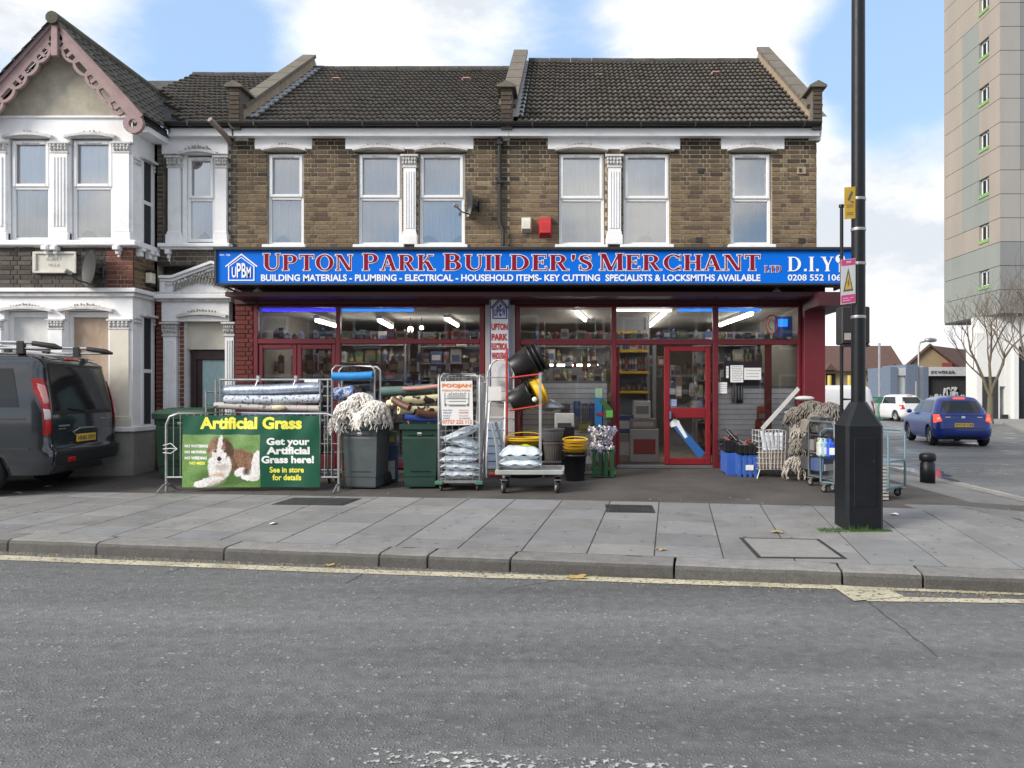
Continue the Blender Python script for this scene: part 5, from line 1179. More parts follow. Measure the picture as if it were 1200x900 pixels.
# ledge of small goods along the upper panes
for k, (a, b) in enumerate(((304, 393), (400, 561), (611, 716), (724, 835), (843, 934))):
    seg = ['far left', 'wide left', 'third', 'doorway', 'right end'][k]
    t = thing('display_ledge', {0: 'narrow ledge crossing the far left upper window', 1: 'long ledge crossing the wide window left of the pier', 2: 'ledge behind the upper pane just right of the pier sign', 3: 'ledge above the open shop doorway', 4: 'ledge behind the upper pane at the right end of the shop'}[k], 'ledge', (sx((a + b) / 2), SF + .3, sz(398)))
    part('board', t, lambda mb: mb.box(sx(a), SF + .3, sz(397), sx(b), SF + .6, sz(395.6), shelfm))
    fill(sx(a), sx(b), SF + .32, sz(395.5), .20, ['carton', 'can', 'bottle', 'kettle', 'carton'], 'on the ledge in the %s upper shop window' % seg, 'goods on the upper ledge, %s window' % seg, .08, .17, .85)
# shelving across the back and middle of the shop
for i, (xa, xb, y) in enumerate(((-5.1, -3.3, 15.2), (-3.1, -1.7, 15.6), (-.7, .85, 15.6), (2.5, 3.7, 15.4))):
    lb = ['dim shelving behind the far left window', 'dim shelving behind the wide window left of the pier', 'dim shelving seen through the window right of the pier', 'dim shelving behind the right end window'][i]
    zs = [.55, 1.0, 1.45, 1.85, 2.2, 2.55]; shelving(xa, xb, y, zs, lb)
    for zi, z in enumerate(zs): fill(xa, xb, y, z, .32, ['carton', 'bottle', 'can', 'packet', 'carton'], 'on the %s shelf %s' % (('lowest', 'second', 'third', 'fourth', 'fifth', 'top')[zi], ('behind the far left window', 'behind the wide left window', 'seen right of the pier', 'behind the right end window')[i]), 'goods on the ' + lb, .1, .26, .85)
# shelves in view through the open door
zs = [PZ(458, 14.2), PZ(435, 14.2), PZ(410, 14.2), PZ(388, 14.2)]; xa, xb = PX(718, 14.2), PX(760, 14.2)
shelving(xa, xb, 14.2, zs, 'yellow-edged shelves inside the open shop door', shelfy, .35)
x = xa + .03
while x < xb - .03: item('bottle', x, 14.3, zs[1] + .001, .055, .055, .27, 'slim tube number %d from the left in the row on the upper yellow-edged shelf' % (round((x - xa) / .058) + 1), 'slim tubes on the yellow-edged shelf', R.choice([0, 3, 5, 11, 7])); x += .058
fill(xa, xb, 14.22, zs[0], .22, ['can', 'packet'], 'on the lower yellow-edged shelf inside the door', 'dark goods on the lower yellow-edged shelf', .08, .14, .95, 2)
fill(xa, xb, 14.22, zs[2], .28, ['carton', 'packet'], 'on the dim top shelf inside the door', 'goods on the dim shelf inside the door', .1, .2, .9)
whc, bwn = 5, 0
item('carton', PX(733, 13.9), 13.95, FL + .013, .36, .4, .52, 'printed grey carton on the shop floor at the left of the doorway', None, 10); item('carton', PX(754, 13.9), 13.9, FL + .013, .52, .4, .60, 'big pale carton on the shop floor inside the doorway', None, 0)
item('carton', PX(753, 13.9), 13.92, FL + .615, .48, .36, .18, 'flat pale carton lying on the big carton inside the doorway', None, 10)
item('carton', PX(752, 13.9), 13.94, FL + .797, .30, .3, .32, 'white and blue carton topmost on the stack inside the doorway', None, 11); item('carton', PX(733, 13.9), 13.96, FL + .535, .30, .3, .32, 'blue-topped carton on the grey carton inside the doorway', None, 4)
part('upright', SHOP, lambda mb: mb.box(PX(765, 14.1), 14.1, FL, PX(769, 14.1), 14.2, 2.6, cm_((.25, .26, .27))))
def hang(px0, px1, py0, py1, d, col, name, label, cat, m=None, kind=0):
    """small pack hanging on a hook"""
    m = m or cm_(col); x0, x1, z0, z1 = PX(px0, d), PX(px1, d), PZ(py1, d), PZ(py0, d); mb = MB()
    if kind == 0: mb.box(x0, d - .04, z0, x1, d, z1, m, None, None, .012); mb.box(x0 + (x1 - x0) * .15, d - .046, z0 + (z1 - z0) * .1, x1 - (x1 - x0) * .15, d - .041, z0 + (z1 - z0) * .45, cm_(PAL[(int(px0) * 7) % 12]))
    else:
        for i in range(4): mb.tube([(x0 + (x1 - x0) * (i + .5) / 4, d - .05, z1), (x0 + (x1 - x0) * (i + .4) / 4, d - .07, (z0 + z1) / 2), (x0 + (x1 - x0) * (i + .6) / 4, d - .04, z0)], (x1 - x0) * .12, m, 6)
    mb.tube([((x0 + x1) / 2, d, z1 + .02), ((x0 + x1) / 2, d - .05, z1 + .01)], .005, blackm, 4); return single(name, mb, label, cat)
def slatwall(xa, xb, y, z0, z1, label, pitch=.088):
    t = thing('slat_panel', label, 'slatwall', ((xa + xb) / 2, y, z0)); wm = mat('slat_white', (.93, .94, .94), rough=.5, dirt=.08)
    part('backing', t, lambda mb: mb.box(xa, y + .012, z0, xb, y + .03, z1, cm_((.25, .26, .27)))); z = z0
    while z + pitch < z1: part('slat', t, lambda mb: mb.box(xa, y, z + .008, xb, y + .011, z + pitch, wm, None, None, .003)); z += pitch
slatwall(sx(612), sx(712), SF + .14, FL + .1, sz(446), 'white slatted display wall behind the window right of the pier')
slatwall(sx(843), sx(934), SF + .13, FL + .1, sz(452), 'white slatted display wall behind the right end window')
SW = SF + .125
for a in ((657, 668, 473, 485, SW, (.18, .24, .24), 'hanging_pack', 'dark green pack hanging on the slatted wall', 'pack'), (672, 680, 470, 503, SW, (.08, .18, .42), 'hanging_pack', 'tall blue pack hanging right of the dark green one', 'pack'), (682, 689, 473, 501, SW, (.2, .2, .2), 'hanging_pack', 'slim grey pack hanging between two blue ones', 'pack'), (690, 696, 473, 501, SW, (.08, .18, .42), 'hanging_pack', 'slim blue pack hanging beside the leaning banner', 'pack'), (678, 692, 496, 507, SW - .02, (.5, .5, .08), 'hanging_pack', 'yellow-green pack low on the slatted wall', 'pack'), (650, 673, 484, 505, SW - .06, (.5, .5, .48), 'picture_box', 'pale picture box with a grey oval, leaning in the window', 'box')): hang(*a)
hang(857, 870, 452, 472, SF + .12, (.03, .03, .035), 'chain_bundle', 'dark bundle hanging under the papers in the right window', 'bundle', None, 1)
hang(887, 897, 476, 492, SF + .12, (.5, .1, .03), 'hanging_pack', 'orange pack hanging by the red post in the right window', 'pack'); hang(885, 893, 492, 506, SF + .12, (.4, .07, .03), 'hanging_pack', 'orange-red pack just above the wire basket', 'pack')
part('post', SHOP, lambda mb: mb.box(sx(898), SF + .092, FL, sx(906), SF + .122, sz(404), mat('red_post', (.24, .03, .03), rough=.5)))
inkm = mat('print_ink', (.12, .12, .13), rough=.6, var=0); papm = mat('white_paper', (.74, .74, .73), rough=.8, var=.03)
def notice(px0, px1, py0, py1, d, label, lines, txts=None, m=None):
    t = thing('paper_notice', label, 'notice', P((px0 + px1) / 2, py1, d)); x0, x1, z0, z1 = PX(px0, d), PX(px1, d), PZ(py1, d), PZ(py0, d)
    part('sheet', t, lambda mb: mb.box(x0, d, z0, x1, d + .003, z1, m or papm))
    def ln(mb):
        for i in range(lines):
            z = z1 - (z1 - z0) * (i + 1) / (lines + 1); a = x0 + (x1 - x0) * .12
            while a < x1 - (x1 - x0) * .15: w = srand(.01, .035); mb.quad((a, d - .002, z), (min(a + w, x1), d - .002, z), (min(a + w, x1), d - .002, z + .008), (a, d - .002, z + .008), inkm); a += w + .01
    if lines: part('print', t, ln, kind='stuff')
    return t
DW = SF + .035
part('blackboard', SHOP, lambda mb: mb.box(sx(851), SF + .2, sz(452), sx(895), SF + .22, sz(423), cm_((.07, .07, .08))))
notice(856, 871, 428, 448, DW, 'upright white notice in the right window, left of the wide one', 9); notice(872, 892, 431, 445, DW, 'wide cream notice in the right window beside the upright one', 3); notice(841.5, 852, 448, 461, DW, 'small white notice low in the right window near the door', 4); notice(851, 854, 429, 443, DW, 'narrow white strip notice at the left of the upright one', 3)
notice(785.5, 793, 468, 476, SF + .03, 'small blue and white sticker on the shop door above its mid rail', 2, m=cm_((.25, .33, .5))); notice(812, 822, 470, 482, SF + .3, 'crumpled cream paper seen through the door glass', 0)
part('sticker', SHOP, lambda mb: (mb.tube([(sx(905) + .10 * cos(2 * pi * i / 20), SF + .04, sz(380) + .16 * sin(2 * pi * i / 20)) for i in range(21)], .012, vr, 4), mb.tube([(sx(905) + .05 * cos(2 * pi * i / 20 * .8), SF + .04, sz(380) + .08 * sin(2 * pi * i / 20 * .8)) for i in range(21)], .008, vr, 4)))
part('open_board', SHOP, lambda mb: mb.box(sx(910), SF + .12, sz(394), sx(931), SF + .14, sz(370), cm_((.06, .12, .30))))
part('open_light', SHOP, lambda mb: mb.box(sx(914), SF + .105, sz(382), sx(925), SF + .115, sz(373), bled2))
# leaning sales banner with blue body and green top
bm_ = MB(); d = SF - .12
bm_.box(PX(697.5, d), d, PZ(500, d), PX(705.5, d), d + .02, PZ(456, d), mat('pop_blue', (.03, .22, .55), rough=.4)); bm_.box(PX(697.5, d), d - .005, PZ(466, d), PX(706, d), d + .02, PZ(455, d), cm_((.3, .45, .3)))
bm_.add([(PX(a, d), d - .006, PZ(b, d)) for a, b in ((702, 470), (706, 466), (718, 480), (718, 486), (714, 486))], [(0, 1, 2, 3, 4)], cm_((.05, .14, .04))); bm_.box(PX(699, d), d - .012, PZ(487, d), PX(711, d), d - .008, PZ(484, d), vr); bm_.box(PX(710, d), d - .02, PZ(489, d), PX(718, d), d, PZ(481, d), mat('lime', (.15, .6, .1)))
bm_.tube([(PX(706, d), d + .03, PZ(456, d)), (PX(706, d), d + .05, gz(PX(706, d), d))], .012, blackm, 6)
single('display_stand', bm_, 'upright blue and green display stand by the door, behind the bin of grey bundles', 'stand')

# rows of goods hanging from the ceiling and racks behind the glass
def hang_rows(px0, px1, d, pys, n, label, group, seed):
    q = random.Random(seed)
    for r_, py in enumerate(pys):
        for i in range(n):
            px = px0 + (px1 - px0) * (i + q.uniform(.1, .9)) / n; dd = d + q.uniform(0, .25); p = P(px, py + q.uniform(-2, 2), dd); ci = q.choice([0, 1, 2, 2, 4, 6, 6, 9, 9, 10, 11, 5]); k = q.choice(['packet', 'packet', 'bottle', 'carton'])
            o = item(k, p.x, dd, p.z - .3, q.uniform(.07, .16), q.uniform(.05, .12), q.uniform(.14, .38), '%s %s hanging %s, %s row' % (PNAME[ci], k, label, ('upper', 'middle', 'lower', 'lowest')[r_]), group, ci, q.uniform(-.5, .5))
hang_rows(304, 345, 13.6, (418, 440), 5, 'behind the far left door pane', 'goods hanging behind the far left pane', 1); hang_rows(352, 390, 13.6, (418, 440), 5, 'behind the second door pane', 'goods hanging behind the second pane', 2)
hang_rows(402, 560, 13.5, (418, 440, 468, 492), 13, 'in the wide left window', 'goods hanging in the wide left window', 3)
hang_rows(612, 714, 14.6, (414, 436), 9, 'deep inside the window right of the pier', 'goods hanging right of the pier', 4)
hang_rows(786, 826, 13.4, (420, 445, 468), 6, 'behind the shop door glass', 'goods hanging behind the door glass', 5); hang_rows(844, 896, 14.2, (415, 432), 6, 'behind the right end window', 'goods hanging behind the right end window', 6)
hang_rows(724, 776, 15.4, (412, 424), 6, 'over the shop aisle inside the doorway', 'goods hanging over the aisle', 7)
shelving(PX(402, 13.3), PX(560, 13.3), 13.35, [.75, 1.1], 'low shelving right behind the wide left window')
for z, nm in ((.75, 'lower'), (1.1, 'upper')): fill(PX(402, 13.3), PX(560, 13.3), 13.35, z, .28, ['carton', 'bottle', 'can', 'packet'], 'on the %s low shelf in the wide window' % nm, 'goods on the low shelves of the wide window', .09, .2, .95)
# ================================================================ GOODS ON THE FORECOURT
galv = mat('galvanised_steel', (.36, .37, .38), rough=.42, metal=.75, var=.2, vs=8); steel = mat('pale_steel', (.55, .56, .58), rough=.35, metal=.6, var=.15); rubber = mat('black_rubber', (.02, .02, .02), rough=.8); bplast = mat('black_plastic', (.012, .012, .014), rough=.38, var=.2)
yplast = mat('yellow_plastic', (.82, .50, .02), rough=.45, var=.08); greyplast = mat('grey_plastic', (.10, .10, .105), rough=.5); ladm = mat('white_ladder', (.62, .64, .68), rough=.4, metal=.2); bagm = mat('white_bag', (.62, .68, .74), rough=.5, var=.12, vs=5, bump=.8, bs=12)
def gd(px, d): x = PX(px, d); return x, gz(x, d)
def castor(parent, x, y, z, r=.06, rz=0, wm=None):
    """swivel castor: fork with a wheel as its own piece; z is the ground"""
    M = Matrix.Translation((x, y, z)) @ Matrix.Rotation(rz, 4, 'Z'); w = r * .5
    c = part('castor', parent, lambda mb: (mb.box(-.045, -.05, 2 * r + .012, .045, .05, 2 * r + .022, galv, None, M), mb.add([(s * (w / 2 + .008), a, b) for s in (-1, 1) for a, b in ((-.03, 2 * r + .015), (.03, 2 * r + .015), (.045, r), (.02, r))], [(0, 1, 2, 3), (4, 5, 6, 7)], galv, None, False, M)), world=False)
    c2 = part('wheel', c, lambda mb: (mb.lathe([(r * .5, -w / 2), (r * .97, -w / 2), (r, -w / 4), (r, w / 4), (r * .97, w / 2), (r * .5, w / 2)], rubber, 18, None, M @ Matrix.Translation((0, .035, r)) @ Matrix.Rotation(pi / 2, 4, 'Y')), mb.lathe([(0, -w / 2 - .003), (r * .6, -w / 2), (r * .6, w / 2), (0, w / 2 + .003)], wm or steel, 14, None, M @ Matrix.Translation((0, .035, r)) @ Matrix.Rotation(pi / 2, 4, 'Y'))), world=False)
    return c
# ---- pedestrian barrier and its banner
bd = 10.7; x0, z0 = gd(195, bd); x1, z1 = gd(397, bd); zt = PZ(484, bd); zb = z0 + .20
t = thing('crowd_barrier', 'galvanised steel barrier carrying the green banner, right of the parked van', 'barrier', (x0, bd, z0))
part('frame', t, lambda mb: (mb.tube([(x0, bd, z0), (x0, bd, zt - .16), (x0 + .05, bd, zt - .05), (x0 + .17, bd, zt), (x1 - .17, bd, zt), (x1 - .05, bd, zt - .05), (x1, bd, zt - .16), (x1, bd, z1)], .019, galv, 10), mb.tube([(x0, bd, zb), (x1, bd, zb)], .016, galv, 8)))
for i in range(24): part('bar', t, lambda mb: mb.tube([(x0 + .1 + i * (x1 - x0 - .2) / 23, bd, zb), (x0 + .1 + i * (x1 - x0 - .2) / 23, bd, zt)], .007, galv, 6))
for x in (x0, x1): part('foot', t, lambda mb: mb.tube([(x, bd - .25, z0 + .012), (x, bd - .08, z0 + .10), (x, bd + .08, z0 + .10), (x, bd + .25, z0 + .015)], .016, galv, 8))
for k in range(3): part('cable_tie', t, lambda mb: mb.tube([(x0 - .03, bd - .03, zt - .45 - .05 * k), (x0 + .08, bd - .04, zt - .42 - .07 * k), (x0 + .16, bd - .02, zt - .5)], .006, litm, 5))
bn = bd - .035; X0, X1, Z0_, Z1_ = PX(213, bn), PX(374.5, bn), PZ(571, bn), PZ(486.5, bn)
BT = thing('banner', 'green vinyl banner with a puppy and the words Artificial Grass, tied to the barrier', 'banner', (X0, bn, Z0_))
NU, NV = 230, 120
nr = random.Random(5)
def vnoise(seed):
    rr = random.Random(seed); g = [[rr.random() for _ in range(64)] for _ in range(64)]
    def f(x, y):
        xi, yi = int(math.floor(x)), int(math.floor(y)); fx, fy = x - xi, y - yi; fx = fx * fx * (3 - 2 * fx); fy = fy * fy * (3 - 2 * fy)
        a, b, c, d = g[xi % 64][yi % 64], g[(xi + 1) % 64][yi % 64], g[xi % 64][(yi + 1) % 64], g[(xi + 1) % 64][(yi + 1) % 64]
        return (a * (1 - fx) + b * fx) * (1 - fy) + (c * (1 - fx) + d * fx) * fy
    return f
vn = vnoise(3); vn2 = vnoise(9)
def bw(u, v): return .010 * sin(u * 17 + 2 * v) * (.4 + .6 * v) + .012 * sin(u * 5.3 + v * 4) + .006 * sin(v * 9 + u * 30) * (1 - v)
def L3(a, b, t): t = max(0, min(1, t)); return tuple(x * (1 - t) + y * t for x, y in zip(a, b))
def ell(x, y, cx, cy, rx, ry, a=0, soft=.12):
    dx, dy = x - cx, y - cy; c, s_ = cos(a), sin(a); X_, Y_ = (dx * c + dy * s_) / rx, (-dx * s_ + dy * c) / ry; r = sqrt(X_ * X_ + Y_ * Y_); return max(0, min(1, (1 - r) / soft + .5))
def puppy(x, y):
    """x,y in picture pixels of the print (0..87 wide, 0..62 high, y down): a brown and white puppy lying on grass"""
    g = vn(x * .9, y * 1.3) * .5 + vn2(x * 2.1, y * 3.1) * .5; c = L3((.045, .13, .02), (.20, .36, .09), g); c = L3(c, (.28, .42, .2), (1 - y / 60) * .5 * vn(x * .1, y * .2)) 
    x += 1.5 * (vn(x * .5, y * .9) - .5); y += 1.6 * (vn2(x * .6, y * .5) - .5); fur = vn2(x * 1.2, y * .55) * .55 + vn(x * 2.2, y * 1.2) * .45; fur = max(0, min(1, (fur - .5) * 1.8 + .5))
    br = L3((.10, .042, .018), (.33, .19, .11), fur); wh = L3((.50, .47, .45), (.88, .86, .85), fur + .25); tan = L3((.45, .26, .14), (.65, .45, .3), fur)
    def over(c, k, m): return L3(c, k, m)
    c = over(c, (.02, .07, .01), .55 * ell(x, y, 52, 50, 40, 9, 0, .5))
    c = over(c, wh, ell(x, y, 84, 40, 7, 14, .0)); c = over(c, wh, ell(x, y, 80, 50, 11, 4.5, .1))
    c = over(c, br, ell(x, y, 68, 30, 21, 13, .1)); c = over(c, L3(br, (.03, .015, .01), .4), ell(x, y, 55, 36, 10, 11, 0) * .7)
    c = over(c, wh, ell(x, y, 88, 36, 6, 17, .1)); c = over(c, wh, ell(x, y, 68, 44, 7, 4.5, -.6)); c = over(c, (.04, .02, .015), .8 * ell(x, y, 76, 44, 5, 4, 0, .5))
    c = over(c, wh, ell(x, y, 45, 38, 13, 17, .3)); c = over(c, (.42, .36, .33), .7 * ell(x, y, 47, 37, 9, 5, .2, .9)); c = over(c, wh, ell(x, y, 36, 34, 4.5, 7)); c = over(c, tan, .8 * ell(x, y, 42, 50, 9, 5, -.35, .5))
    c = over(c, wh, ell(x, y, 33, 55, 16, 5, -.25)); c = over(c, (.5, .42, .37), .6 * ell(x, y, 36, 58, 13, 2, -.25, .9)); c = over(c, wh, ell(x, y, 23, 58, 9, 4.2, -.1)); c = over(c, (.35, .3, .27), .6 * ell(x, y, 40, 59, 10, 1.2, -.3, .6))
    c = over(c, br, ell(x, y, 45, 17, 12.5, 13, .0)); c = over(c, (.06, .03, .02), .7 * ell(x, y, 46, 5.5, 9, 3, 0, .9)); c = over(c, tan, .7 * ell(x, y, 52, 14, 2.5, 4, .3, .8)); c = over(c, (.05, .022, .012), .9 * ell(x, y, 56, 17, 4.8, 10, -.35, .3)); c = over(c, br, ell(x, y, 36, 14, 5, 9.5, .35, .2)); c = over(c, L3(br, (.5, .38, .3), .35), ell(x, y, 35, 22, 2.5, 4, .2, .5))
    c = over(c, wh, ell(x, y, 45, 10, 2.8, 10, .1, .3)); c = over(c, wh, ell(x, y, 44, 25, 8.2, 8.5)); c = over(c, wh, ell(x, y, 45, 31, 6.5, 4.5))
    c = over(c, tan, .6 * ell(x, y, 38.5, 19, 3, 2.5, 0, .6)); c = over(c, (.03, .02, .02), ell(x, y, 39.8, 19.5, 1.6, 1.5, 0, .5)); c = over(c, (.03, .02, .02), ell(x, y, 51, 20, 1.6, 1.5, 0, .5))
    c = over(c, (.02, .015, .015), ell(x, y, 44.5, 28.5, 3, 2.5, 0, .3)); c = over(c, (.25, .15, .13), .7 * ell(x, y, 44.5, 32.7, 2.6, .7, 0, .6)); return c
vin = mat('banner_vinyl', attr=True, rough=.42, var=0)
dgreen = (.004, .085, .045)
mb = MB(); vs = []; fs = []; cols = []
for j in range(NV + 1):
    for i in range(NU + 1):
        u_, v_ = i / NU, j / NV; sg = .018 * sin(pi * u_) ** .5 * v_ if v_ > .5 else 0; vs.append((X0 + (X1 - X0) * u_ + .004 * sin(v_ * 8), bn + bw(u_, v_), Z1_ + (Z0_ - Z1_) * v_ - .010 * abs(sin(u_ * pi * 5)) * (1 - v_)))
for j in range(NV):
    for i in range(NU):
        u_, v_ = (i + .5) / NU, (j + .5) / NV; px, py = u_ * 161, v_ * 84.5
        c = puppy(px, py - 22.5) if (px < 91.5 and 22.5 < py < 84.5) else dgreen
        fs.append((j * (NU + 1) + i, (j + 1) * (NU + 1) + i, (j + 1) * (NU + 1) + i + 1, j * (NU + 1) + i + 1)); cols.append(c)
mb.add(vs, fs, vin, None, True); mb.c = cols; mb.obj('banner_sheet', BT)
byel = mat('banner_yellow', (.86, .83, .10), rough=.5, var=0); bwh = mat('banner_white', (.85, .87, .86), rough=.5, var=0)
def btext(s_, px0, px1, py0, py1, m, off):
    o = text(s_, PX(px0, bn), PX(px1, bn), PZ(py1, bn), PZ(py0, bn), bn - .004, m, BT, off); loc = rootloc(BT)
    for v in o.data.vertices:
        u_ = (v.co.x + loc.x - X0) / (X1 - X0); v_ = (Z1_ - v.co.z - loc.z) / (Z1_ - Z0_); v.co.y += bw(u_, v_)
btext('Artificial Grass', 234, 354, 488.5, 503, byel, .045); btext('Get your', 313, 363, 513, 524, bwh, .04); btext('Artificial', 313, 363, 523.5, 532.5, bwh, .045); btext('Grass here!', 307, 368, 534, 543, bwh, .045)
btext('See in store', 316, 356, 547, 554, byel, .03); btext('for details', 319, 353, 556, 563, byel, .03); btext('NO WATERING', 216, 244, 521, 524.5, bwh, .04); btext('NO MOWING', 216, 242, 528, 531.5, bwh, .04); btext('NO WEEDING', 216, 243, 535, 538.5, bwh, .04); btext('NO MESS', 222, 241, 541, 544.5, byel, .04)
# ---- wheelie bins
def wheelie(px0, px1, pyt, d, m, label, rz=0, lid=True, dep=.5):
    x0, x1 = PX(px0, d), PX(px1, d); w = x1 - x0; xc = (x0 + x1) / 2; z = gz(xc, d); h = PZ(pyt, d) - z
    t = thing('wheelie_bin', label, 'bin', (xc, d + dep / 2, z), rz)
    def body(mb):
        a, b = w / 2, dep / 2; k = .84
        ring = lambda s, z_, o=0: [(-a * s - o, -b * s - o, z_), (a * s + o, -b * s - o, z_), (a * s + o, b * s + o, z_), (-a * s - o, b * s + o, z_)]
        vs = []; prof = [(k - .02, .03, 0), (k, .0 + .05, 0), (k + .01, h * .18, 0), (k + .035, h * .20, 0), (.945, h * .78, 0), (.925, h * .80, 0), (.955, h * .9, 0), (1, h * .92, 0), (1, h * .92, .02), (1, h, .022), (1, h, -.02), (.9, h * .8, -.02)]
        for s, z_, o in prof: vs += ring(s, z_, o)
        mb.add(vs, [[4 * i + q, 4 * i + (q + 1) % 4, 4 * i + 4 + (q + 1) % 4, 4 * i + 4 + q] for i in range(len(prof) - 1) for q in range(4)] + [[3, 2, 1, 0]], m)
        mb.box(-a * .55, -b * .955, h * .28, a * .55, -b * .86, h * .285, m); mb.box(-a * .7, -b - .01, h * .84, a * .7, -b * .9, h * .855, m)
    bo = part('body', t, body, world=False)
    part('sticker', bo, lambda mb: mb.box(-.03, -dep / 2 * .97 - .006, h * .83, .03, -dep / 2 * .9, h * .87, litm), world=False)
    for s in (-1, 1): part('wheel', t, lambda mb: mb.lathe([(0, -.03), (.1, -.03), (.11, 0), (.1, .03), (0, .03)], rubber, 18, None, Matrix.Translation((s * w * .42, dep / 2 - .02, .11)) @ Matrix.Rotation(pi / 2, 4, 'Y')), world=False)
    if lid:
        part('lid', t, lambda mb: (mb.add([(a * w / 2 * 1.06, b * dep / 2 * 1.08, h + c) for a, b, c in ((-1, -1, .0), (1, -1, .0), (1, 1, .03), (-1, 1, .03), (-.85, -.8, .06), (.85, -.8, .06), (.85, .8, .09), (-.85, .8, .09))], [(0, 1, 5, 4), (1, 2, 6, 5), (2, 3, 7, 6), (3, 0, 4, 7), (4, 5, 6, 7)], m), mb.tube([(-w * .35, dep / 2 + .07, h + .0), (w * .35, dep / 2 + .07, h)], .018, m, 8)), world=False)
    else: part('handle', t, lambda mb: mb.tube([(-w * .4, dep / 2 + .02, h - .04), (-w * .38, dep / 2 + .09, h - .02), (w * .38, dep / 2 + .09, h - .02), (w * .4, dep / 2 + .02, h - .04)], .018, m, 8), world=False)
    return t, xc, z, h
greenb = mat('green_bin', (.008, .040, .028), rough=.5, var=.12); greyb = mat('grey_bin', (.055, .07, .076), rough=.5, var=.12, dirt=.15, dcol=(.15, .15, .15)); olive = mat('mid_green_bin', (.03, .085, .045), rough=.5, var=.12)
wheelie(180, 240, 485, 11.9, olive, 'green lidded wheelie bin behind the left end of the barrier')
g1 = wheelie(402, 446, 497, 10.75, greyb, 'grey wheelie bin heaped with white mop heads', radians(-8), False)
g2 = wheelie(470, 513, 497, 10.75, greenb, 'dark green open wheelie bin holding cow-print rolls, left of the wire cage', 0, False)
# ---- mops: strands in curly locks
mopm = mat('mop_cotton', (.86, .82, .76), rough=.95, var=.2, vs=30, bump=1, bs=150); mopg = mat('dirty_mop', (.22, .20, .175), rough=.95, var=.35, vs=20)
mopc = mat('greyed_mop', (.40, .37, .33), rough=.95, var=.3, vs=20)
woodm = mat('pale_wood', (.50, .33, .17), rough=.6, var=.15, vs=20)
def moplocks(mb, c, rx, ry, rz, n, m, seed, ln=.2, r=.0075):
    q = random.Random(seed)
    for _ in range(n):
        th, ph = q.uniform(0, 2 * pi), q.uniform(-.2, 1.5); p = Vector((c[0] + rx * cos(th) * cos(ph), c[1] + ry * sin(th) * cos(ph), c[2] + rz * sin(ph))); dr = Vector((cos(th) * .6, sin(th) * .6, .1)); pts = []; w0, w1 = q.uniform(0, 6), q.uniform(14, 30)
        k = 6; l = ln * q.uniform(.7, 1.4)
        for i in range(k):
            pts.append(p + Vector((sin(w0 + i * 2.1) * .014, cos(w0 + i * 1.7) * .014, 0))); dr = (dr * .72 + Vector((0, 0, -.45))); p = p + dr.normalized() * l / k
        mb.tube(pts, [r, r * 1.3, r * 1.2, r * 1.3, r * 1.1, r * .6], m, 5)
    mb.blob(c, rx * .86, ry * .86, rz * .86, m, 14, None, None, 1, .05, q)
def mophead(c, rx, ry, rz, n, m, seed, label, group=None, handle=None):
    t = thing('mop', label, 'mop', (c[0], c[1], c[2] - rz), 0, group)
    part('mop_head', t, lambda mb: moplocks(mb, c, rx, ry, rz, n, m, seed), kind='stuff')
    if handle: part('handle', t, lambda mb: mb.tube([c, handle], .012, woodm, 8))
    return t
def pp(px, py, d): return P(px, py, d)
dm_ = 10.9
for i, (px, py, rx, rz, yo, lb) in enumerate(((408, 480, .14, .17, -.02, 'white cotton mop head at the left of the heap on the grey bin'), (423, 470, .17, .16, .1, 'white cotton mop head highest in the heap on the grey bin'), (440, 478, .15, .14, -.03, 'white cotton mop head at the right of the heap on the grey bin'), (399, 492, .1, .13, .0, 'white cotton mop head drooping at the lower left of the heap'), (429, 488, .13, .12, -.12, 'white cotton mop head at the front of the heap'), (446, 487, .1, .1, .05, 'small white mop head tucked at the right end of the heap'))):
    c = pp(px, py, dm_ + yo); mophead(c, rx, .15, rz * .75, 210, mopm, 70 + i, lb, None, (c.x, dm_ + .1, g1[2] + .12))
c = pp(420, 491, 10.66); t = thing('mop', 'white mop head hanging down over the front rim of the grey bin', 'mop', (c.x, c.y, c.z - .1)); part('mop_head', t, lambda mb: [mb.tube([(c.x + srand(-.06, .06), c.y - .03, c.z + .08), (c.x + srand(-.06, .06), c.y - .06, c.z), (c.x + srand(-.03, .03), c.y - .05, c.z - srand(.08, .16))], .013, mopm, 6) for _ in range(34)], kind='stuff')
# ---- cow print rolls in the green bin
def paint_mat(name, a, b, sc, thr, rough=.45):
    m = bpy.data.materials.new(name); m.use_nodes = True; t_ = m.node_tree; bs = t_.nodes['Principled BSDF']; bs.inputs['Roughness'].default_value = rough
    tcn = t_.nodes.new('ShaderNodeNewGeometry'); n = t_.nodes.new('ShaderNodeTexNoise'); n.inputs['Scale'].default_value = sc; n.inputs['Detail'].default_value = 1; t_.links.new(tcn.outputs['Position'], n.inputs['Vector'])
    r = t_.nodes.new('ShaderNodeMapRange'); r.inputs[1].default_value = thr; r.inputs[2].default_value = thr + .02; t_.links.new(n.outputs[0], r.inputs[0]); x = t_.nodes.new('ShaderNodeMix'); x.data_type = 'RGBA'; x.inputs[6].default_value = (*a, 1); x.inputs[7].default_value = (*b, 1)
    t_.links.new(r.outputs[0], x.inputs[0]); t_.links.new(x.outputs[2], bs.inputs['Base Color']); return m
cow = paint_mat('cow_print', (.70, .63, .36), (.035, .02, .018), 9, .54); brown = mat('brown_roll', (.12, .045, .025), rough=.45); bluer = mat('blue_roll', (.02, .06, .30), rough=.45)
redr = mat('pink_roll', (.6, .28, .25), rough=.5); grr = mat('sage_roll', (.10, .17, .15), rough=.5)
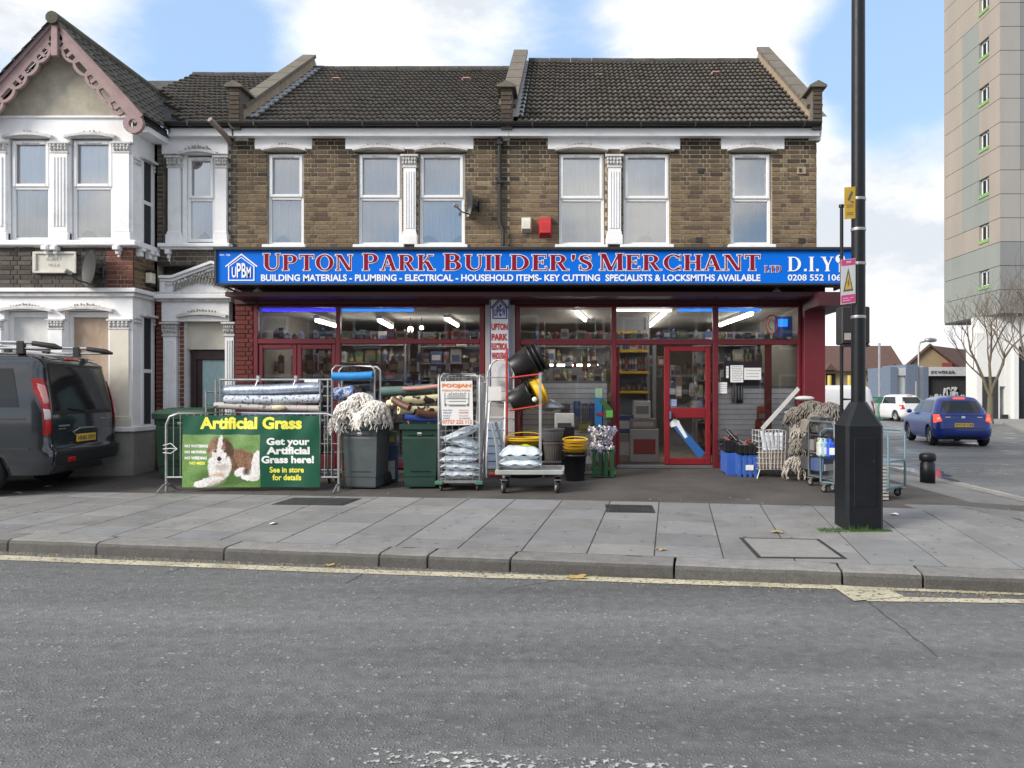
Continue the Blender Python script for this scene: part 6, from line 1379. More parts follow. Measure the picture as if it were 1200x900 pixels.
def roll(pa, pb, r, m, label, cat='roll', d0=None):
    mb = MB(); a, b = Vector(pa), Vector(pb); mb.tube([a, a.lerp(b, .5) + Vector((0, 0, -.01)), b], r, m, 14); mb.tube([a - (b - a).normalized() * .002, a + (b - a).normalized() * .0], r * .35, darkin, 10); mb.tube([b, b + (b - a).normalized() * .003], r * .4, darkin, 10)
    return single('fabric_roll', mb, label, cat)
roll(pp(459, 470, 10.8), pp(521, 466, 11.2), .06, cow, 'cow-print plastic roll on the top of the pile over the green bin'); roll(pp(467, 480, 10.75), pp(516, 481, 11.1), .065, cow, 'cow-print plastic roll in the middle of the pile over the green bin')
roll(pp(461, 468, 10.7), pp(480, 478, 10.6), .05, brown, 'short brown roll end sticking out at the left of the pile'); roll(pp(488, 483, 10.65), pp(514, 487, 10.8), .05, brown, 'brown roll lying below the cow-print rolls'); roll(pp(474, 489, 10.72), pp(514, 491, 10.8), .045, bluer, 'dark blue roll at the bottom of the pile just over the bin rim')
roll(pp(472, 456, 11.1), pp(513, 452.5, 11.2), .028, redr, 'thin pinkish roll lying across the top of the pile'); roll(pp(447, 459, 11.2), pp(508, 455, 11.25), .07, grr, 'sage green roll lying at the back of the pile'); roll(pp(455, 473, 10.9), pp(470, 467, 10.8), .05, mat('cream_roll', (.7, .62, .42)), 'cream roll end poking out left of the green bin')
for i, px in enumerate((476, 500)): mb = MB(); mb.tube([pp(px, 476, 10.9), (g2[1] + (-.1, .15)[i], 11.0, g2[2] + .3)], .014, woodm, 6); single('wooden_handle', mb, ('pale wooden handle standing at the left in the green bin', 'pale wooden handle standing at the right in the green bin')[i], 'handle')
item('packet', PX(455, 11.4), 11.4, gz(PX(455, 11.4), 11.4), .3, .3, .6, 'dim goods sack standing between the grey and green bins', None, 4); item('packet', PX(459, 11.3), 11.25, gz(PX(459, 11.3), 11.3) + .6, .16, .2, .18, 'lime packet on the goods between the two bins', None, 8)
# ---- frames of foil rolls behind the barrier
foil = mat('silver_foil', (.55, .62, .74), rough=.28, metal=.75, var=.25, vs=14, bump=1.5, bs=24); foil2 = paint_mat('speckled_foil', (.55, .6, .68), (.16, .17, .2), 26, .58, .35); floral = paint_mat('floral_roll', (.50, .46, .44), (.20, .15, .14), 14, .6, .5)
rd = 11.35; xa, za = gd(258, rd); xb, zb2 = gd(389, rd)
t = thing('roll_rack', 'tubular steel rack of silver rolls behind the green banner', 'rack', ((xa + xb) / 2, rd, za)); ztop = PZ(445, rd)
for dy in (0, .5):
    part('side_frame', t, lambda mb: (mb.tube([(xa, rd + dy, za + .1), (xa, rd + dy, ztop)], .018, galv, 8), mb.tube([(xb, rd + dy, za + .1), (xb, rd + dy, ztop)], .018, galv, 8), mb.tube([(xa, rd + dy, ztop), (xb, rd + dy, ztop)], .018, galv, 8), mb.tube([(xa, rd + dy, za + .16), (xb, rd + dy, za + .16)], .02, galv, 8)))
for x in (xa, xb, PX(380, rd)): part('upright', t, lambda mb: (mb.tube([(x - .05, rd - .03, za + .1), (x - .05, rd - .03, ztop)], .014, galv, 8), mb.tube([(x - .05, rd - .03, PZ(520, rd)), (x + .12, rd - .03, PZ(520, rd))], .01, galv, 6)))
for py in (453, 464, 476, 487, 500, 515, 530): part('rung', t, lambda mb: (mb.tube([(xb - .12, rd - .02, PZ(py, rd)), (xb, rd - .02, PZ(py, rd))], .009, galv, 6), mb.tube([(xa, rd, PZ(py, rd)), (xa, rd + .5, PZ(py, rd))], .009, galv, 6)))
for x in (PX(303, rd), PX(347, rd)): part('hook', t, lambda mb: (mb.box(x - .02, rd - .03, ztop - .03, x + .02, rd + .03, ztop + .06, steel), mb.tube([(x, rd - .02, ztop), (x - .03, rd - .04, ztop - .1)], .01, steel, 6)))
part('tray', t, lambda mb: mb.box(xa, rd + .02, PZ(492, rd) - .02, xb - .1, rd + .5, PZ(492, rd), shelfm))
for x in (xa + .06, xb - .06):
    for dy in (.05, .45): castor(t, x - (xa + xb) / 2, dy, 0, .05)
R0, R1 = 264, 377
roll(pp(R0, 458, rd + .1), pp(R1, 454, rd + .1), .085, foil, 'silver foil roll on top of the rack'); roll(pp(R0, 468.5, rd - .02), pp(R1 - 1, 467, rd - .02), .065, foil2, 'speckled silver roll in the middle of the rack'); roll(pp(R0 - 12, 475, rd - .02), pp(R1 - 2, 479, rd - .02), .05, floral, 'grey and brown roll with pale flowers, below the silver ones')
roll(pp(R0 + 20, 485, rd + .0), pp(R1, 484, rd + .0), .03, mat('blue_edge_roll', (.2, .28, .45)), 'thin blue-edged roll lowest on the rack'); mb = MB(); c = pp(327, 478, rd - .075); mb.blob(c, .11, .035, .045, mat('cream_flower', (.68, .6, .4)), 12); single('flower_pad', mb, 'cream padded square at the middle of the flowered roll', 'pad')
mb = MB(); mb.box(PX(358, rd), rd - .05, PZ(448, rd), PX(374, rd), rd - .04, PZ(444.6, rd), litm); single('price_label', mb, 'white label on the top rail of the roll rack', 'label')
mb = MB(); zf = PZ(462, 11.3)
for k in range(2): mb.tube([(PX(241, 11.3), 11.3, PZ(459 + k * 15, 11.3)), (PX(262, 11.3), 11.45, PZ(461 + k * 13, 11.3))], .012, galv, 6)
mb.tube([(PX(241.5, 11.3), 11.3, PZ(458, 11.3)), (PX(241.5, 11.3), 11.3, gz(PX(241.5, 11.3), 11.3))], .014, galv, 8); single('folded_trestle', mb, 'thin steel trestle end sticking out left of the roll rack', 'trestle')
# ---- second rack with a hooped top and blue roll
hd = 11.55; xa, za = gd(389.5, hd); xb, _ = gd(439, hd); zt = PZ(428.5, hd)
t = thing('hooped_trolley', 'hooped steel trolley with a bright blue roll across its top, behind the mops', 'trolley', ((xa + xb) / 2, hd, za))
for dy in (0, .35): part('hoop', t, lambda mb: mb.tube([(xa, hd + dy, za + .1), (xa, hd + dy, zt - .06), (xa + .05, hd + dy, zt), (xb - .05, hd + dy, zt), (xb, hd + dy, zt - .06), (xb, hd + dy, za + .1)], .015, galv, 8))
for py in (470, 500, 530): part('shelf', t, lambda mb: mb.box(xa, hd, PZ(py, hd) - .01, xb, hd + .35, PZ(py, hd), galv))
for x in (xa + .04, xb - .04):
    for dy in (.03, .32): castor(t, x - (xa + xb) / 2, dy, 0, .045)
roll(pp(390, 441, hd - .07), pp(437, 440, hd - .07), .062, mat('bright_blue_film', (.03, .25, .62), rough=.35), 'bright blue film roll across the top of the hooped trolley'); c_ = pp(400, 460, hd - .05)
roll(pp(391, 462, hd - .02), pp(415, 459, hd - .02), .1, paint_mat('blue_pattern', (.6, .66, .74), (.06, .14, .45), 24, .5), 'white roll with blue lattice pattern behind the mop heads')
# ---- wire cage trolley with bags and poster
cd = 10.55; xa, za = gd(514, cd); xb, _ = gd(562, cd); zt = PZ(439, cd); zb = za + .14; dep = .62
CG = thing('cage_trolley', 'tall wire cage trolley of white bags with the POOJAN poster on its front', 'trolley', ((xa + xb) / 2, cd, za))
part('base', CG, lambda mb: (mb.box(xa - .02, cd, zb - .02, xb + .02, cd + dep, zb + .015, galv), mb.box(xa - .05, cd - .02, zb - .045, xa + .06, cd + .06, zb + .01, mat('green_corner', (.06, .17, .12)), None, None, .01), mb.box(xb - .06, cd - .02, zb - .045, xb + .05, cd + .06, zb + .01, MATS['green_corner'], None, None, .01)))
def meshpanel(name, A, B, zb_, zt_, nv, nh, r=.012, rw=.0035, rounded=True):
    A, B = Vector(A), Vector(B); u_ = (B - A)
    f = part(name, CG, lambda mb: mb.tube([(A.x, A.y, zb_), (A.x, A.y, zt_ - .05), tuple((A + u_ * .06).xy) + (zt_,), tuple((A + u_ * .94).xy) + (zt_,), (B.x, B.y, zt_ - .05), (B.x, B.y, zb_)], r, galv, 8))
    for i in range(1, nv): p = A + u_ * i / nv; part('wire', f, lambda mb: mb.tube([(p.x, p.y, zb_), (p.x, p.y, zt_)], rw, galv, 5))
    for i in range(nh): z = zb_ + (zt_ - zb_) * (i + .5) / nh; part('wire', f, lambda mb: mb.tube([(A.x, A.y, z), (B.x, B.y, z)], rw, galv, 5))
zm_ = PZ(493, cd)
meshpanel('front_gate', (xa, cd, 0), (xb, cd, 0), zb, zm_, 6, 9); meshpanel('side_panel', (xa, cd, 0), (xa, cd + dep, 0), zb, zt, 6, 14); meshpanel('side_panel', (xb, cd, 0), (xb, cd + dep, 0), zb, zt, 6, 14); meshpanel('back_panel', (xa, cd + dep, 0), (xb, cd + dep, 0), zb, zt, 6, 14); meshpanel('front_gate', (xa + .03, cd + .01, 0), (xb - .03, cd + .01, 0), zm_ + .02, zt + .01, 5, 6)
for x in (xa + .03, xb - .03):
    for dy in (.06, dep - .06): castor(CG, x - (xa + xb) / 2, dy, 0, .058, .3, mat('red_hub', (.35, .22, .2)))
def bag(c, sx_, sy_, sz_, rz, m, label, seed, name='cement_bag', cat='bag', patch=None, tilt=0):
    q = random.Random(seed); n = 22; vs = []; k = 9
    for i in range(n + 1):
        for j in range(k + 1):
            a, b = i / n * 2 - 1, j / k * 2 - 1; e = max(0, (1 - abs(a) ** 3.5)) ** .6 * max(0, (1 - abs(b) ** 3)) ** .6
            w = .05 * sin(a * 7 + seed) * sin(b * 5 + seed * 2) * e; vs.append((a * sx_ / 2 * (1 - .04 * b * b), b * sy_ / 2 * (1 - .05 * a * a), e * sz_ * (.52 + w) + sz_ * .06 * sin(9 * a + seed) * abs(b)))
    m0 = (n + 1) * (k + 1); top = list(vs); vs = top + [(x, y, -z * .75) for x, y, z in top]; fs = []
    for i in range(n):
        for j in range(k):
            p = i * (k + 1) + j; fs.append([p, p + k + 1, p + k + 2, p + 1]); fs.append([m0 + p, m0 + p + 1, m0 + p + k + 2, m0 + p + k + 1])
    M = Matrix.Translation(c) @ Matrix.Rotation(rz, 4, 'Z') @ Matrix.Rotation(tilt, 4, 'Y')
    t = thing(name, label, cat, (c[0], c[1], c[2] - sz_ * .4)); part('sack', t, lambda mb: mb.add(vs, fs, m, None, True, M))
    part('end_seam', t, lambda mb: (mb.box(-sx_ / 2 - .015, -sy_ * .45, -.006, -sx_ / 2 + .02, sy_ * .45, .006, m, None, M), mb.box(sx_ / 2 - .02, -sy_ * .45, -.006, sx_ / 2 + .015, sy_ * .45, .006, m, None, M)))
    if patch:
        idx = [(i, j) for i in range(n) for j in range(k) if patch(i / n * 2 - 1, j / k * 2 - 1)]
        part('print', t, lambda mb: mb.add([(x, y, z + .004) for x, y, z in top], [[i * (k + 1) + j, (i + 1) * (k + 1) + j, (i + 1) * (k + 1) + j + 1, i * (k + 1) + j + 1] for i, j in idx], mat('lime_print', (.55, .62, .05), rough=.5), None, True, M))
    return t
cx_ = (xa + xb) / 2
zz = zb + .08; lbs = ['lowest white bag in the wire cage', 'second white bag from the bottom of the wire cage', 'third white bag from the bottom of the wire cage', 'fourth white bag up in the wire cage', 'fifth white bag up in the wire cage, tilted', 'topmost white bag in the wire cage, tilted steeply']
for i in range(6):
    bag((cx_ + srand(-.02, .02), cd + dep / 2, zz + i * .105 + (.03 if i > 3 else 0)), .5, .56, .145, srand(-.08, .08), bagm, lbs[i], i + 2, tilt=(0, .05, -.04, .05, .28, -.4)[i])
roll((xb - .08, cd + .45, zb + .3), (xb - .0, cd + .3, zt - .1), .06, mat('grey_wrap', (.38, .38, .37), rough=.4), 'tall grey wrapped roll standing in the back of the wire cage')
pt = thing('poster', 'white POOJAN poster with orange lettering on the wire cage', 'poster', (PX(535, cd - .03), cd - .03, PZ(498, cd))); Y = cd - .03
por = mat('poster_orange', (.80, .22, .05), rough=.6, var=0)
part('sheet', pt, lambda mb: mb.add([(PX(a, Y), Y - .001 * i, PZ(b, Y)) for i, (a, b) in enumerate(((516, 447), (553.5, 446), (554.5, 498), (518, 498.5)))] , [(0, 3, 2, 1)], papm))
text('POOJAN', PX(518, Y), PX(552, Y), PZ(455, Y), PZ(449.5, Y), Y - .006, por, pt, .045); text('FABRICATION WORK', PX(518, Y), PX(551.5, Y), PZ(458.6, Y), PZ(456.4, Y), Y - .006, por, pt, .02); text('07727 222 112', PX(518.5, Y), PX(553, Y), PZ(496.5, Y), PZ(492, Y), Y - .006, por, pt, .02)
for k, py in enumerate((480.5, 483.5, 487, 490)):
    text(('GATES', 'GRILLES', 'RAILS', 'STAIRS')[k], PX(519.5, Y), PX(530 - k, Y), PZ(py + 1, Y), PZ(py - .6, Y), Y - .006, vb, pt, .01); text(('FENCES', 'SHUTTERS', 'DOORS', 'ALL WELDING')[k], PX(538, Y), PX(549 + (k == 3) * 2, Y), PZ(py + 1, Y), PZ(py - .6, Y), Y - .006, por if k % 2 == 0 else vb, pt, .01)
def gate_draw(mb):
    X_ = lambda a: PX(a, Y); Z_ = lambda b: PZ(b, Y); q = lambda a, b, c, d: mb.quad((X_(a), Y - .006, Z_(d)), (X_(b), Y - .006, Z_(d)), (X_(b), Y - .006, Z_(c)), (X_(a), Y - .006, Z_(c)), inkm)
    for x in (521, 549): q(x, x + .6, 460, 474)
    q(521, 549, 467, 467.5); q(524, 548, 474, 474.5)
    for i in range(22): q(524 + i, 524.3 + i, 463 - 1.5 * abs(sin(i * .5)), 467)
    for i in range(8): q(526 + 2.6 * i, 527.6 + 2.6 * i, 461 - .8 * (i % 2), 462 - .8 * (i % 2))
    q(521, 523, 473, 476); q(547.5, 549.5, 473, 476); q(526, 546, 470, 470.6); q(526, 546, 475, 476)
part('gate_drawing', pt, gate_draw)
# ---- step ladder, arched ladders, red stand by the pier
def ladder(px0, px1, pyt, d, ty, m, label, rungs, arch, w=.022, bd_=0):
    xa, za = gd(px0, d); xb = PX(px1, d); zt = PZ(pyt, d + ty); t = thing('ladder', label, 'ladder', ((xa + xb) / 2, d, za)); k = (xb - xa) * (.12 if arch else .05)
    L = lambda x, z: (x, d + ty * (z - za) / (zt - za), z)
    path = [L(xa, za + .01), L(xa + k * .7, zt - .2)] + ([L(xa + k + (xb - xa - 2 * k) * (1 - cos(a)) / 2, zt - .2 + .2 * sin(a)) for a in [pi * i / 8 for i in range(9)]] if arch else [L(xa + k * .8, zt - .03), L(xa + k + .03, zt), L(xb - k - .03, zt), L(xb - k * .8, zt - .03)]) + [L(xb - k * .7, zt - .2), L(xb, za + .01)]
    part('rail', t, lambda mb: mb.tube(path, w, m, 8))
    for i in range(rungs):
        z = za + (zt - za) * (i + 1) / (rungs + 1.3); part('step', t, lambda mb: mb.box(xa + .03, d + ty * (z - za) / (zt - za) - .05, z - .02, xb - .03, d + ty * (z - za) / (zt - za) + .05, z, m, None, None, .005))
    return t, L
ladder(569, 590, 470, 11.7, .5, ladm, 'white step ladder standing right of the wire cage', 5, False); ladder(566, 603, 421, 12.2, .38, mat('clear_grey', (.5, .5, .5), rough=.3, metal=.5), 'tall arched steel ladder leaning on the pier behind the white step ladder', 7, True, .015)
notice(572, 587.5, 453, 469.5, 12.15, 'blank white sheet fixed to the arched ladder', 0); mb = MB(); d = 11.75; mb.box(PX(571.5, d), d, PZ(547, d), PX(587.5, d), d + .03, PZ(495, d), mat('blue_white_pack', (.42, .52, .68), rough=.4, var=.1), None, None, .01)
for k in range(5): mb.box(PX(571.8, d), d - .004, PZ(505 + k * 9, d), PX(587.2, d), d - .001, PZ(504 + k * 9, d), greyplast)
single('wrapped_panel', mb, 'pale blue wrapped panel leaning in the step ladder', 'panel')
rd_ = mat('red_stand', (.50, .05, .04), rough=.45)
rx, rz0 = gd(595, 12.1); t = thing('red_stand', 'red metal bucket stand with three sloping arms beside the pier', 'stand', (rx, 12.1, rz0))
part('post', t, lambda mb: (mb.box(rx - .035, 12.08, rz0, rx + .0, 12.15, PZ(409, 12.1), rd_, None, None, .005), mb.box(rx - .3, 11.95, rz0, rx + .3, 12.3, rz0 + .03, rd_)))
arms = ((443, 438), (481, 475))
for a_, b_ in arms:
    for yy in (11.7, 12.1): part('arm', t, lambda mb: mb.tube([(PX(597, yy), yy, PZ(a_, yy)), (PX(636, yy), yy, PZ(b_, yy))], .014, rd_, 6))
def bucket(c0, c1, r0, r1, m, label, n=1, name='bucket', cat='bucket', rim=None, handle=True, step=.07, rm=None):
    """n nested buckets, bottom at c0 opening at c1"""
    a, b = Vector(c0), Vector(c1); ax = (b - a); L = ax.length; ax.normalize(); Q = ax.to_track_quat('Z', 'Y').to_matrix().to_4x4(); M = Matrix.Translation(a) @ Q
    t = thing(name, label, cat, a)
    part('shell', t, lambda mb: mb.lathe([(0, 0), (r0, 0), (r0 + .004, .01), (r1 * .97, L * .9), (r1 * 1.03, L * .9), (r1 * 1.04, L), (r1 * .96, L), (r0 * .9, .02), (0, .02)], m, 28, None, M))
    for k in range(1, n): part('nested_rim', t, lambda mb: mb.lathe([(r1 * .9, L + step * (k - 1)), (r1 * .99, L + step * k - .025), (r1 * 1.04, L + step * k - .025), (r1 * 1.04, L + step * k), (r1 * .95, L + step * k), (r0, L * .4)], rm or m, 28, None, M))
    if handle: part('handle', t, lambda mb: mb.tube([M @ Vector((r1 * 1.04 * cos(q), r1 * .5 * sin(q) * .4 - r1 * .4 * sin(q), L + step * (n - 1) + r1 * .25 * sin(q))) for q in [pi * i / 10 for i in range(11)]], .008, rm or m, 6))
    return t
bucket(pp(601, 433, 11.9), pp(625, 421, 11.9), .18, .235, bplast, 'black bucket stack lying on the upper arms of the red stand', 3); bucket(pp(599, 472, 11.9), pp(622, 462, 11.9), .16, .215, bplast, 'black tub lying on the lower arms of the red stand', 1)
bucket(pp(625, 461, 11.93), pp(630, 459, 11.95), .19, .21, yplast, 'yellow tubs nested at the mouth of the lower black tub', 2, 'tub', 'tub')
# ---- flat platform trolley with bags and pole
pd_ = 10.3; xa, za = gd(581, pd_); xb, _ = gd(660, pd_); zp = PZ(552, pd_)
PT = thing('platform_trolley', 'low flat trolley with a tall thin pole, carrying two pale bags', 'trolley', ((xa + xb) / 2, pd_, za)); flat = mat('trolley_deck', (.42, .44, .42), rough=.5, metal=.3, var=.15)
part('deck', PT, lambda mb: (mb.box(xa, pd_, zp - .045, xb, pd_ + .7, zp - .03, flat), mb.box(xa, pd_ - .01, zp - .05, xb, pd_ + .02, zp + .012, flat, None, None, .006), mb.box(xa, pd_ + .68, zp - .05, xb, pd_ + .71, zp + .012, flat, None, None, .006), mb.box(xa - .01, pd_ + .02, zp - .05, xa + .02, pd_ + .68, zp + .012, flat), mb.box(xb - .02, pd_ + .02, zp - .05, xb + .01, pd_ + .68, zp + .012, flat)))
for x in (xa + .1, xb - .08):
    for dy in (.08, .6): castor(PT, x - (xa + xb) / 2, dy, 0, .085, .25)
part('push_handle', PT, lambda mb: [mb.tube([(xa + .02 + .03 * k, pd_ + .1 + .5 * k, zp), (xa + .0 + .03 * k, pd_ + .1 + .5 * k, zp + .35), (xa - .07 + .02 * k, pd_ + .12 + .4 * k, PZ(497, pd_))], .022, galv, 8) for k in (0, 1)])
part('pole', PT, lambda mb: (mb.box(PX(632, pd_) - .018, pd_ + .3, zp, PX(632, pd_) + .018, pd_ + .336, PZ(437, pd_ + .3), steel, None, Matrix.Translation((0, 0, 0)), .004),))
mb = MB(); c = pp(626.5, 468, pd_ + .28); mb.blob(c, .035, .035, .035, litm, 12); single('white_ball', mb, 'small white ball hanging by the trolley pole', 'ball')
bag((PX(609, pd_ + .3), pd_ + .33, zp + .075), .58, .5, .16, .0, bagm, 'pale blue bag lying flat on the platform trolley, under the other', 22); bag((PX(610, pd_ + .3), pd_ + .33, zp + .205), .56, .5, .22, .03, bagm, 'pale blue bag with a lime patch, topmost on the platform trolley', 25, patch=lambda a, b: -.35 < a + .2 * sin(b * 4) < .55 and -.5 < b < .75)
# ---- buckets, pots and tubs in front of the window
def gb(px, pyb, d): x = PX(px, d); return (x, d, gz(x, d))
c = gb(616, 0, 12.0); bucket((c[0], c[1], c[2]), (c[0], c[1], PZ(520, 12.0)), .25, .32, bplast, 'large black tub behind the platform trolley, holding yellow tubs', 1, 'tub', 'tub', handle=False); bucket((c[0], c[1] - .02, PZ(532, 12)), (c[0], c[1] - .02, PZ(514.5, 12)), .22, .29, yplast, 'yellow flexible tubs stacked in the large black tub', 2, 'tub', 'tub', handle=True, step=.03)
potm = mat('grey_brown_pot', (.12, .105, .095), rough=.6)
def fluted(px, pyt, d, r0, r1, zb_, m, label):
    x = PX(px, d); zt_ = PZ(pyt, d); t = thing('plant_pot', label, 'plant pot', (x, d, zb_)); n = 48; H = zt_ - zb_
    def f(mb):
        vs = []; pr = [(r0, 0), (r0 * .4 + r1 * .6, H * .5), (r1 * .96, H * .86), (r1 * 1.06, H * .88), (r1 * 1.06, H), (r1 * .95, H), (r0 * .8, H * .4)]
        for i, (r, z) in enumerate(pr):
            for k in range(n): q = 2 * pi * k / n; rr_2 = r * (1 + (.035 if (i < 3 and k % 2) else 0)); vs.append((x + rr_2 * cos(q), d + rr_2 * sin(q), zb_ + z))
        mb.add(vs, [[i * n + k, i * n + (k + 1) % n, (i + 1) * n + (k + 1) % n, (i + 1) * n + k] for i in range(len(pr) - 1) for k in range(n)] + [list(range(n))[::-1]], m)
    part('pot', t, f); return t
zt0 = gz(0, 11.9)
t = thing('low_table', 'low grey stand under the plant pots, right of the trolley pole', 'stand', (PX(647, 11.9), 11.9, zt0)); part('top', t, lambda mb: mb.box(PX(635, 11.7), 11.65, PZ(543, 11.7), PX(658, 11.7), 12.1, PZ(540.5, 11.7), greyplast, None, None, .01))
for k in (-.13, .13): part('leg', t, lambda mb: mb.box(PX(647, 11.9) + k - .015, 11.8, zt0, PX(647, 11.9) + k + .015, 11.84, PZ(543, 11.7), greyplast))
fluted(648, 517.5, 11.85, .12, .16, PZ(540.4, 11.7), potm, 'fluted grey-brown plant pot on the low stand'); fluted(647, 502, 11.9, .15, .185, PZ(517, 11.85), greyplast, 'dark grey fluted pot nested on the grey-brown one')
mb = MB(); mb.box(PX(657, 12.3), 12.3, PZ(513, 12.3), PX(673, 12.3), 12.5, PZ(500, 12.3), bplast, None, None, .02); mb.box(PX(658, 12.3), 12.32, gz(0, 12.3), PX(672, 12.3), 12.48, PZ(513, 12.3), darkin); single('black_trough', mb, 'black plastic trough on a stand behind the yellow-topped buckets', 'trough')
mb = MB(); mb.lathe([(0, 0), (.05, .0), (.16, .03), (.24, .05), (.25, .07), (.1, .16), (.03, .2), (0, .2)], mat('metal_lid', (.35, .36, .38), rough=.35, metal=.6), 20, None, Matrix.Translation(pp(644, 482, 12.35))); single('metal_cowl', mb, 'round metal cowl hanging behind the yellow tub', 'cowl')
c = gb(674, 0, 11.55); bucket(c, (c[0], c[1], PZ(532, 11.55)), .135, .170, bplast, 'black bucket stack with yellow tubs on top, left of the grey bundles', 2, step=.06); 
for k in range(4): bucket((c[0], c[1], PZ(531.5 - 4 * k, 11.55) + .02), (c[0], c[1], PZ(527.5 - 4 * k, 11.55)), .165, .182, yplast, ['lowest', 'second', 'third', 'topmost'][k] + ' yellow tub in the stack on the black bucket by the window', 1, 'tub', 'tub', handle=(k == 3))
# grey-violet crumpled bundles on a green crate stand
lil = mat('lilac_cloth', (.46, .44, .54), rough=.85, var=.35, vs=18); c = gb(706, 0, 11.9)
t = thing('flower_bundle', 'bunched grey and lilac cloths filling a wire stand beside the open door', 'bundle', (c[0], c[1], PZ(528, 11.9)))
def bund(mb):
    q = random.Random(4); z0, z1 = PZ(530, 11.9), PZ(500, 11.9)
    for i in range(430):
        h = q.random(); r = .13 + .06 * h + .03 * sin(h * 9); a = q.uniform(0, 2 * pi); p = Vector((c[0] + r * cos(a), c[1] + r * sin(a), z0 + (z1 - z0) * h)); k = q.uniform(.022, .045); col = q.random()
        e1 = Vector((q.gauss(0, 1), q.gauss(0, 1), q.gauss(0, 1))).normalized() * k; e2 = e1.cross(Vector((q.gauss(0, 1), q.gauss(0, 1), q.gauss(0, 1)))).normalized() * k
        m = lil if col < .6 else (mopm if col < .85 else mat('dark_violet', (.07, .05, .10))); mb.add([p - e1, p + e2 * .7, p + e1, p - e2 * .7, p + e1.cross(e2) * 12], [(0, 1, 4), (1, 2, 4), (2, 3, 4), (3, 0, 4)], m)
part('cloths', t, bund, kind='stuff')
mb = MB(); z = c[2]
for k in range(4): mb.box(c[0] - .16 + .09 * k, c[1] - .12, z, c[0] - .10 + .09 * k, c[1] - .1, PZ(527, 11.9), mat('green_crate', (.02, .10, .035), rough=.5))
mb.box(c[0] - .17, c[1] - .11, z + .1, c[0] + .2, c[1] + .12, z + .14, MATS['green_crate']); mb.box(c[0] - .17, c[1] - .11, PZ(529, 11.9), c[0] + .2, c[1] + .12, PZ(527, 11.9), MATS['green_crate']); mb.tube([(c[0], c[1] - .15, z + .0), (c[0], c[1] - .14, PZ(527, 11.9))], .01, blackm, 6); mb.tube([(c[0] - .12, c[1] - .16, z + .012), (c[0] + .14, c[1] - .16, z + .012)], .012, blackm, 6)
single('green_stand', mb, 'green slatted stand under the lilac bundle by the open door', 'stand'); x_b = PX(689, 12.2); item('bottle', x_b, 12.2, gz(x_b, 12.2), .16, .16, .34, 'white container on the ground between the buckets and the green stand', None, 11); item('bottle', PX(717, 11.95), 11.95, gz(PX(717, 11.95), 12), .13, .13, .2, 'small green container on the ground beside the green stand', None, 8)
# ---- right of the door: crates, trays, basket
bc = mat('blue_crate', (.035, .11, .42), rough=.5, var=.12, dirt=.2, dcol=(.2, .25, .4), ds=9)
def crate(px0, px1, py0, py1, d, dep, m, label, zb=None):
    x0, x1, z0, z1 = PX(px0, d), PX(px1, d), zb if zb is not None else gz(PX(px0, d), d), PZ(py0, d); t = thing('crate', label, 'crate', ((x0 + x1) / 2, d + dep / 2, z0)); w = .02; h = z1 - z0
    part('floor', t, lambda mb: mb.box(x0 + w, d + w, z0 + .02, x1 - w, d + dep - w, z0 + .04, m))
    part('side', t, lambda mb: [mb.box(*q, m, None, None, .004) for q in ((x0, d, z1 - h * .3, x1, d + w, z1), (x0, d, z0 + h * .12, x1, d + w, z0 + h * .3), (x0, d + dep - w, z0 + h * .1, x1, d + dep, z1), (x0, d + w, z0 + h * .1, x0 + w, d + dep - w, z1), (x1 - w, d + w, z0 + h * .1, x1, d + dep - w, z1))])
    for k in range(4): a = x0 + (x1 - x0 - .05) * k / 3; part('post', t, lambda mb: mb.box(a, d - .004, z0, a + .05, d + w + .004, z1 - .002, m, None, None, .004))
    part('panel', t, lambda mb: mb.box(x0 + .05, d + .006, z0 + h * .3, x1 - .05, d + w - .004, z1 - h * .3, m)); return t
crate(851, 864, 531, 553, 11.95, .45, bc, 'blue plastic crate on the left, next to the shop door frame'); crate(865, 888, 533, 556, 11.75, .5, bc, 'blue plastic crate with a pale label, left of the wire basket'); mb = MB(); mb.box(PX(874, 11.74), 11.735, PZ(551, 11.74), PX(883, 11.74), 11.744, PZ(545, 11.74), litm); single('crate_label', mb, 'pale label on the front of the blue crate', 'label')
zc = PZ(531, 11.95) + .004; crate(866, 888, 521.5, 0, 11.72, .5, bplast, 'black tray of small tools on the blue crate', PZ(532.5, 11.75) + .004)
crate(849, 865, 516, 0, 12.0, .42, bplast, 'black tray of dark tools on the left blue crate', zc + .01)
q = random.Random(8)
for i in range(26):
    if i % 2: a = Vector((PX(q.uniform(869, 885), 11.9), q.uniform(11.8, 12.1), PZ(523, 11.9) + q.uniform(0, .03)))
    else: a = Vector((PX(q.uniform(851, 862), 12.1), q.uniform(12.1, 12.3), PZ(519, 12.1) + q.uniform(0, .05)))
    dv = Vector((q.uniform(-1, 1), q.uniform(-.5, .5), q.uniform(.0, .6))).normalized() * q.uniform(.08, .16); mb = MB(); m = bplast if q.random() < .7 else cm_((.25, .26, .27)); mb.tube([a - dv, a + dv * .2], .014, m, 6); mb.tube([a + dv * .2, a + dv], [.02, .012], cm_(PAL[q.choice([2, 2, 3, 6])]), 6)
    single('hand_tool', mb, 'small dark tool lying in the black tray on the ' + ('right' if i % 2 else 'left') + ' blue crate', 'tool', 'tools in the black trays')
mb = MB(); mb.tube([pp(853, 505, 12.2), pp(868, 521, 12.0)], .03, bplast, 8); mb.tube([pp(853, 505, 12.2), pp(849, 502, 12.25)], .018, bplast, 6); single('long_tool', mb, 'long black tool sticking up out of the left tray', 'tool')
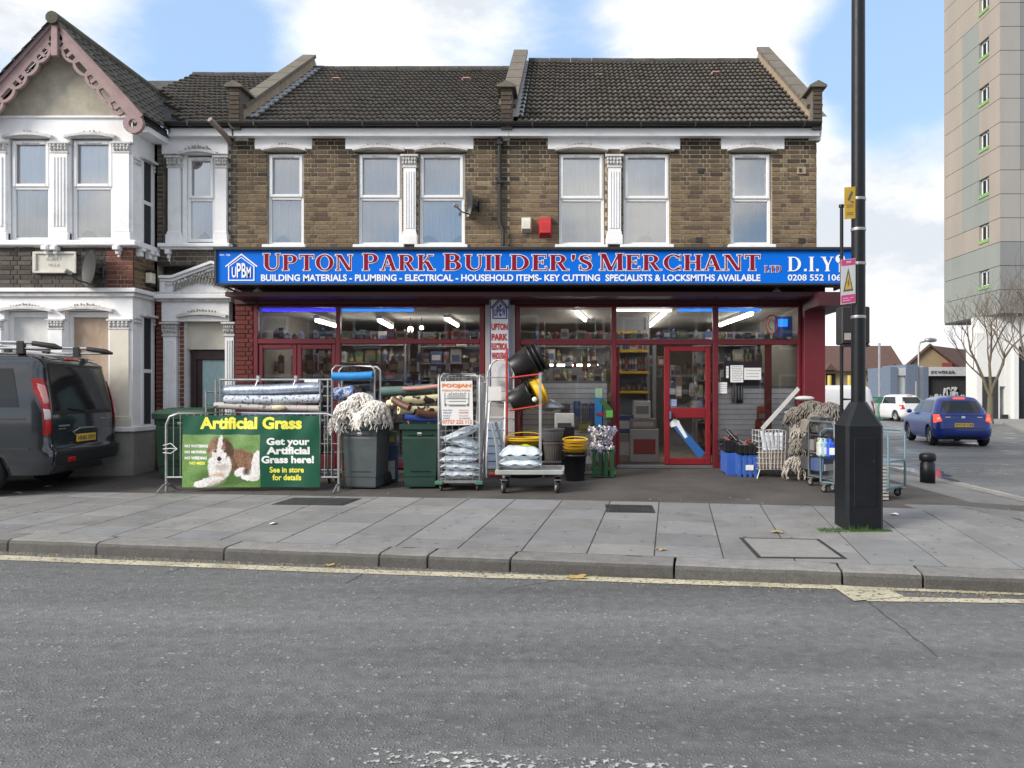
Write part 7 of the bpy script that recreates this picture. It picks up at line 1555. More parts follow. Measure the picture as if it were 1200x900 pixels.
# wire basket with white rolls
wd_ = 11.6; xa, za = gd(889, wd_); xb, _ = gd(921, wd_); zt = PZ(505, wd_); zl = PZ(550, wd_); whw = mat('white_wire', (.62, .62, .60), rough=.5)
t = thing('wire_basket', 'white wire basket on legs holding white paper rolls, right of the blue crates', 'basket', ((xa + xb) / 2, wd_ + .2, za))
for i in range(9): x = xa + (xb - xa) * i / 8; part('wire', t, lambda mb: mb.tube([(x + (.02 if i < 4 else -.02), wd_, zl), (x, wd_, zt)], .005, whw, 5)); part('wire', t, lambda mb: mb.tube([(x, wd_ + .4, zl), (x, wd_ + .4, zt)], .005, whw, 5))
for i in range(8): z = zl + (zt - zl) * i / 7; part('wire', t, lambda mb: mb.tube([(xa, wd_, z), (xb, wd_, z), (xb, wd_ + .4, z), (xa, wd_ + .4, z), (xa, wd_, z)], .005, whw, 5))
for x in (xa + .02, xb - .02): part('leg', t, lambda mb: (mb.tube([(x, wd_, zl), (x + (.05 if x > xa + .1 else -.05), wd_ - .03, za)], .009, whw, 6), mb.tube([(x, wd_ + .4, zl), (x, wd_ + .42, za)], .009, whw, 6)))
part('card_lining', t, lambda mb: mb.box(xa + .02, wd_ + .015, zl + .02, xb - .02, wd_ + .38, PZ(529, wd_), mat('brown_card', (.28, .23, .19), rough=.8)))
for i, (px, lb) in enumerate(((893, 'leftmost'), (898, 'second'), (903, 'third'), (910, 'fourth'), (916, 'rightmost'))):
    mb = MB(); a = pp(px + 4 * (i < 3), 527, wd_ + .12); b = pp(px, 507 - (i == 0) * 2, wd_ + .12); mb.tube([a, b], .032, mat('paper_roll_white', (.66, .70, .80), rough=.6), 10); single('paper_roll', mb, lb + ' white paper roll standing in the wire basket', 'roll')
mb = MB(); a, b = pp(893, 503, 11.95), pp(936, 455, 12.5); dv = (b - a).normalized(); n_ = Vector((-dv.z, 0, dv.x)) * .035
mb.add([a - n_, a + n_, b + n_, b - n_] + [v + Vector((0, .02, 0)) for v in (a - n_, a + n_, b + n_, b - n_)], [(0, 1, 2, 3), (7, 6, 5, 4), (0, 4, 5, 1), (1, 5, 6, 2), (2, 6, 7, 3), (3, 7, 4, 0)], mat('white_plank', (.62, .60, .56), rough=.6)); single('leaning_plank', mb, 'long white plank leaning from the wire basket up to the maroon pier', 'plank')
mb = MB(); x = PX(925, 12.1); mb.tube([(x, 12.1, gz(x, 12.1)), (x + .02, 12.1, PZ(500, 12.1)), pp(928, 485, 12.1), pp(922, 483, 12.1), pp(917, 484, 12.1)], [.02, .02, .035, .03, .02], galv, 8); single('grey_hook', mb, 'grey curved metal handle standing behind the wire basket', 'handle')
mb = MB(); mb.box(PX(922, 12.3), 12.3, gz(3.4, 12.3), PX(936, 12.3), 12.6, PZ(500, 12.3), cm_((.07, .07, .08)), None, None, .03); single('dark_sack', mb, 'dark upright sack in the corner by the maroon pier', 'sack')
# ---- trolleys of mop heads at the corner
def shelf_trolley(px0, px1, d0, d1, pyt, label, m, shelves, rz=0):
    xa, za = gd(px0, d0); xb = PX(px1, d1); A, Bv = Vector((xa, d0, 0)), Vector((xb, d1, 0)); zt = PZ(pyt, d0); t = thing('stock_trolley', label, 'trolley', ((xa + xb) / 2, (d0 + d1) / 2, za)); n = Vector((-(Bv - A).y, (Bv - A).x, 0)).normalized() * .45; zb = za + .14
    for o in (Vector((0, 0, 0)), n): part('side_frame', t, lambda mb: mb.tube([tuple((A + o).xy) + (zb,), tuple((A + o).xy) + (zt - .05,), tuple((A + o + (Bv - A) * .08).xy) + (zt,), tuple((A + o + (Bv - A) * .92).xy) + (zt,), tuple((Bv + o).xy) + (zt - .05,), tuple((Bv + o).xy) + (zb,)], .016, m, 8))
    for z in shelves: part('shelf', t, lambda mb: mb.add([tuple(p.xy) + (z + h,) for h in (0, .02) for p in (A, Bv, Bv + n, A + n)], [(0, 1, 2, 3), (4, 5, 6, 7), (0, 1, 5, 4), (1, 2, 6, 5), (2, 3, 7, 6), (3, 0, 4, 7)], m))
    c = Vector(t.location)
    for p in (A, Bv, A + n, Bv + n): q = A.lerp(Bv, .5) + n * .5; p2 = p.lerp(q, .12); castor(t, p2.x - c.x, p2.y - c.y, 0, .05, .5)
    return t
zz = [PZ(p, 11.0) for p in (560, 538, 515)]
shelf_trolley(948, 978, 10.9, 10.15, 493, 'dark steel trolley of mop heads and dark stock, just left of the lamp column', mat('dark_steel', (.16, .18, .18), rough=.5, metal=.4), [zb_ for zb_ in (gz(3.3, 10.9) + .14, 1.0, 1.32, 1.6) if zb_ < 1.2] + [.75, 1.0])
shelf_trolley(962, 1041, 10.3, 9.6, 502, 'blue-grey trolley of bottles reaching behind the lamp column', mat('blue_steel', (.14, .22, .25), rough=.45, metal=.3), [gz(3.5, 10) + .14, .72])
for i, (px, py, d, rx, rz, m, lb) in enumerate(((933, 487, 11.6, .13, .13, mopg, 'grey mop head high at the left of the corner pile'), (952, 480, 11.4, .2, .13, mopg, 'wide pale mop head on the top of the corner pile'), (972, 482, 11.2, .18, .13, mopg, 'grey mop head topmost right beside the lamp column'), (940, 503, 11.5, .11, .12, mopc, 'pale mop head below the top of the corner pile'), (937, 523, 11.4, .1, .13, mopg, 'small grey mop head midway down the corner pile'), (933, 545, 11.3, .13, .14, mopc, 'bushy white mop head lowest in the corner pile'), (960, 490, 11.0, .13, .09, mopg, 'white mop head lying at the front of the corner pile'))):
    c = pp(px, py, d); mophead(c, rx, .16, rz, 190, m, 90 + i, lb)
mb = MB(); mb.box(PX(940, 11.6), 11.3, gz(3.4, 11.5), PX(966, 11.6), 12.0, PZ(505, 11.6), cm_((.07, .07, .08)), None, None, .05); single('dark_bale', mb, 'dark bale of stock under the corner pile of mops', 'bale')
bt = [(964, 573 - 36, (.5, .55, .5), 'white jug on the lower shelf of the blue-grey trolley'), (969, 0, (.25, .4, .5), 'grey-blue jug between the white and the blue jug'), (975, 0, (.02, .09, .55), 'bright blue jug on the trolley beside the lamp column')]
for i, (px, _, c_, lb) in enumerate(bt):
    d = 10.2 - .07 * i; x = PX(px, d); z = .745; mb = MB(); m = cm_(c_); mb.box(x - .05, d, z, x + .05, d + .12, z + .2, m, None, None, .02); mb.tube([(x, d + .06, z + .19), (x, d + .06, z + .25)], [.03, .02], m, 8); mb.tube([(x, d + .06, z + .25), (x, d + .06, z + .275)], .024, bplast, 8); mb.tube([(x - .03, d + .06, z + .2), (x - .045, d + .06, z + .24), (x - .01, d + .06, z + .25)], .008, m, 6); mb.box(x - .035, d - .003, z + .04, x + .035, d, z + .13, litm); single('jug', mb, lb, 'jug')
c = pp(972, 516, 10.1); t = thing('printed_sack', 'dark sack with white letters on the trolley beside the lamp column', 'sack', (c.x, c.y, .75)); part('sack', t, lambda mb: mb.box(PX(968, 10.2), 10.3, .75, PX(985, 10.2), 10.55, PZ(497, 10.2), cm_((.07, .07, .08)), None, None, .04)); text('TU', PX(971, 10.2), PX(978, 10.2), PZ(528, 10.2), PZ(523, 10.2), 10.29, litm, t, .02); text('IBS', PX(969.5, 10.2), PX(978, 10.2), PZ(537, 10.2), PZ(531, 10.2), 10.29, litm, t, .02)
for k in range(12):
    mb = MB(); p = pp(1037.5, 548 + 4 * k, 9.65); mb.box(p.x - .05, 9.62, p.z - .012, p.x + .03, 9.9, p.z + .012, cm_((.45, .43, .40))); single('stacked_tray', mb, 'thin pale tray in the stack at the right side of the lamp column', 'tray', 'trays stacked behind the lamp column')
mb = MB(); a = pp(940, 467, 12.4); mb.blob(a + Vector((.05, 0, 0)), .16, .1, .04, mat('white_scrap', (.6, .58, .56)), 10, None, None, 1, .3); single('crumpled_sheet', mb, 'crumpled white sheet against the maroon pier above the mops', 'sheet')

for i, (px, d, z, w, h, ci, lb) in enumerate(((952, 10.95, .75, .2, .2, 2, 'black packed bag at the left of the lower shelf of the dark trolley'), (960, 10.8, .75, .22, .17, 6, 'grey packed bag beside the black one on the lower shelf of the dark trolley'), (968, 10.7, .75, .2, .22, 9, 'dark brown bag at the right of the lower shelf of the dark trolley'), (953, 10.95, 1.0, .24, .2, 10, 'taupe bag at the left of the upper shelf of the dark trolley'), (963, 10.8, 1.0, .22, .24, 2, 'black bag in the middle of the upper shelf of the dark trolley'), (955, 10.95, .47, .3, .2, 2, 'flat black bag at the bottom left of the dark trolley'), (966, 10.7, .47, .26, .2, 4, 'navy bag at the bottom right of the dark trolley'))):
    item('packet', PX(px, d), d + .1, z + .022, w, 1.1, h, lb, None, ci, .1 * i)
# ================================================================ VEHICLES
def interp(tb, z):
    if z <= tb[0][0]: return tb[0][1]
    for (a, p), (b, q) in zip(tb, tb[1:]):
        if z <= b: return p + (q - p) * (z - a) / (b - a)
    return tb[-1][1]
tyrem = mat('tyre', (.018, .018, .018), rough=.85); alloy = mat('alloy_rim', (.45, .46, .47), rough=.3, metal=.8); cglass = mat('car_glass', (.012, .014, .016), rough=.04, spec=.5, var=0); trimm = mat('black_trim', (.015, .015, .016), rough=.5)
redlamp = mat('tail_lamp_red', (.38, .01, .012), rough=.12, var=0); redlit = mat('tail_lamp_lit', (.5, .02, .01), emit=(1, .06, .02), es=1.2, var=0); clearlamp = mat('lamp_clear', (.6, .55, .55), rough=.1); platem = mat('plate_yellow', (.75, .48, .03), rough=.4, var=0)
def vehicle(name, label, cat, loc, rz, S, paint):
    t = thing(name, label, cat, loc, rz); L = S['L']; wt, rt, ft = S['w'], S['rear'], S['front']; RR = S.get('rr', .22); yw = S['wheels']; ra = S['ra']; zw = S['rw']
    yr = lambda z: -L / 2 + interp(rt, z); yf = lambda z: L / 2 - interp(ft, z); W = lambda z: interp(wt, z)
    def ring(z):
        w, a, b = W(z), yr(z), yf(z); r = min(RR, w * .6); p = []
        for i in range(9): q = pi / 2 * i / 8; p.append((w - r + r * sin(q), a + r - r * cos(q)))
        ns = 44
        for i in range(1, ns): p.append((w, a + r + (b - a - 2 * r) * i / ns))
        for i in range(9): q = pi / 2 * i / 8; p.append((w - r + r * cos(q), b - r + r * sin(q)))
        p = p + [(-x, y) for x, y in reversed(p)]; out = []
        for x, y in p:
            zz = z
            for c in yw:
                if abs(y - c) < ra and abs(x) > w * .8: zz = max(zz, zw + sqrt(ra * ra - (y - c) ** 2))
            out.append((x, y, zz))
        return out
    zs = S['levels']
    def shell(lv, top=True):
        def f(mb):
            vs = []; 
            for z in lv: vs += ring(z)
            n = len(vs) // len(lv); mb.add(vs, [[i * n + k, i * n + (k + 1) % n, (i + 1) * n + (k + 1) % n, (i + 1) * n + k] for i in range(len(lv) - 1) for k in range(n)], paint, None, True)
            h = n // 2; o = (len(lv) - 1) * n
            if top: mb.add(vs[o:o + n], [[k, k + 1, n - 2 - k, n - 1 - k] for k in range(h - 1)], paint, None, True)
        return f
    body = part('body', t, shell(zs), world=False)
    part('underbody', t, lambda mb: mb.box(-W(.4) + .22, yr(.4) + .15, S['floor'], W(.4) - .22, yf(.4) - .15, .55, trimm), world=False)
    if 'cab' in S:
        S2 = S['cab']; wt0, rt0, ft0 = wt, rt, ft; wt, rt, ft = S2['w'], S2['rear'], S2['front']; part('roof', t, shell(S2['levels']), world=False)
    for yc in yw:
        for s in (-1, 1):
            M = Matrix.Translation((s * (W(.5) - .11 if 'cab' not in S else S['w'][1][1] - .11), yc, zw)) @ Matrix.Rotation(pi / 2 * s, 4, 'Y')
            wh = part('wheel', t, lambda mb: mb.lathe([(zw * .6, .1), (zw * .9, .11), (zw * .99, .08), (zw, 0), (zw * .99, -.08), (zw * .9, -.1), (zw * .5, -.1)], tyrem, 28, None, M), world=False)
            part('rim', wh, lambda mb: (mb.lathe([(0, .07), (zw * .16, .075), (zw * .18, .04), (0, .03)], alloy, 16, None, M), mb.lathe([(zw * .56, .075), (zw * .64, .105), (zw * .64, .0), (zw * .56, .0)], alloy, 28, None, M), mb.lathe([(0, -.02), (zw * .6, -.02)], trimm, 20, None, M), [mb.box(-zw * .06, zw * .1, .035, zw * .06, zw * .6, .075, alloy, None, M @ Matrix.Rotation(2 * pi * k / 7, 4, 'Z'), .008) for k in range(7)]), world=False)
    def ry(x, z, o=.006):
        w, r = W(z), min(RR, W(z) * .6); e = abs(x) - (w - r); return yr(z) + (r - sqrt(max(0, r * r - e * e)) if e > 0 else 0) - o
    def rp(name, poly, m, par=None, o=.006, n=8, lv=None):
        def f(mb):          # quad patch on the tail: four corners (x,z)
            (a, b, c, d) = poly
            vs = []
            for j in range(n + 1):
                for i in range(n + 1):
                    u_, v_ = i / n, j / n; x = (a[0] * (1 - u_) + b[0] * u_) * (1 - v_) + (d[0] * (1 - u_) + c[0] * u_) * v_; z = (a[1] * (1 - u_) + b[1] * u_) * (1 - v_) + (d[1] * (1 - u_) + c[1] * u_) * v_
                    edge = 0 if 0 < i < n and 0 < j < n else .5
                    vs.append((x, ry(x, z, o * (1 - edge)), z))
            mb.add(vs, [[j * (n + 1) + i, j * (n + 1) + i + 1, (j + 1) * (n + 1) + i + 1, (j + 1) * (n + 1) + i] for j in range(n) for i in range(n)], m, None, True)
        return part(name, par or t, f, world=False)
    def sp(name, poly, m, s=-1, par=None, o=.005):
        def f(mb):
            (a, b, c, d) = poly; n = 6; vs = []
            for j in range(n + 1):
                for i in range(n + 1):
                    u_, v_ = i / n, j / n; y = (a[0] * (1 - u_) + b[0] * u_) * (1 - v_) + (d[0] * (1 - u_) + c[0] * u_) * v_; z = (a[1] * (1 - u_) + b[1] * u_) * (1 - v_) + (d[1] * (1 - u_) + c[1] * u_) * v_; vs.append((s * (W(z) + o), y, z))
            mb.add(vs, [[j * (n + 1) + i, j * (n + 1) + i + 1, (j + 1) * (n + 1) + i + 1, (j + 1) * (n + 1) + i] for j in range(n) for i in range(n)], m, None, True)
        return part(name, par or t, f, world=False)
    return t, rp, sp, W, yr, ry
def plate(rp, txt, z0, z1, w, t, ry, y_o=.02, xo=0):
    z = (z0 + z1) / 2; y = ry(xo, z, y_o); p = part('number_plate', t, lambda mb: mb.box(xo - w, y, z0, xo + w, y + .012, z1, platem, None, None, .004), world=False)
    text(txt, xo - w * .88, xo + w * .92, z0 + .02, z1 - .02, y - .003, inkm, p, .035, world=False)
# dark van backed up to the villa
vpaint = mat('van_paint', (.026, .031, .038), rough=.13, var=.04, coat=.8, metal=.3)
VAN = dict(L=5.0, rr=.13, ra=.38, rw=.335, floor=.3, wheels=(-1.55, 1.45), w=[(.28, .90), (.5, .955), (1.0, .965), (1.25, .95), (1.7, .88), (1.86, .82), (1.93, .66), (1.96, .4)], rear=[(.28, .08), (.4, -.04), (.60, -.04), (.64, .02), (1.1, .04), (1.3, .07), (1.8, .17), (1.92, .26), (1.96, .5)], front=[(.28, .1), (.5, 0), (.9, .15), (1.1, .6), (1.5, 1.2), (1.85, 1.7), (1.96, 2.1)], levels=[.28, .34, .42, .5, .58, .62, .66, .8, 1.0, 1.12, 1.25, 1.4, 1.55, 1.7, 1.8, 1.86, 1.9, 1.93, 1.95, 1.96])
vth = radians(95.5); ca, sa = cos(vth), sin(vth)
# near rear corner stands at picture x about 50; heading to the left
nr_ = Vector((PX(56, 10.3), 10.3, 0)); hd_ = Vector((-sin(vth), cos(vth), 0)); right_ = Vector((hd_.y, -hd_.x, 0))
vc = nr_ + hd_ * 2.48 + right_ * .95
V, rp, sp, W, yr, ry = vehicle('parked_van', 'dark grey panel van with silver roof bars, parked nose-out by the white villa', 'van', (vc.x, vc.y, gz(vc.x, vc.y)), vth, VAN, vpaint)
tg = rp('rear_window', [(-.76, 1.14), (.76, 1.14), (.68, 1.76), (-.68, 1.76)], cglass, o=.012); rp('window_surround', [(-.8, 1.09), (.8, 1.09), (.71, 1.80), (-.71, 1.80)], trimm, o=.007)
part('tailgate_seam', V, lambda mb: (mb.tube([(-.82, ry(-.82, .63, .004), .63), (-.83, ry(-.83, 1.0, .004), 1.0), (-.76, ry(-.76, 1.8, .004), 1.8), (-.5, ry(-.5, 1.86, .004), 1.86), (.5, ry(.5, 1.86, .004), 1.86), (.76, ry(.76, 1.8, .004), 1.8), (.83, ry(.83, 1.0, .004), 1.0), (.82, ry(.82, .63, .004), .63)], .006, trimm, 5)), world=False)
for s in (-1, 1):
    lp = rp('tail_lamp', [(s * .86, .84), (s * .945, .82), (s * .925, 1.60), (s * .83, 1.57)], redlamp, o=.02)
    rp('lamp_reflector', [(s * .872, 1.03), (s * .935, 1.02), (s * .93, 1.18), (s * .868, 1.17)], clearlamp, lp, o=.03); rp('lamp_reflector', [(s * .868, 1.24), (s * .925, 1.24), (s * .905, 1.52), (s * .85, 1.50)], mat('lamp_pink', (.6, .28, .26), rough=.15), lp, o=.03)
rp('high_stop_lamp', [(-.2, 1.865), (.2, 1.865), (.19, 1.9), (-.19, 1.9)], redlamp, o=.012); rp('plate_recess', [(-.33, .66), (.33, .66), (.36, .86), (-.36, .86)], trimm, o=.004); plate(rp, 'HN65 XNY', .69, .80, .26, V, ry, .02)
rp('bumper', [(-.90, .40), (.90, .40), (.90, .60), (-.90, .60)], trimm, o=.02); rp('fog_lamp', [(-.62, .43), (-.42, .43), (-.42, .5), (-.62, .5)], redlamp, o=.034); rp('badge', [(-.68, .92), (-.40, .92), (-.40, .945), (-.68, .945)], alloy, o=.012); rp('badge', [(-.68, .885), (-.5, .885), (-.5, .9), (-.68, .9)], alloy, o=.012); part('wiper', V, lambda mb: mb.tube([(.05, ry(0, 1.13, .03), 1.13), (-.4, ry(0, 1.2, .03), 1.17)], .012, trimm, 6), world=False); rp('badge', [(.42, 1.0), (.6, 1.0), (.6, 1.02), (.42, 1.02)], alloy, o=.012)
part('tailgate_handle', V, lambda mb: mb.tube([(-.3, ry(0, .88, .03), .80), (-.38, ry(0, .88, .035), .84), (-.2, ry(0, .88, .03), .885), (.2, ry(0, .88, .03), .885)], .012, alloy, 6), world=False)
for y0, y1, y2, y3 in ((-2.12, -.75, -.75, -2.0), (-.65, .55, .5, -.65), (.65, 1.45, .95, .62)): sp('side_window', [(y0, 1.2), (y1, 1.2), (y2, 1.72), (y3, 1.72)], cglass, -1); sp('side_window', [(y0, 1.2), (y1, 1.2), (y2, 1.72), (y3, 1.72)], cglass, 1)
sp('slide_rail', [(-2.2, 1.03), (-.7, 1.03), (-.7, 1.05), (-2.2, 1.05)], trimm, -1, o=.006); sp('side_trim', [(-2.25, .62), (.6, .62), (.6, .66), (-2.25, .66)], trimm, -1)
for s in (-1, 1):
    x = s * .70; rb = part('roof_bar', V, lambda mb: mb.tube([(x, -2.42, 2.03), (x, -2.2, 2.075), (x, -1.0, 2.10), (x, .6, 2.10), (x, 1.0, 2.03)], [.02, .026, .026, .026, .02], alloy, 8), world=False)
    part('bar_end', rb, lambda mb: mb.tube([(x, -2.52, 2.0), (x, -2.42, 2.03), (x, -2.15, 2.07)], [.02, .042, .036], trimm, 8), world=False); part('under_rail', rb, lambda mb: mb.tube([(x, -2.5, 2.0), (x, .9, 2.0)], .018, alloy, 6), world=False)
    for y in (-2.0, -1.55, -1.0, 0, .7): part('bar_foot', rb, lambda mb: mb.box(x - .035, y - .05, 1.92, x + .035, y + .05, 2.1, trimm, None, None, .01), world=False)
for y in (-1.6, -.3, .6): part('cross_bar', V, lambda mb: mb.box(-.7, y - .02, 2.02, .7, y + .02, 2.045, alloy, None, None, .006), world=False)
# cars in the side street
def hatch(name, label, px, d, rz, col, L=3.85, k=1.0, txt='FV12 LEJ', lit=True):
    pm_ = mat('paint_' + name, col, rough=.3, var=.03, coat=.6, metal=.0, spec=.3)
    S = dict(L=L, rr=.30, ra=.345, rw=.30, floor=.2, wheels=(-L / 2 + .62, L / 2 - .78), w=[(.2, .76), (.3, .82), (.6, .845), (.8, .835), (.95, .80)], rear=[(.2, .12), (.3, .02), (.5, 0), (.62, .03), (.8, .07), (.95, .12)], front=[(.2, .12), (.4, 0), (.6, .05), (.78, .2), (.95, .95)], levels=[.2, .25, .32, .4, .5, .58, .66, .75, .85, .91, .95],
             cab=dict(w=[(.93, .77), (1.15, .69), (1.34, .60), (1.43, .53), (1.47, .43), (1.50, .22)], rear=[(.93, .10), (1.1, .24), (1.36, .46), (1.43, .54), (1.50, .95)], front=[(.93, 1.0), (1.4, 1.72), (1.5, 2.1)], levels=[.93, 1.0, 1.1, 1.2, 1.3, 1.38, 1.43, 1.46, 1.485, 1.5]))
    x = PX(px, d); t, rp, sp, W, yr, ry = vehicle(name, label, 'car', (x, d + L / 2, .0), rz, S, pm_)
    rp('rear_window', [(-.62, 1.0), (.62, 1.0), (.47, 1.35), (-.47, 1.35)], cglass, o=.012)
    for s in (-1, 1):
        sp('side_window', [(-L / 2 + .65, .99), (-.05, .99), (-.05, 1.36), (-L / 2 + .95, 1.36)], cglass, s); sp('side_window', [(.02, .99), (L / 2 - 1.15, .99), (L / 2 - 1.6, 1.36), (.02, 1.36)], cglass, s)
    rp('high_stop_lamp', [(-.16, 1.40), (.16, 1.40), (.16, 1.44), (-.16, 1.44)], redlit if lit else redlamp, o=.02)
    for s in (-1, 1): part('door_mirror', t, lambda mb: mb.blob((s * .92, L / 2 - 1.35, 1.0), .09, .06, .07, pm_, 10), world=False)
    return t, rp, sp, W, yr, ry, S
def lower(S, t):   # patches on the lower body use its own outline
    L = S['L']; W = lambda z: interp(S['w'], z); rr = S['rr']
    def ry(x, z, o):
        w = W(z); r = min(rr, w * .6); e = abs(x) - (w - r); return -L / 2 + interp(S['rear'], z) + (r - sqrt(max(0, r * r - e * e)) if e > 0 else 0) - o
    def rq(name, poly, m, o=.008, n=6, par=None):
        (a, b, c, d) = poly; vs = []
        for j in range(n + 1):
            for i in range(n + 1):
                u_, v_ = i / n, j / n; x = (a[0] * (1 - u_) + b[0] * u_) * (1 - v_) + (d[0] * (1 - u_) + c[0] * u_) * v_; z = (a[1] * (1 - u_) + b[1] * u_) * (1 - v_) + (d[1] * (1 - u_) + c[1] * u_) * v_; vs.append((x, ry(x, z, o), z))
        return part(name, par or t, lambda mb: mb.add(vs, [[j * (n + 1) + i, j * (n + 1) + i + 1, (j + 1) * (n + 1) + i + 1, (j + 1) * (n + 1) + i] for j in range(n) for i in range(n)], m, None, True), world=False)
    return rq, ry
t, rp, sp, W, yr, ry, S = hatch('blue_hatchback', 'bright blue hatchback with lit brake lamps driving up the side street', 1144, 22.6, radians(-10), (.003, .024, .20)); rq, ry2 = lower(S, t)
for s in (-1, 1): l_ = rq('tail_lamp', [(s * .60, .76), (s * .80, .70), (s * .785, .94), (s * .66, .945)], redlit); rq('lamp_reflector', [(s * .64, .80), (s * .72, .78), (s * .73, .85), (s * .66, .86)], clearlamp, .014, 4, l_)
p = part('number_plate', t, lambda mb: mb.box(-.26, ry2(0, .64, .02), .585, .26, ry2(0, .64, .008), .695, platem), world=False); text('FV12 LEJ', -.23, .24, .605, .675, ry2(0, .64, .024), inkm, p, .03, world=False)
rq('bumper_insert', [(-.7, .22), (.7, .22), (.66, .32), (-.66, .32)], trimm); rq('bumper_line', [(-.8, .53), (.8, .53), (.8, .545), (-.8, .545)], trimm); rq('badge', [(-.05, .84), (.05, .84), (.05, .90), (-.05, .90)], alloy, .012); rq('badge', [(-.5, .86), (-.36, .86), (-.36, .88), (-.5, .88)], alloy, .012); rq('badge', [(.38, .86), (.52, .86), (.52, .88), (.38, .88)], alloy, .012)
t, rp, sp, W, yr, ry, S = hatch('white_hatchback', 'white car beyond the blue hatchback, near the graffiti shutter', 1066, 42, radians(9), (.62, .62, .64), 4.1, 1, lit=False); rq, ry2 = lower(S, t)
for s in (-1, 1): rq('tail_lamp', [(s * .58, .70), (s * .80, .66), (s * .785, .94), (s * .64, .94)], redlamp)
WV = dict(VAN); WV.update(L=4.4, wheels=(-1.3, 1.3)); wp = mat('white_van_paint', (.66, .66, .67), rough=.3, var=.05)
x = PX(1000, 25.5); t, rp, sp, W, yr, ry = vehicle('white_van', 'white van lettered WOOD, half hidden behind the lamp column', 'van', (x - 1.4, 26.2, -.12), radians(74), WV, wp)
for s in (-1, 1): rp('tail_lamp', [(s * .86, .8), (s * .94, .8), (s * .92, 1.45), (s * .84, 1.45)], redlamp)
sp('side_window', [(.65, 1.2), (1.3, 1.2), (1.0, 1.7), (.62, 1.7)], cglass, -1)
M = Matrix.Translation((-.99, -.55, 0)) @ Matrix.Rotation(-pi / 2, 4, 'Z'); text('WOOD', -.75, .35, 1.18, 1.42, 0, mat('van_letter', (.03, .04, .12)), t, .03, M=M, world=False)
# ================================================================ STREET FURNITURE
colm = mat('column_black_paint', (.007, .009, .012), rough=.42, var=.15, spec=.3, dirt=.06, dcol=(.06, .06, .06), ds=4, bump=.3, bs=20)
LX0, LX1, LD = PX(992, 7.9), PX(1036, 7.9), 7.9; lw = LX1 - LX0; lcx, lcy = (LX0 + LX1) / 2, LD + lw / 2; lz = gz(lcx, LD)
t = thing('lamp_column', 'tall black lamp column on a square tapered base at the pavement corner', 'lamp post', (lcx, lcy, lz)); zsh = PZ(499, LD); ztp = PZ(471, 8.0)
def lbase(mb):
    h = lw / 2; c = .03; oct_ = lambda s, z: [(lcx + a * h * s, lcy + b * h * s, z) for a, b in ((-1 + .16, -1), (1 - .16, -1), (1, -1 + .16), (1, 1 - .16), (1 - .16, 1), (-1 + .16, 1), (-1, 1 - .16), (-1, -1 + .16))]
    vs = oct_(1, lz) + oct_(1, zsh - .004) + oct_(.99, zsh) + [(lcx + .085 * cos(q), lcy + .085 * sin(q), ztp) for q in [radians(-112.5 + 45 * i) for i in range(8)]]
    mb.add(vs, [[8 * i + k, 8 * i + (k + 1) % 8, 8 * i + 8 + (k + 1) % 8, 8 * i + 8 + k] for i in range(3) for k in range(8)], colm)
part('base', t, lbase); part('access_door', t, lambda mb: (mb.box(lcx - lw * .3, lcy - lw / 2 - .006, lz + .25, lcx + lw * .3, lcy - lw / 2 + .01, zsh - .12, colm, None, None, .004), mb.box(lcx + lw * .2, lcy - lw / 2 - .010, lz + .7, lcx + lw * .24, lcy - lw / 2 - .005, lz + .74, trimm)))
part('shaft', t, lambda mb: mb.tube([(lcx, lcy, ztp - .02), (lcx, lcy, 5.2), (lcx, lcy, 10.5)], [.073, .069, .06], colm, 24)); part('lantern_arm', t, lambda mb: mb.tube([(lcx, lcy, 10.4), (lcx - .05, lcy - .6, 10.9), (lcx - .1, lcy - 1.6, 11.0)], .045, colm, 10)); part('lantern', t, lambda mb: mb.blob((lcx - .11, lcy - 1.9, 10.98), .14, .35, .07, colm, 12))
for z in (3.3, 2.94, 2.38, 3.62): part('band', t, lambda mb: mb.lathe([(.076, z), (.078, z + .015), (.076, z + .03)], galv, 20, None, Matrix.Translation((lcx, lcy, 0))))
def pole_sign(px0, px1, py0, py1, d, m, label):
    s = thing('pole_sign', label, 'sign', P((px0 + px1) / 2, py1, d)); a, b = P(px0, py1, d - .03), P(px1, py0 - 3, d + .05)
    M = Matrix(((b.x - a.x, 0, 0, a.x), (b.y - a.y, .006, 0, a.y), (0.03, 0, b.z - a.z, a.z), (0, 0, 0, 1)))
    part('board', s, lambda mb: mb.box(0, 0, 0, 1, 1, 1, m, None, M)); return s, M
s, M = pole_sign(989.5, 1002.5, 225, 257, 7.98, mat('sign_yellow', (.80, .48, .03), rough=.5), 'small yellow camera warning sign high on the left of the lamp column')
part('camera_symbol', s, lambda mb: mb.add([(.3, -.5, .62), (.42, -.5, .55), (.78, -.5, .80), (.66, -.5, .88)], [(0, 1, 2, 3)], inkm, None, False, M)); part('print', s, lambda mb: [mb.quad(*[tuple(M @ Vector(v)) for v in ((.2, -.5, z), (.8, -.5, z), (.8, -.5, z + .02), (.2, -.5, z + .02))], inkm) for z in (.12, .18, .36, .42)]); part('symbol_mount', s, lambda mb: mb.add([(.6, -.5, .52), (.85, -.5, .48), (.85, -.5, .52), (.6, -.5, .56)], [(0, 1, 2, 3)], inkm, None, False, M))
s, M = pole_sign(985.5, 1002.5, 309, 357, 7.97, papm, 'white and pink warning sign with a yellow triangle on the lamp column'); pink = mat('sign_pink', (.75, .05, .25), rough=.5, var=0)
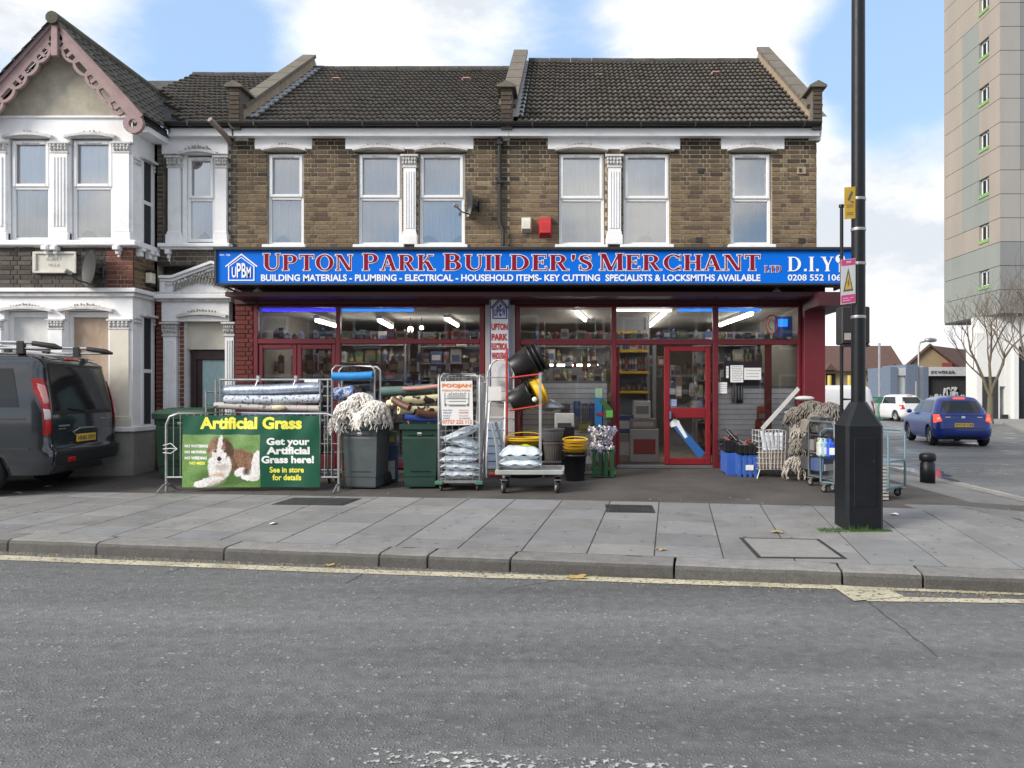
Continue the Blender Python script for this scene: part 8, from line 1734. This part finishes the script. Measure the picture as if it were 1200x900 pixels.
part('pink_band', s, lambda mb: (mb.quad(*[tuple(M @ Vector(v)) for v in ((.02, -.3, .86), (.98, -.3, .86), (.98, -.3, .99), (.02, -.3, .99))], pink), mb.quad(*[tuple(M @ Vector(v)) for v in ((.02, -.3, .02), (.98, -.3, .02), (.98, -.3, .2), (.02, -.3, .2))], pink)))
part('triangle', s, lambda mb: (mb.add([(.16, -.3, .28), (.84, -.3, .28), (.5, -.3, .80)], [(0, 1, 2)], inkm, None, False, M), mb.add([(.26, -.6, .32), (.74, -.6, .32), (.5, -.6, .69)], [(0, 1, 2)], platem, None, False, M), mb.add([(.46, -.9, .36), (.6, -.9, .46), (.52, -.9, .47), (.56, -.9, .58), (.42, -.9, .46), (.5, -.9, .45)], [(0, 1, 2, 3, 4, 5)], inkm, None, False, M)))
part('print', s, lambda mb: [mb.quad(*[tuple(M @ Vector(v)) for v in ((a, -.6, z), (b, -.6, z), (b, -.6, z + .015), (a, -.6, z + .015))], papm) for a, b, z in ((.12, .5, .12), (.12, .65, .07), (.6, .85, .12), (.35, .7, .91), (.35, .7, .935))])
sd = 9.3; spx = PX(986.3, sd); t = thing('signal_post', 'thin black post with a dark signal box, just behind the lamp column', 'signal', (spx, sd, gz(spx, sd))); part('post', t, lambda mb: (mb.tube([(spx, sd, gz(spx, sd)), (spx, sd, PZ(243, sd))], .022, colm, 10), mb.tube([(spx, sd, PZ(243, sd)), (spx, sd, PZ(240, sd))], .035, colm, 10)))
part('signal_box', t, lambda mb: (mb.box(PX(983, sd), sd - .1, PZ(404, sd), PX(1016, sd), sd + .12, PZ(360, sd), trimm, None, None, .015), mb.box(PX(984, sd), sd - .14, PZ(407, sd), PX(1014, sd), sd - .02, PZ(404.5, sd), trimm))); part('label_plate', t, lambda mb: mb.box(PX(986, sd), sd - .106, PZ(399, sd), PX(996, sd), sd - .1, PZ(391, sd), cm_((.33, .30, .26))))
part('sign_arm', t, lambda mb: mb.tube([(spx, sd, PZ(468, sd)), (spx + .12, sd, PZ(468, sd)), (spx + .14, sd, PZ(490, sd))], .014, colm, 6))
# grass at the foot of the column
gm = mat('grass_blade', (.07, .16, .03), rough=.8, var=.4, vs=40); mb = MB(); q = random.Random(3)
for i in range(700):
    e = q.random(); a = q.uniform(-.28, lw + .06); x = LX0 + a; y = LD - q.uniform(0, .07 + .02 * (a < 0)) if a > 0 else LD + q.uniform(-.08, .1); z = gz(x, y) + .005; h = q.uniform(.01, .035) * (2.6 if (0 < a < .22 and q.random() < .25) else 1); dx = q.uniform(-.03, .03)
    mb.add([(x - .003, y, z), (x + .003, y, z), (x + dx, y - q.uniform(0, .02), z + h)], [(0, 1, 2)], gm)
o = mb.obj('grass', kind='stuff'); o['label'] = 'green tufts of grass at the foot of the lamp column'; o['category'] = 'grass'
bx, by = gpz(1087, 567); bz = gz(bx, by); t = thing('bollard', 'short black bollard with a rounded cap near the side street kerb', 'bollard', (bx, by, bz)); M = Matrix.Translation((bx, by, bz)); H_ = 1.0 * (PZ(530, by) - bz)
part('shaft', t, lambda mb: mb.lathe([(0, 0), (.115, 0), (.115, H_ * .66), (.10, H_ * .68), (.10, H_ * .72)], colm, 24, None, M)); part('cap', t, lambda mb: mb.lathe([(.10, H_ * .72), (.125, H_ * .74), (.128, H_ * .92), (.10, H_ * .98), (.0, H_)], colm, 24, None, M))
# ================================================================ BACKGROUND
beige = (.31, .275, .235); gryg = (.235, .255, .235); panm = mat('tower_panel', attr=True, rough=.85, var=.10, vs=.5, bump=.3, bs=8, dirt=.18, dcol=(.2, .19, .17), ds=.8, stretch=(1, 1, .25))
TX, TD = 24.0, 43.05; T = thing('tower_block', 'tall beige and grey tower block with small green-silled windows at the right edge', 'tower', (TX + 8, TD + 6, 0)); TZ = 6.05; ph = 1.34; nrow = 22
part('core', T, lambda mb: (mb.box(TX + .25, TD + .25, TZ + .02, TX + 16, TD + 6.43, TZ + ph * nrow, cm_((.25, .26, .27))), mb.box(TX + .02, TD + .02, TZ - .12, TX + 16, TD + 6.4, TZ, mat('soffit_dark', (.05, .05, .05)))))
dcols = [43.05, 44.17, 45.25, 47.2, 49.5]
for r in range(nrow):
    z0 = TZ + r * ph; z1 = z0 + ph - .03; win = r % 2 == 1
    for c in range(4):
        a, b = dcols[c], dcols[c + 1]
        g = r < 3 or (c == 2 and r < 13) or (c in (1, ) and r == 5) or (c == 3 and r == 4 and False) or (c == 1 and r == 4)
        if r == 3: g = False
        if c == 1 and r >= 1 and win and r > 0:
            segs = [(z0, z0 + .30), (z0 + 1.14 + .12, z1)] if False else [(z0, z0 + .28)]
            for u0, u1 in segs: part('wall_panel', T, lambda mb: mb.box(TX, a + .01, u0, TX + .25, b - .01, u1, panm, gryg if g else beige))
            w_ = part('window', T, lambda mb: (mb.box(TX + .16, a + .01, z0 + .40, TX + .2, a + .08, z1, upvc), mb.box(TX + .16, b - .1, z0 + .40, TX + .2, b - .01, z1, upvc), mb.box(TX + .16, a + .5, z0 + .42, TX + .2, a + .58, z1 - .02, upvc), mb.box(TX + .16, a + .08, z0 + .40, TX + .2, b - .1, z0 + .48, upvc), mb.box(TX + .16, a + .08, z1 - .08, TX + .2, b - .1, z1, upvc)))
            part('pane', w_, lambda mb: mb.box(TX + .19, a + .05, z0 + .45, TX + .22, b - .05, z1, cglass)); part('sill', w_, lambda mb: mb.box(TX - .05, a + .0, z0 + .22, TX + .2, b - .0, z0 + .40, mat('green_sill', (.20, .36, .12), rough=.6)))
        else: part('wall_panel', T, lambda mb: mb.box(TX, a + .0, z0, TX + .25, b - .0, z1, panm, gryg if g else beige))
    for c, (a, b) in enumerate(((24.0, 25.15), (25.15, 28), (28, 32), (32, 40))):
        g = r < 3 or c == 1 and r > 5; part('wall_panel', T, lambda mb: mb.box(a + .01 + (.26 if c == 0 else 0) - (.25 if c == 0 else 0), TD - .02, z0, b - .01, TD + .24, z1, panm, (.20, .21, .21) if g else (.30, .285, .27)))
whp = mat('podium_white', (.66, .66, .64), rough=.8, var=.06, dirt=.15, dcol=(.4, .4, .38)); PD = 43.6
part('podium', T, lambda mb: (mb.box(23.0, PD, -.3, 24.3, PD + 1.2, 5.0, whp), mb.box(24.3, PD, 1.95, 40, PD + 1.2, TZ - .12, whp), mb.box(24.62, PD - .02, -.3, 25.4, PD + 1, TZ - .3, whp), mb.box(23.3, PD + .3, 5.0, 24.4, PD + 1.2, TZ - .12, whp)))
part('podium_pier', T, lambda mb: [mb.box(a, PD - .25, -.3, b, PD, 4.4, whp, None, None, .02) for a, b in ((24.95, 25.25), (25.75, 26.2))])
part('entrance', T, lambda mb: (mb.box(23.3, PD - .02, -.2, 24.2, PD + .1, 2.5, darkin), mb.box(25.26, PD - .03, -.2, 25.74, PD + .1, 4.2, darkin), mb.box(25.45, PD - .05, .0, 25.7, PD, 4.0, cglass)))
part('railing_bits', T, lambda mb: [mb.box(24.35 + .14 * k, PD - .1, -.2, 24.45 + .14 * k, PD - .02, .35, darkin) for k in range(3)])
# far pavement with kerb
mb = MB(); fp = [(16.2, 26.8), (21.6, 38.5), (22, 44), (60, 44), (60, 22), (17.5, 22.5)]; mb.add([(x, y, .11) for x, y in fp] + [(x, y, -.05) for x, y in fp], [list(range(6))[::-1]] + [[i, (i + 1) % 6, (i + 1) % 6 + 6, i + 6] for i in range(6)], concm); mb.obj('far_pavement', kind='structure')
# bare street trees
bark = mat('tree_bark', (.13, .115, .075), rough=.95, var=.3, vs=10); twm = mat('twig', (.15, .12, .10), rough=.95)
def tree(px, py, d, h, seed, label, r0=.19, fork=True):
    q = random.Random(seed); x = PX(px, d); t = thing('bare_tree', label, 'tree', (x, d, .1)); tr = MB(); tw = MB()
    def grow_(p, dr, l, r, lv):
        k = 4; pts = [p]; rs = [r]
        for i in range(k):
            dr = (dr + Vector((q.gauss(0, .10), q.gauss(0, .10), .05))).normalized(); p = p + dr * l / k; pts.append(p); rs.append(r * (1 - .38 * (i + 1) / k))
        (tr if lv < 2 else tw).tube(pts, rs, bark if lv < 2 else twm, 8 if lv < 2 else 4)
        if lv >= 6 or r < .006: return
        for i in range(2 if lv < 1 else (3 if lv < 5 else 2)):
            a = q.uniform(0, 2 * pi); sp_ = q.uniform(.35, .75); nd = (dr + Vector((cos(a) * sp_, sin(a) * sp_, q.uniform(-.1, .2)))).normalized(); st = pts[-1] if i == 0 else pts[q.choice((2, 3, 4))]; grow_(st, nd, l * q.uniform(.62, .85), r * (.62 if i == 0 else .5) , lv + 1)
    base = Vector((x, d, .1)); tr.tube([base, base + Vector((0, 0, .25)), base + Vector((.03, 0, 1.3))], [r0 * 1.25, r0, r0 * .85], bark, 12)
    f = base + Vector((.03, 0, 1.3))
    for dr, l in (((-.30, .1, 1), h * .38), ((.02, -.1, 1), h * .40), ((.26, .1, 1), h * .44)): grow_(f, Vector(dr).normalized(), l, r0 * .55, 1)
    tr.obj('trunk', t); o = tw.obj('crown', t); o['kind'] = 'stuff'; return t
tree(1160, 0, 37, 4.9, 11, 'bare street tree in front of the white tower podium', .15); tree(1222, 0, 34, 5.0, 12, 'bare tree whose twigs reach in from the right edge', .2)
# houses beyond
ybr = mat('buff_brick', (.33, .245, .15), rough=.9, var=.1, vs=2); rtl = mat('brown_roof', (.10, .055, .045), rough=.9, var=.2, vs=3, bump=1, bs=6)
def bbox(n, par, px0, px1, py0, py1, d, dep, m): return part(n, par, lambda mb: mb.box(PX(px0, d), d, PZ(py1, d), PX(px1, d), d + dep, PZ(py0, d), m))
h = thing('brick_house', 'buff brick houses with a brown roof seen between the shop and the lamp column', 'house', (PX(1000, 70), 72, -.5)); d = 70
bbox('wall', h, 930, 1052, 434, 482, d, 8, ybr); part('roof', h, lambda mb: mb.add([(PX(a, d + b), d + b, PZ(c, d)) for a, b, c in ((925, -.5, 435), (1063, -.5, 435), (1044, 4, 402), (925, 4, 402), (1062, 9, 435))], [(0, 1, 2, 3), (1, 4, 2)], rtl))
for a in (970, 1004, 1044): g_ = part('gablet', h, lambda mb: mb.prism([(PX(a - 6, d), PZ(434, d)), (PX(a + 6, d), PZ(434, d)), (PX(a, d), PZ(426, d))], d - .8, d + 2, rtl))
for a, b, c, e in ((968, 979, 438, 452), (1038, 1046, 438, 450), (1016, 1028, 443, 447), (1029, 1042, 443, 447)): w_ = bbox('window', h, a, b, c, e, d - .05, .1, cglass); bbox('glazing_bar', w_, (a + b) / 2 - .4, (a + b) / 2 + .4, c, e, d - .1, .04, darkin)
bbox('band', h, 930, 1052, 458, 461, d - .03, .05, mat('red_band', (.22, .1, .06)))
h = thing('brick_house', 'buff gabled house rising behind the grey garage and black shutter', 'house', (PX(1095, 62), 64, -.5)); d = 62
part('wall', h, lambda mb: mb.prism([(PX(1058, d), -.5), (PX(1136, d), -.5), (PX(1136, d), PZ(436, d)), (PX(1122, d), PZ(428, d)), (PX(1090, d), PZ(406, d)), (PX(1058, d), PZ(433, d))], d, d + .5, ybr)); part('roof', h, lambda mb: (mb.add([P(*q) for q in ((1089, 404.5, d - .1), (1134, 410, d + 4), (1137, 438, d - .2), (1121, 428.5, d - .2), (1121, 426, d + .6))], [(0, 4, 3), (0, 1, 2, 3)], rtl), mb.tube([P(1057, 433.5, d - .1), P(1090, 404.5, d - .1), P(1122, 428.5, d - .1)], .16, rtl, 6))); bbox('dormer', h, 1105, 1116, 425, 433, d - .2, .3, mat('red_frame', (.25, .05, .04)))
GD = 52; h = thing('garage', 'low grey-blue garage building with pale panels beside the black shutter', 'building', (PX(1065, GD), GD + 2, -.2)); gb1 = mat('slate_blue_wall', (.13, .165, .23), rough=.8); gb2 = mat('pale_wall', (.50, .52, .54), rough=.85, dirt=.3)
for a, b, c, m, n in ((1043.5, 1051.5, 430, gb1, 'pier'), (1051.5, 1062, 431, gb2, 'panel'), (1062, 1076, 427, gb1, 'pier'), (1076, 1082, 429, gb2, 'panel'), (1082, 1088, 430, gb1, 'pier')): bbox(n, h, a, b, c, 478, GD + (.25 if n == 'panel' else 0), 4, m)
bbox('fascia', h, 1051.5, 1062, 431, 440, GD + .1, .15, gb2)
h = thing('shuttered_unit', 'black roller shutter with white graffiti under a pale fascia', 'building', (PX(1110, GD), GD + 2, -.2)); bbox('wall', h, 1088.3, 1134, 430, 440.5, GD, 4, gb2); sh_ = bbox('shutter', h, 1088.3, 1134, 440.5, 478, GD + .3, .3, darkin)
def scrawl(mb, x0, x1, y0, y1, n, d, w, m, seed):
    q = random.Random(seed); x = x0; st = (x1 - x0) / n
    for i in range(n):
        pts = [P(x + st * (.1 + .45 * (1 + cos(a + q.uniform(-.3, .3)))) * .8, (y0 + y1) / 2 - (y1 - y0) / 2 * sin(a * q.choice((1, 1, 2))) * q.uniform(.6, 1), d - .004 * i) for a in [q.uniform(0, 2) + 5.2 * k / 7 for k in range(8)]]
        mb.tube(pts, w, m, 4); x += st
part('graffiti', sh_, lambda mb: (scrawl(mb, 1089, 1131, 462, 475, 7, GD + .2, .13, gb2, 5), scrawl(mb, 1106, 1122, 453, 466, 4, GD + .2, .1, gb2, 6))); part('graffiti', h, lambda mb: scrawl(mb, 1091, 1120, 434, 438, 7, GD - .02, .03, inkm, 7))
def post(name, px, py0, d, r, m, label, cat, zb=0): x = PX(px, d); mb = MB(); mb.tube([(x, d, zb), (x, d, PZ(py0, d))], r, m, 8); return single(name, mb, label, cat)
post('grey_pole', 1030.5, 402, 45, .07, galv, 'tall thin grey pole in front of the buff houses', 'pole'); post('yellow_post', 972, 440, 48, .12, mat('post_yellow', (.55, .42, .08)), 'yellow post left of the thin black signal post', 'post'); post('yellow_post', 995.5, 440, 48, .12, MATS['post_yellow'], 'yellow post between the signal post and the lamp column', 'post')
x = PX(1076.5, 57); t = thing('street_lamp', 'distant grey street lamp curving over the roof of the gabled house', 'street lamp', (x, 57, 0)); part('pole', t, lambda mb: mb.tube([(x, 57, 0), (x, 57, PZ(406, 57)), (x + .15, 57, PZ(401, 57)), (x + .5, 57, PZ(400, 57))], .07, galv, 6)); part('lantern', t, lambda mb: mb.blob((x + .9, 57, PZ(398.5, 57)), .5, .2, .18, galv, 8))
post('sign_post', 1073.5, 447, 46, .05, galv, 'short grey post with a small square plate before the garage', 'sign')
mb = MB(); d = 44
for i in range(16): x = PX(1021, d) + i * .075; mb.box(x, d, .05, x + .03, d + .03, PZ(466, d), mat('green_rail', (.03, .20, .12)))
mb.box(PX(1021, d), d, PZ(466.5, d), PX(1045, d), d + .05, PZ(465, d), MATS['green_rail']); o = single('green_fence', mb, 'green railings at the end of the side street', 'fence')
t = thing('low_wall', 'low concrete wall behind the white car', 'wall', (PX(1035, 46), 46, 0)); bbox('wall', t, 1018, 1090, 476, 482, 46, .3, concm)
# a terrace across the road, seen only in the shop glass
rbr = mat('red_brick_opposite', (.20, .10, .07), rough=.9, var=.2, vs=3)
for k in range(4):
    xa = -15 + k * 7.2; h = thing('terraced_house', ('leftmost', 'second', 'third', 'rightmost')[k] + ' brick house across the road, reflected in the shop windows', 'house', (xa + 3.5, -11, 0)); 
    part('wall', h, lambda mb: mb.box(xa, -16, 0, xa + 7.15, -9.5, 5.6, rbr)); part('roof', h, lambda mb: mb.prismx([(-9.2, 5.55), (-12.7, 7.6), (-16.2, 5.55)], xa, xa + 7.15, rtl))
    for c in range(3):
        for z in (.9, 3.6): x = xa + .8 + c * 2.1; w_ = part('window', h, lambda mb: mb.box(x, -9.5, z, x + 1.3, -9.4, z + 1.5, upvc)); part('pane', w_, lambda mb: (mb.box(x + .1, -9.42, z + .1, x + 1.2, -9.38, z + .7, cglass), mb.box(x + .1, -9.42, z + .8, x + 1.2, -9.38, z + 1.4, cglass)))
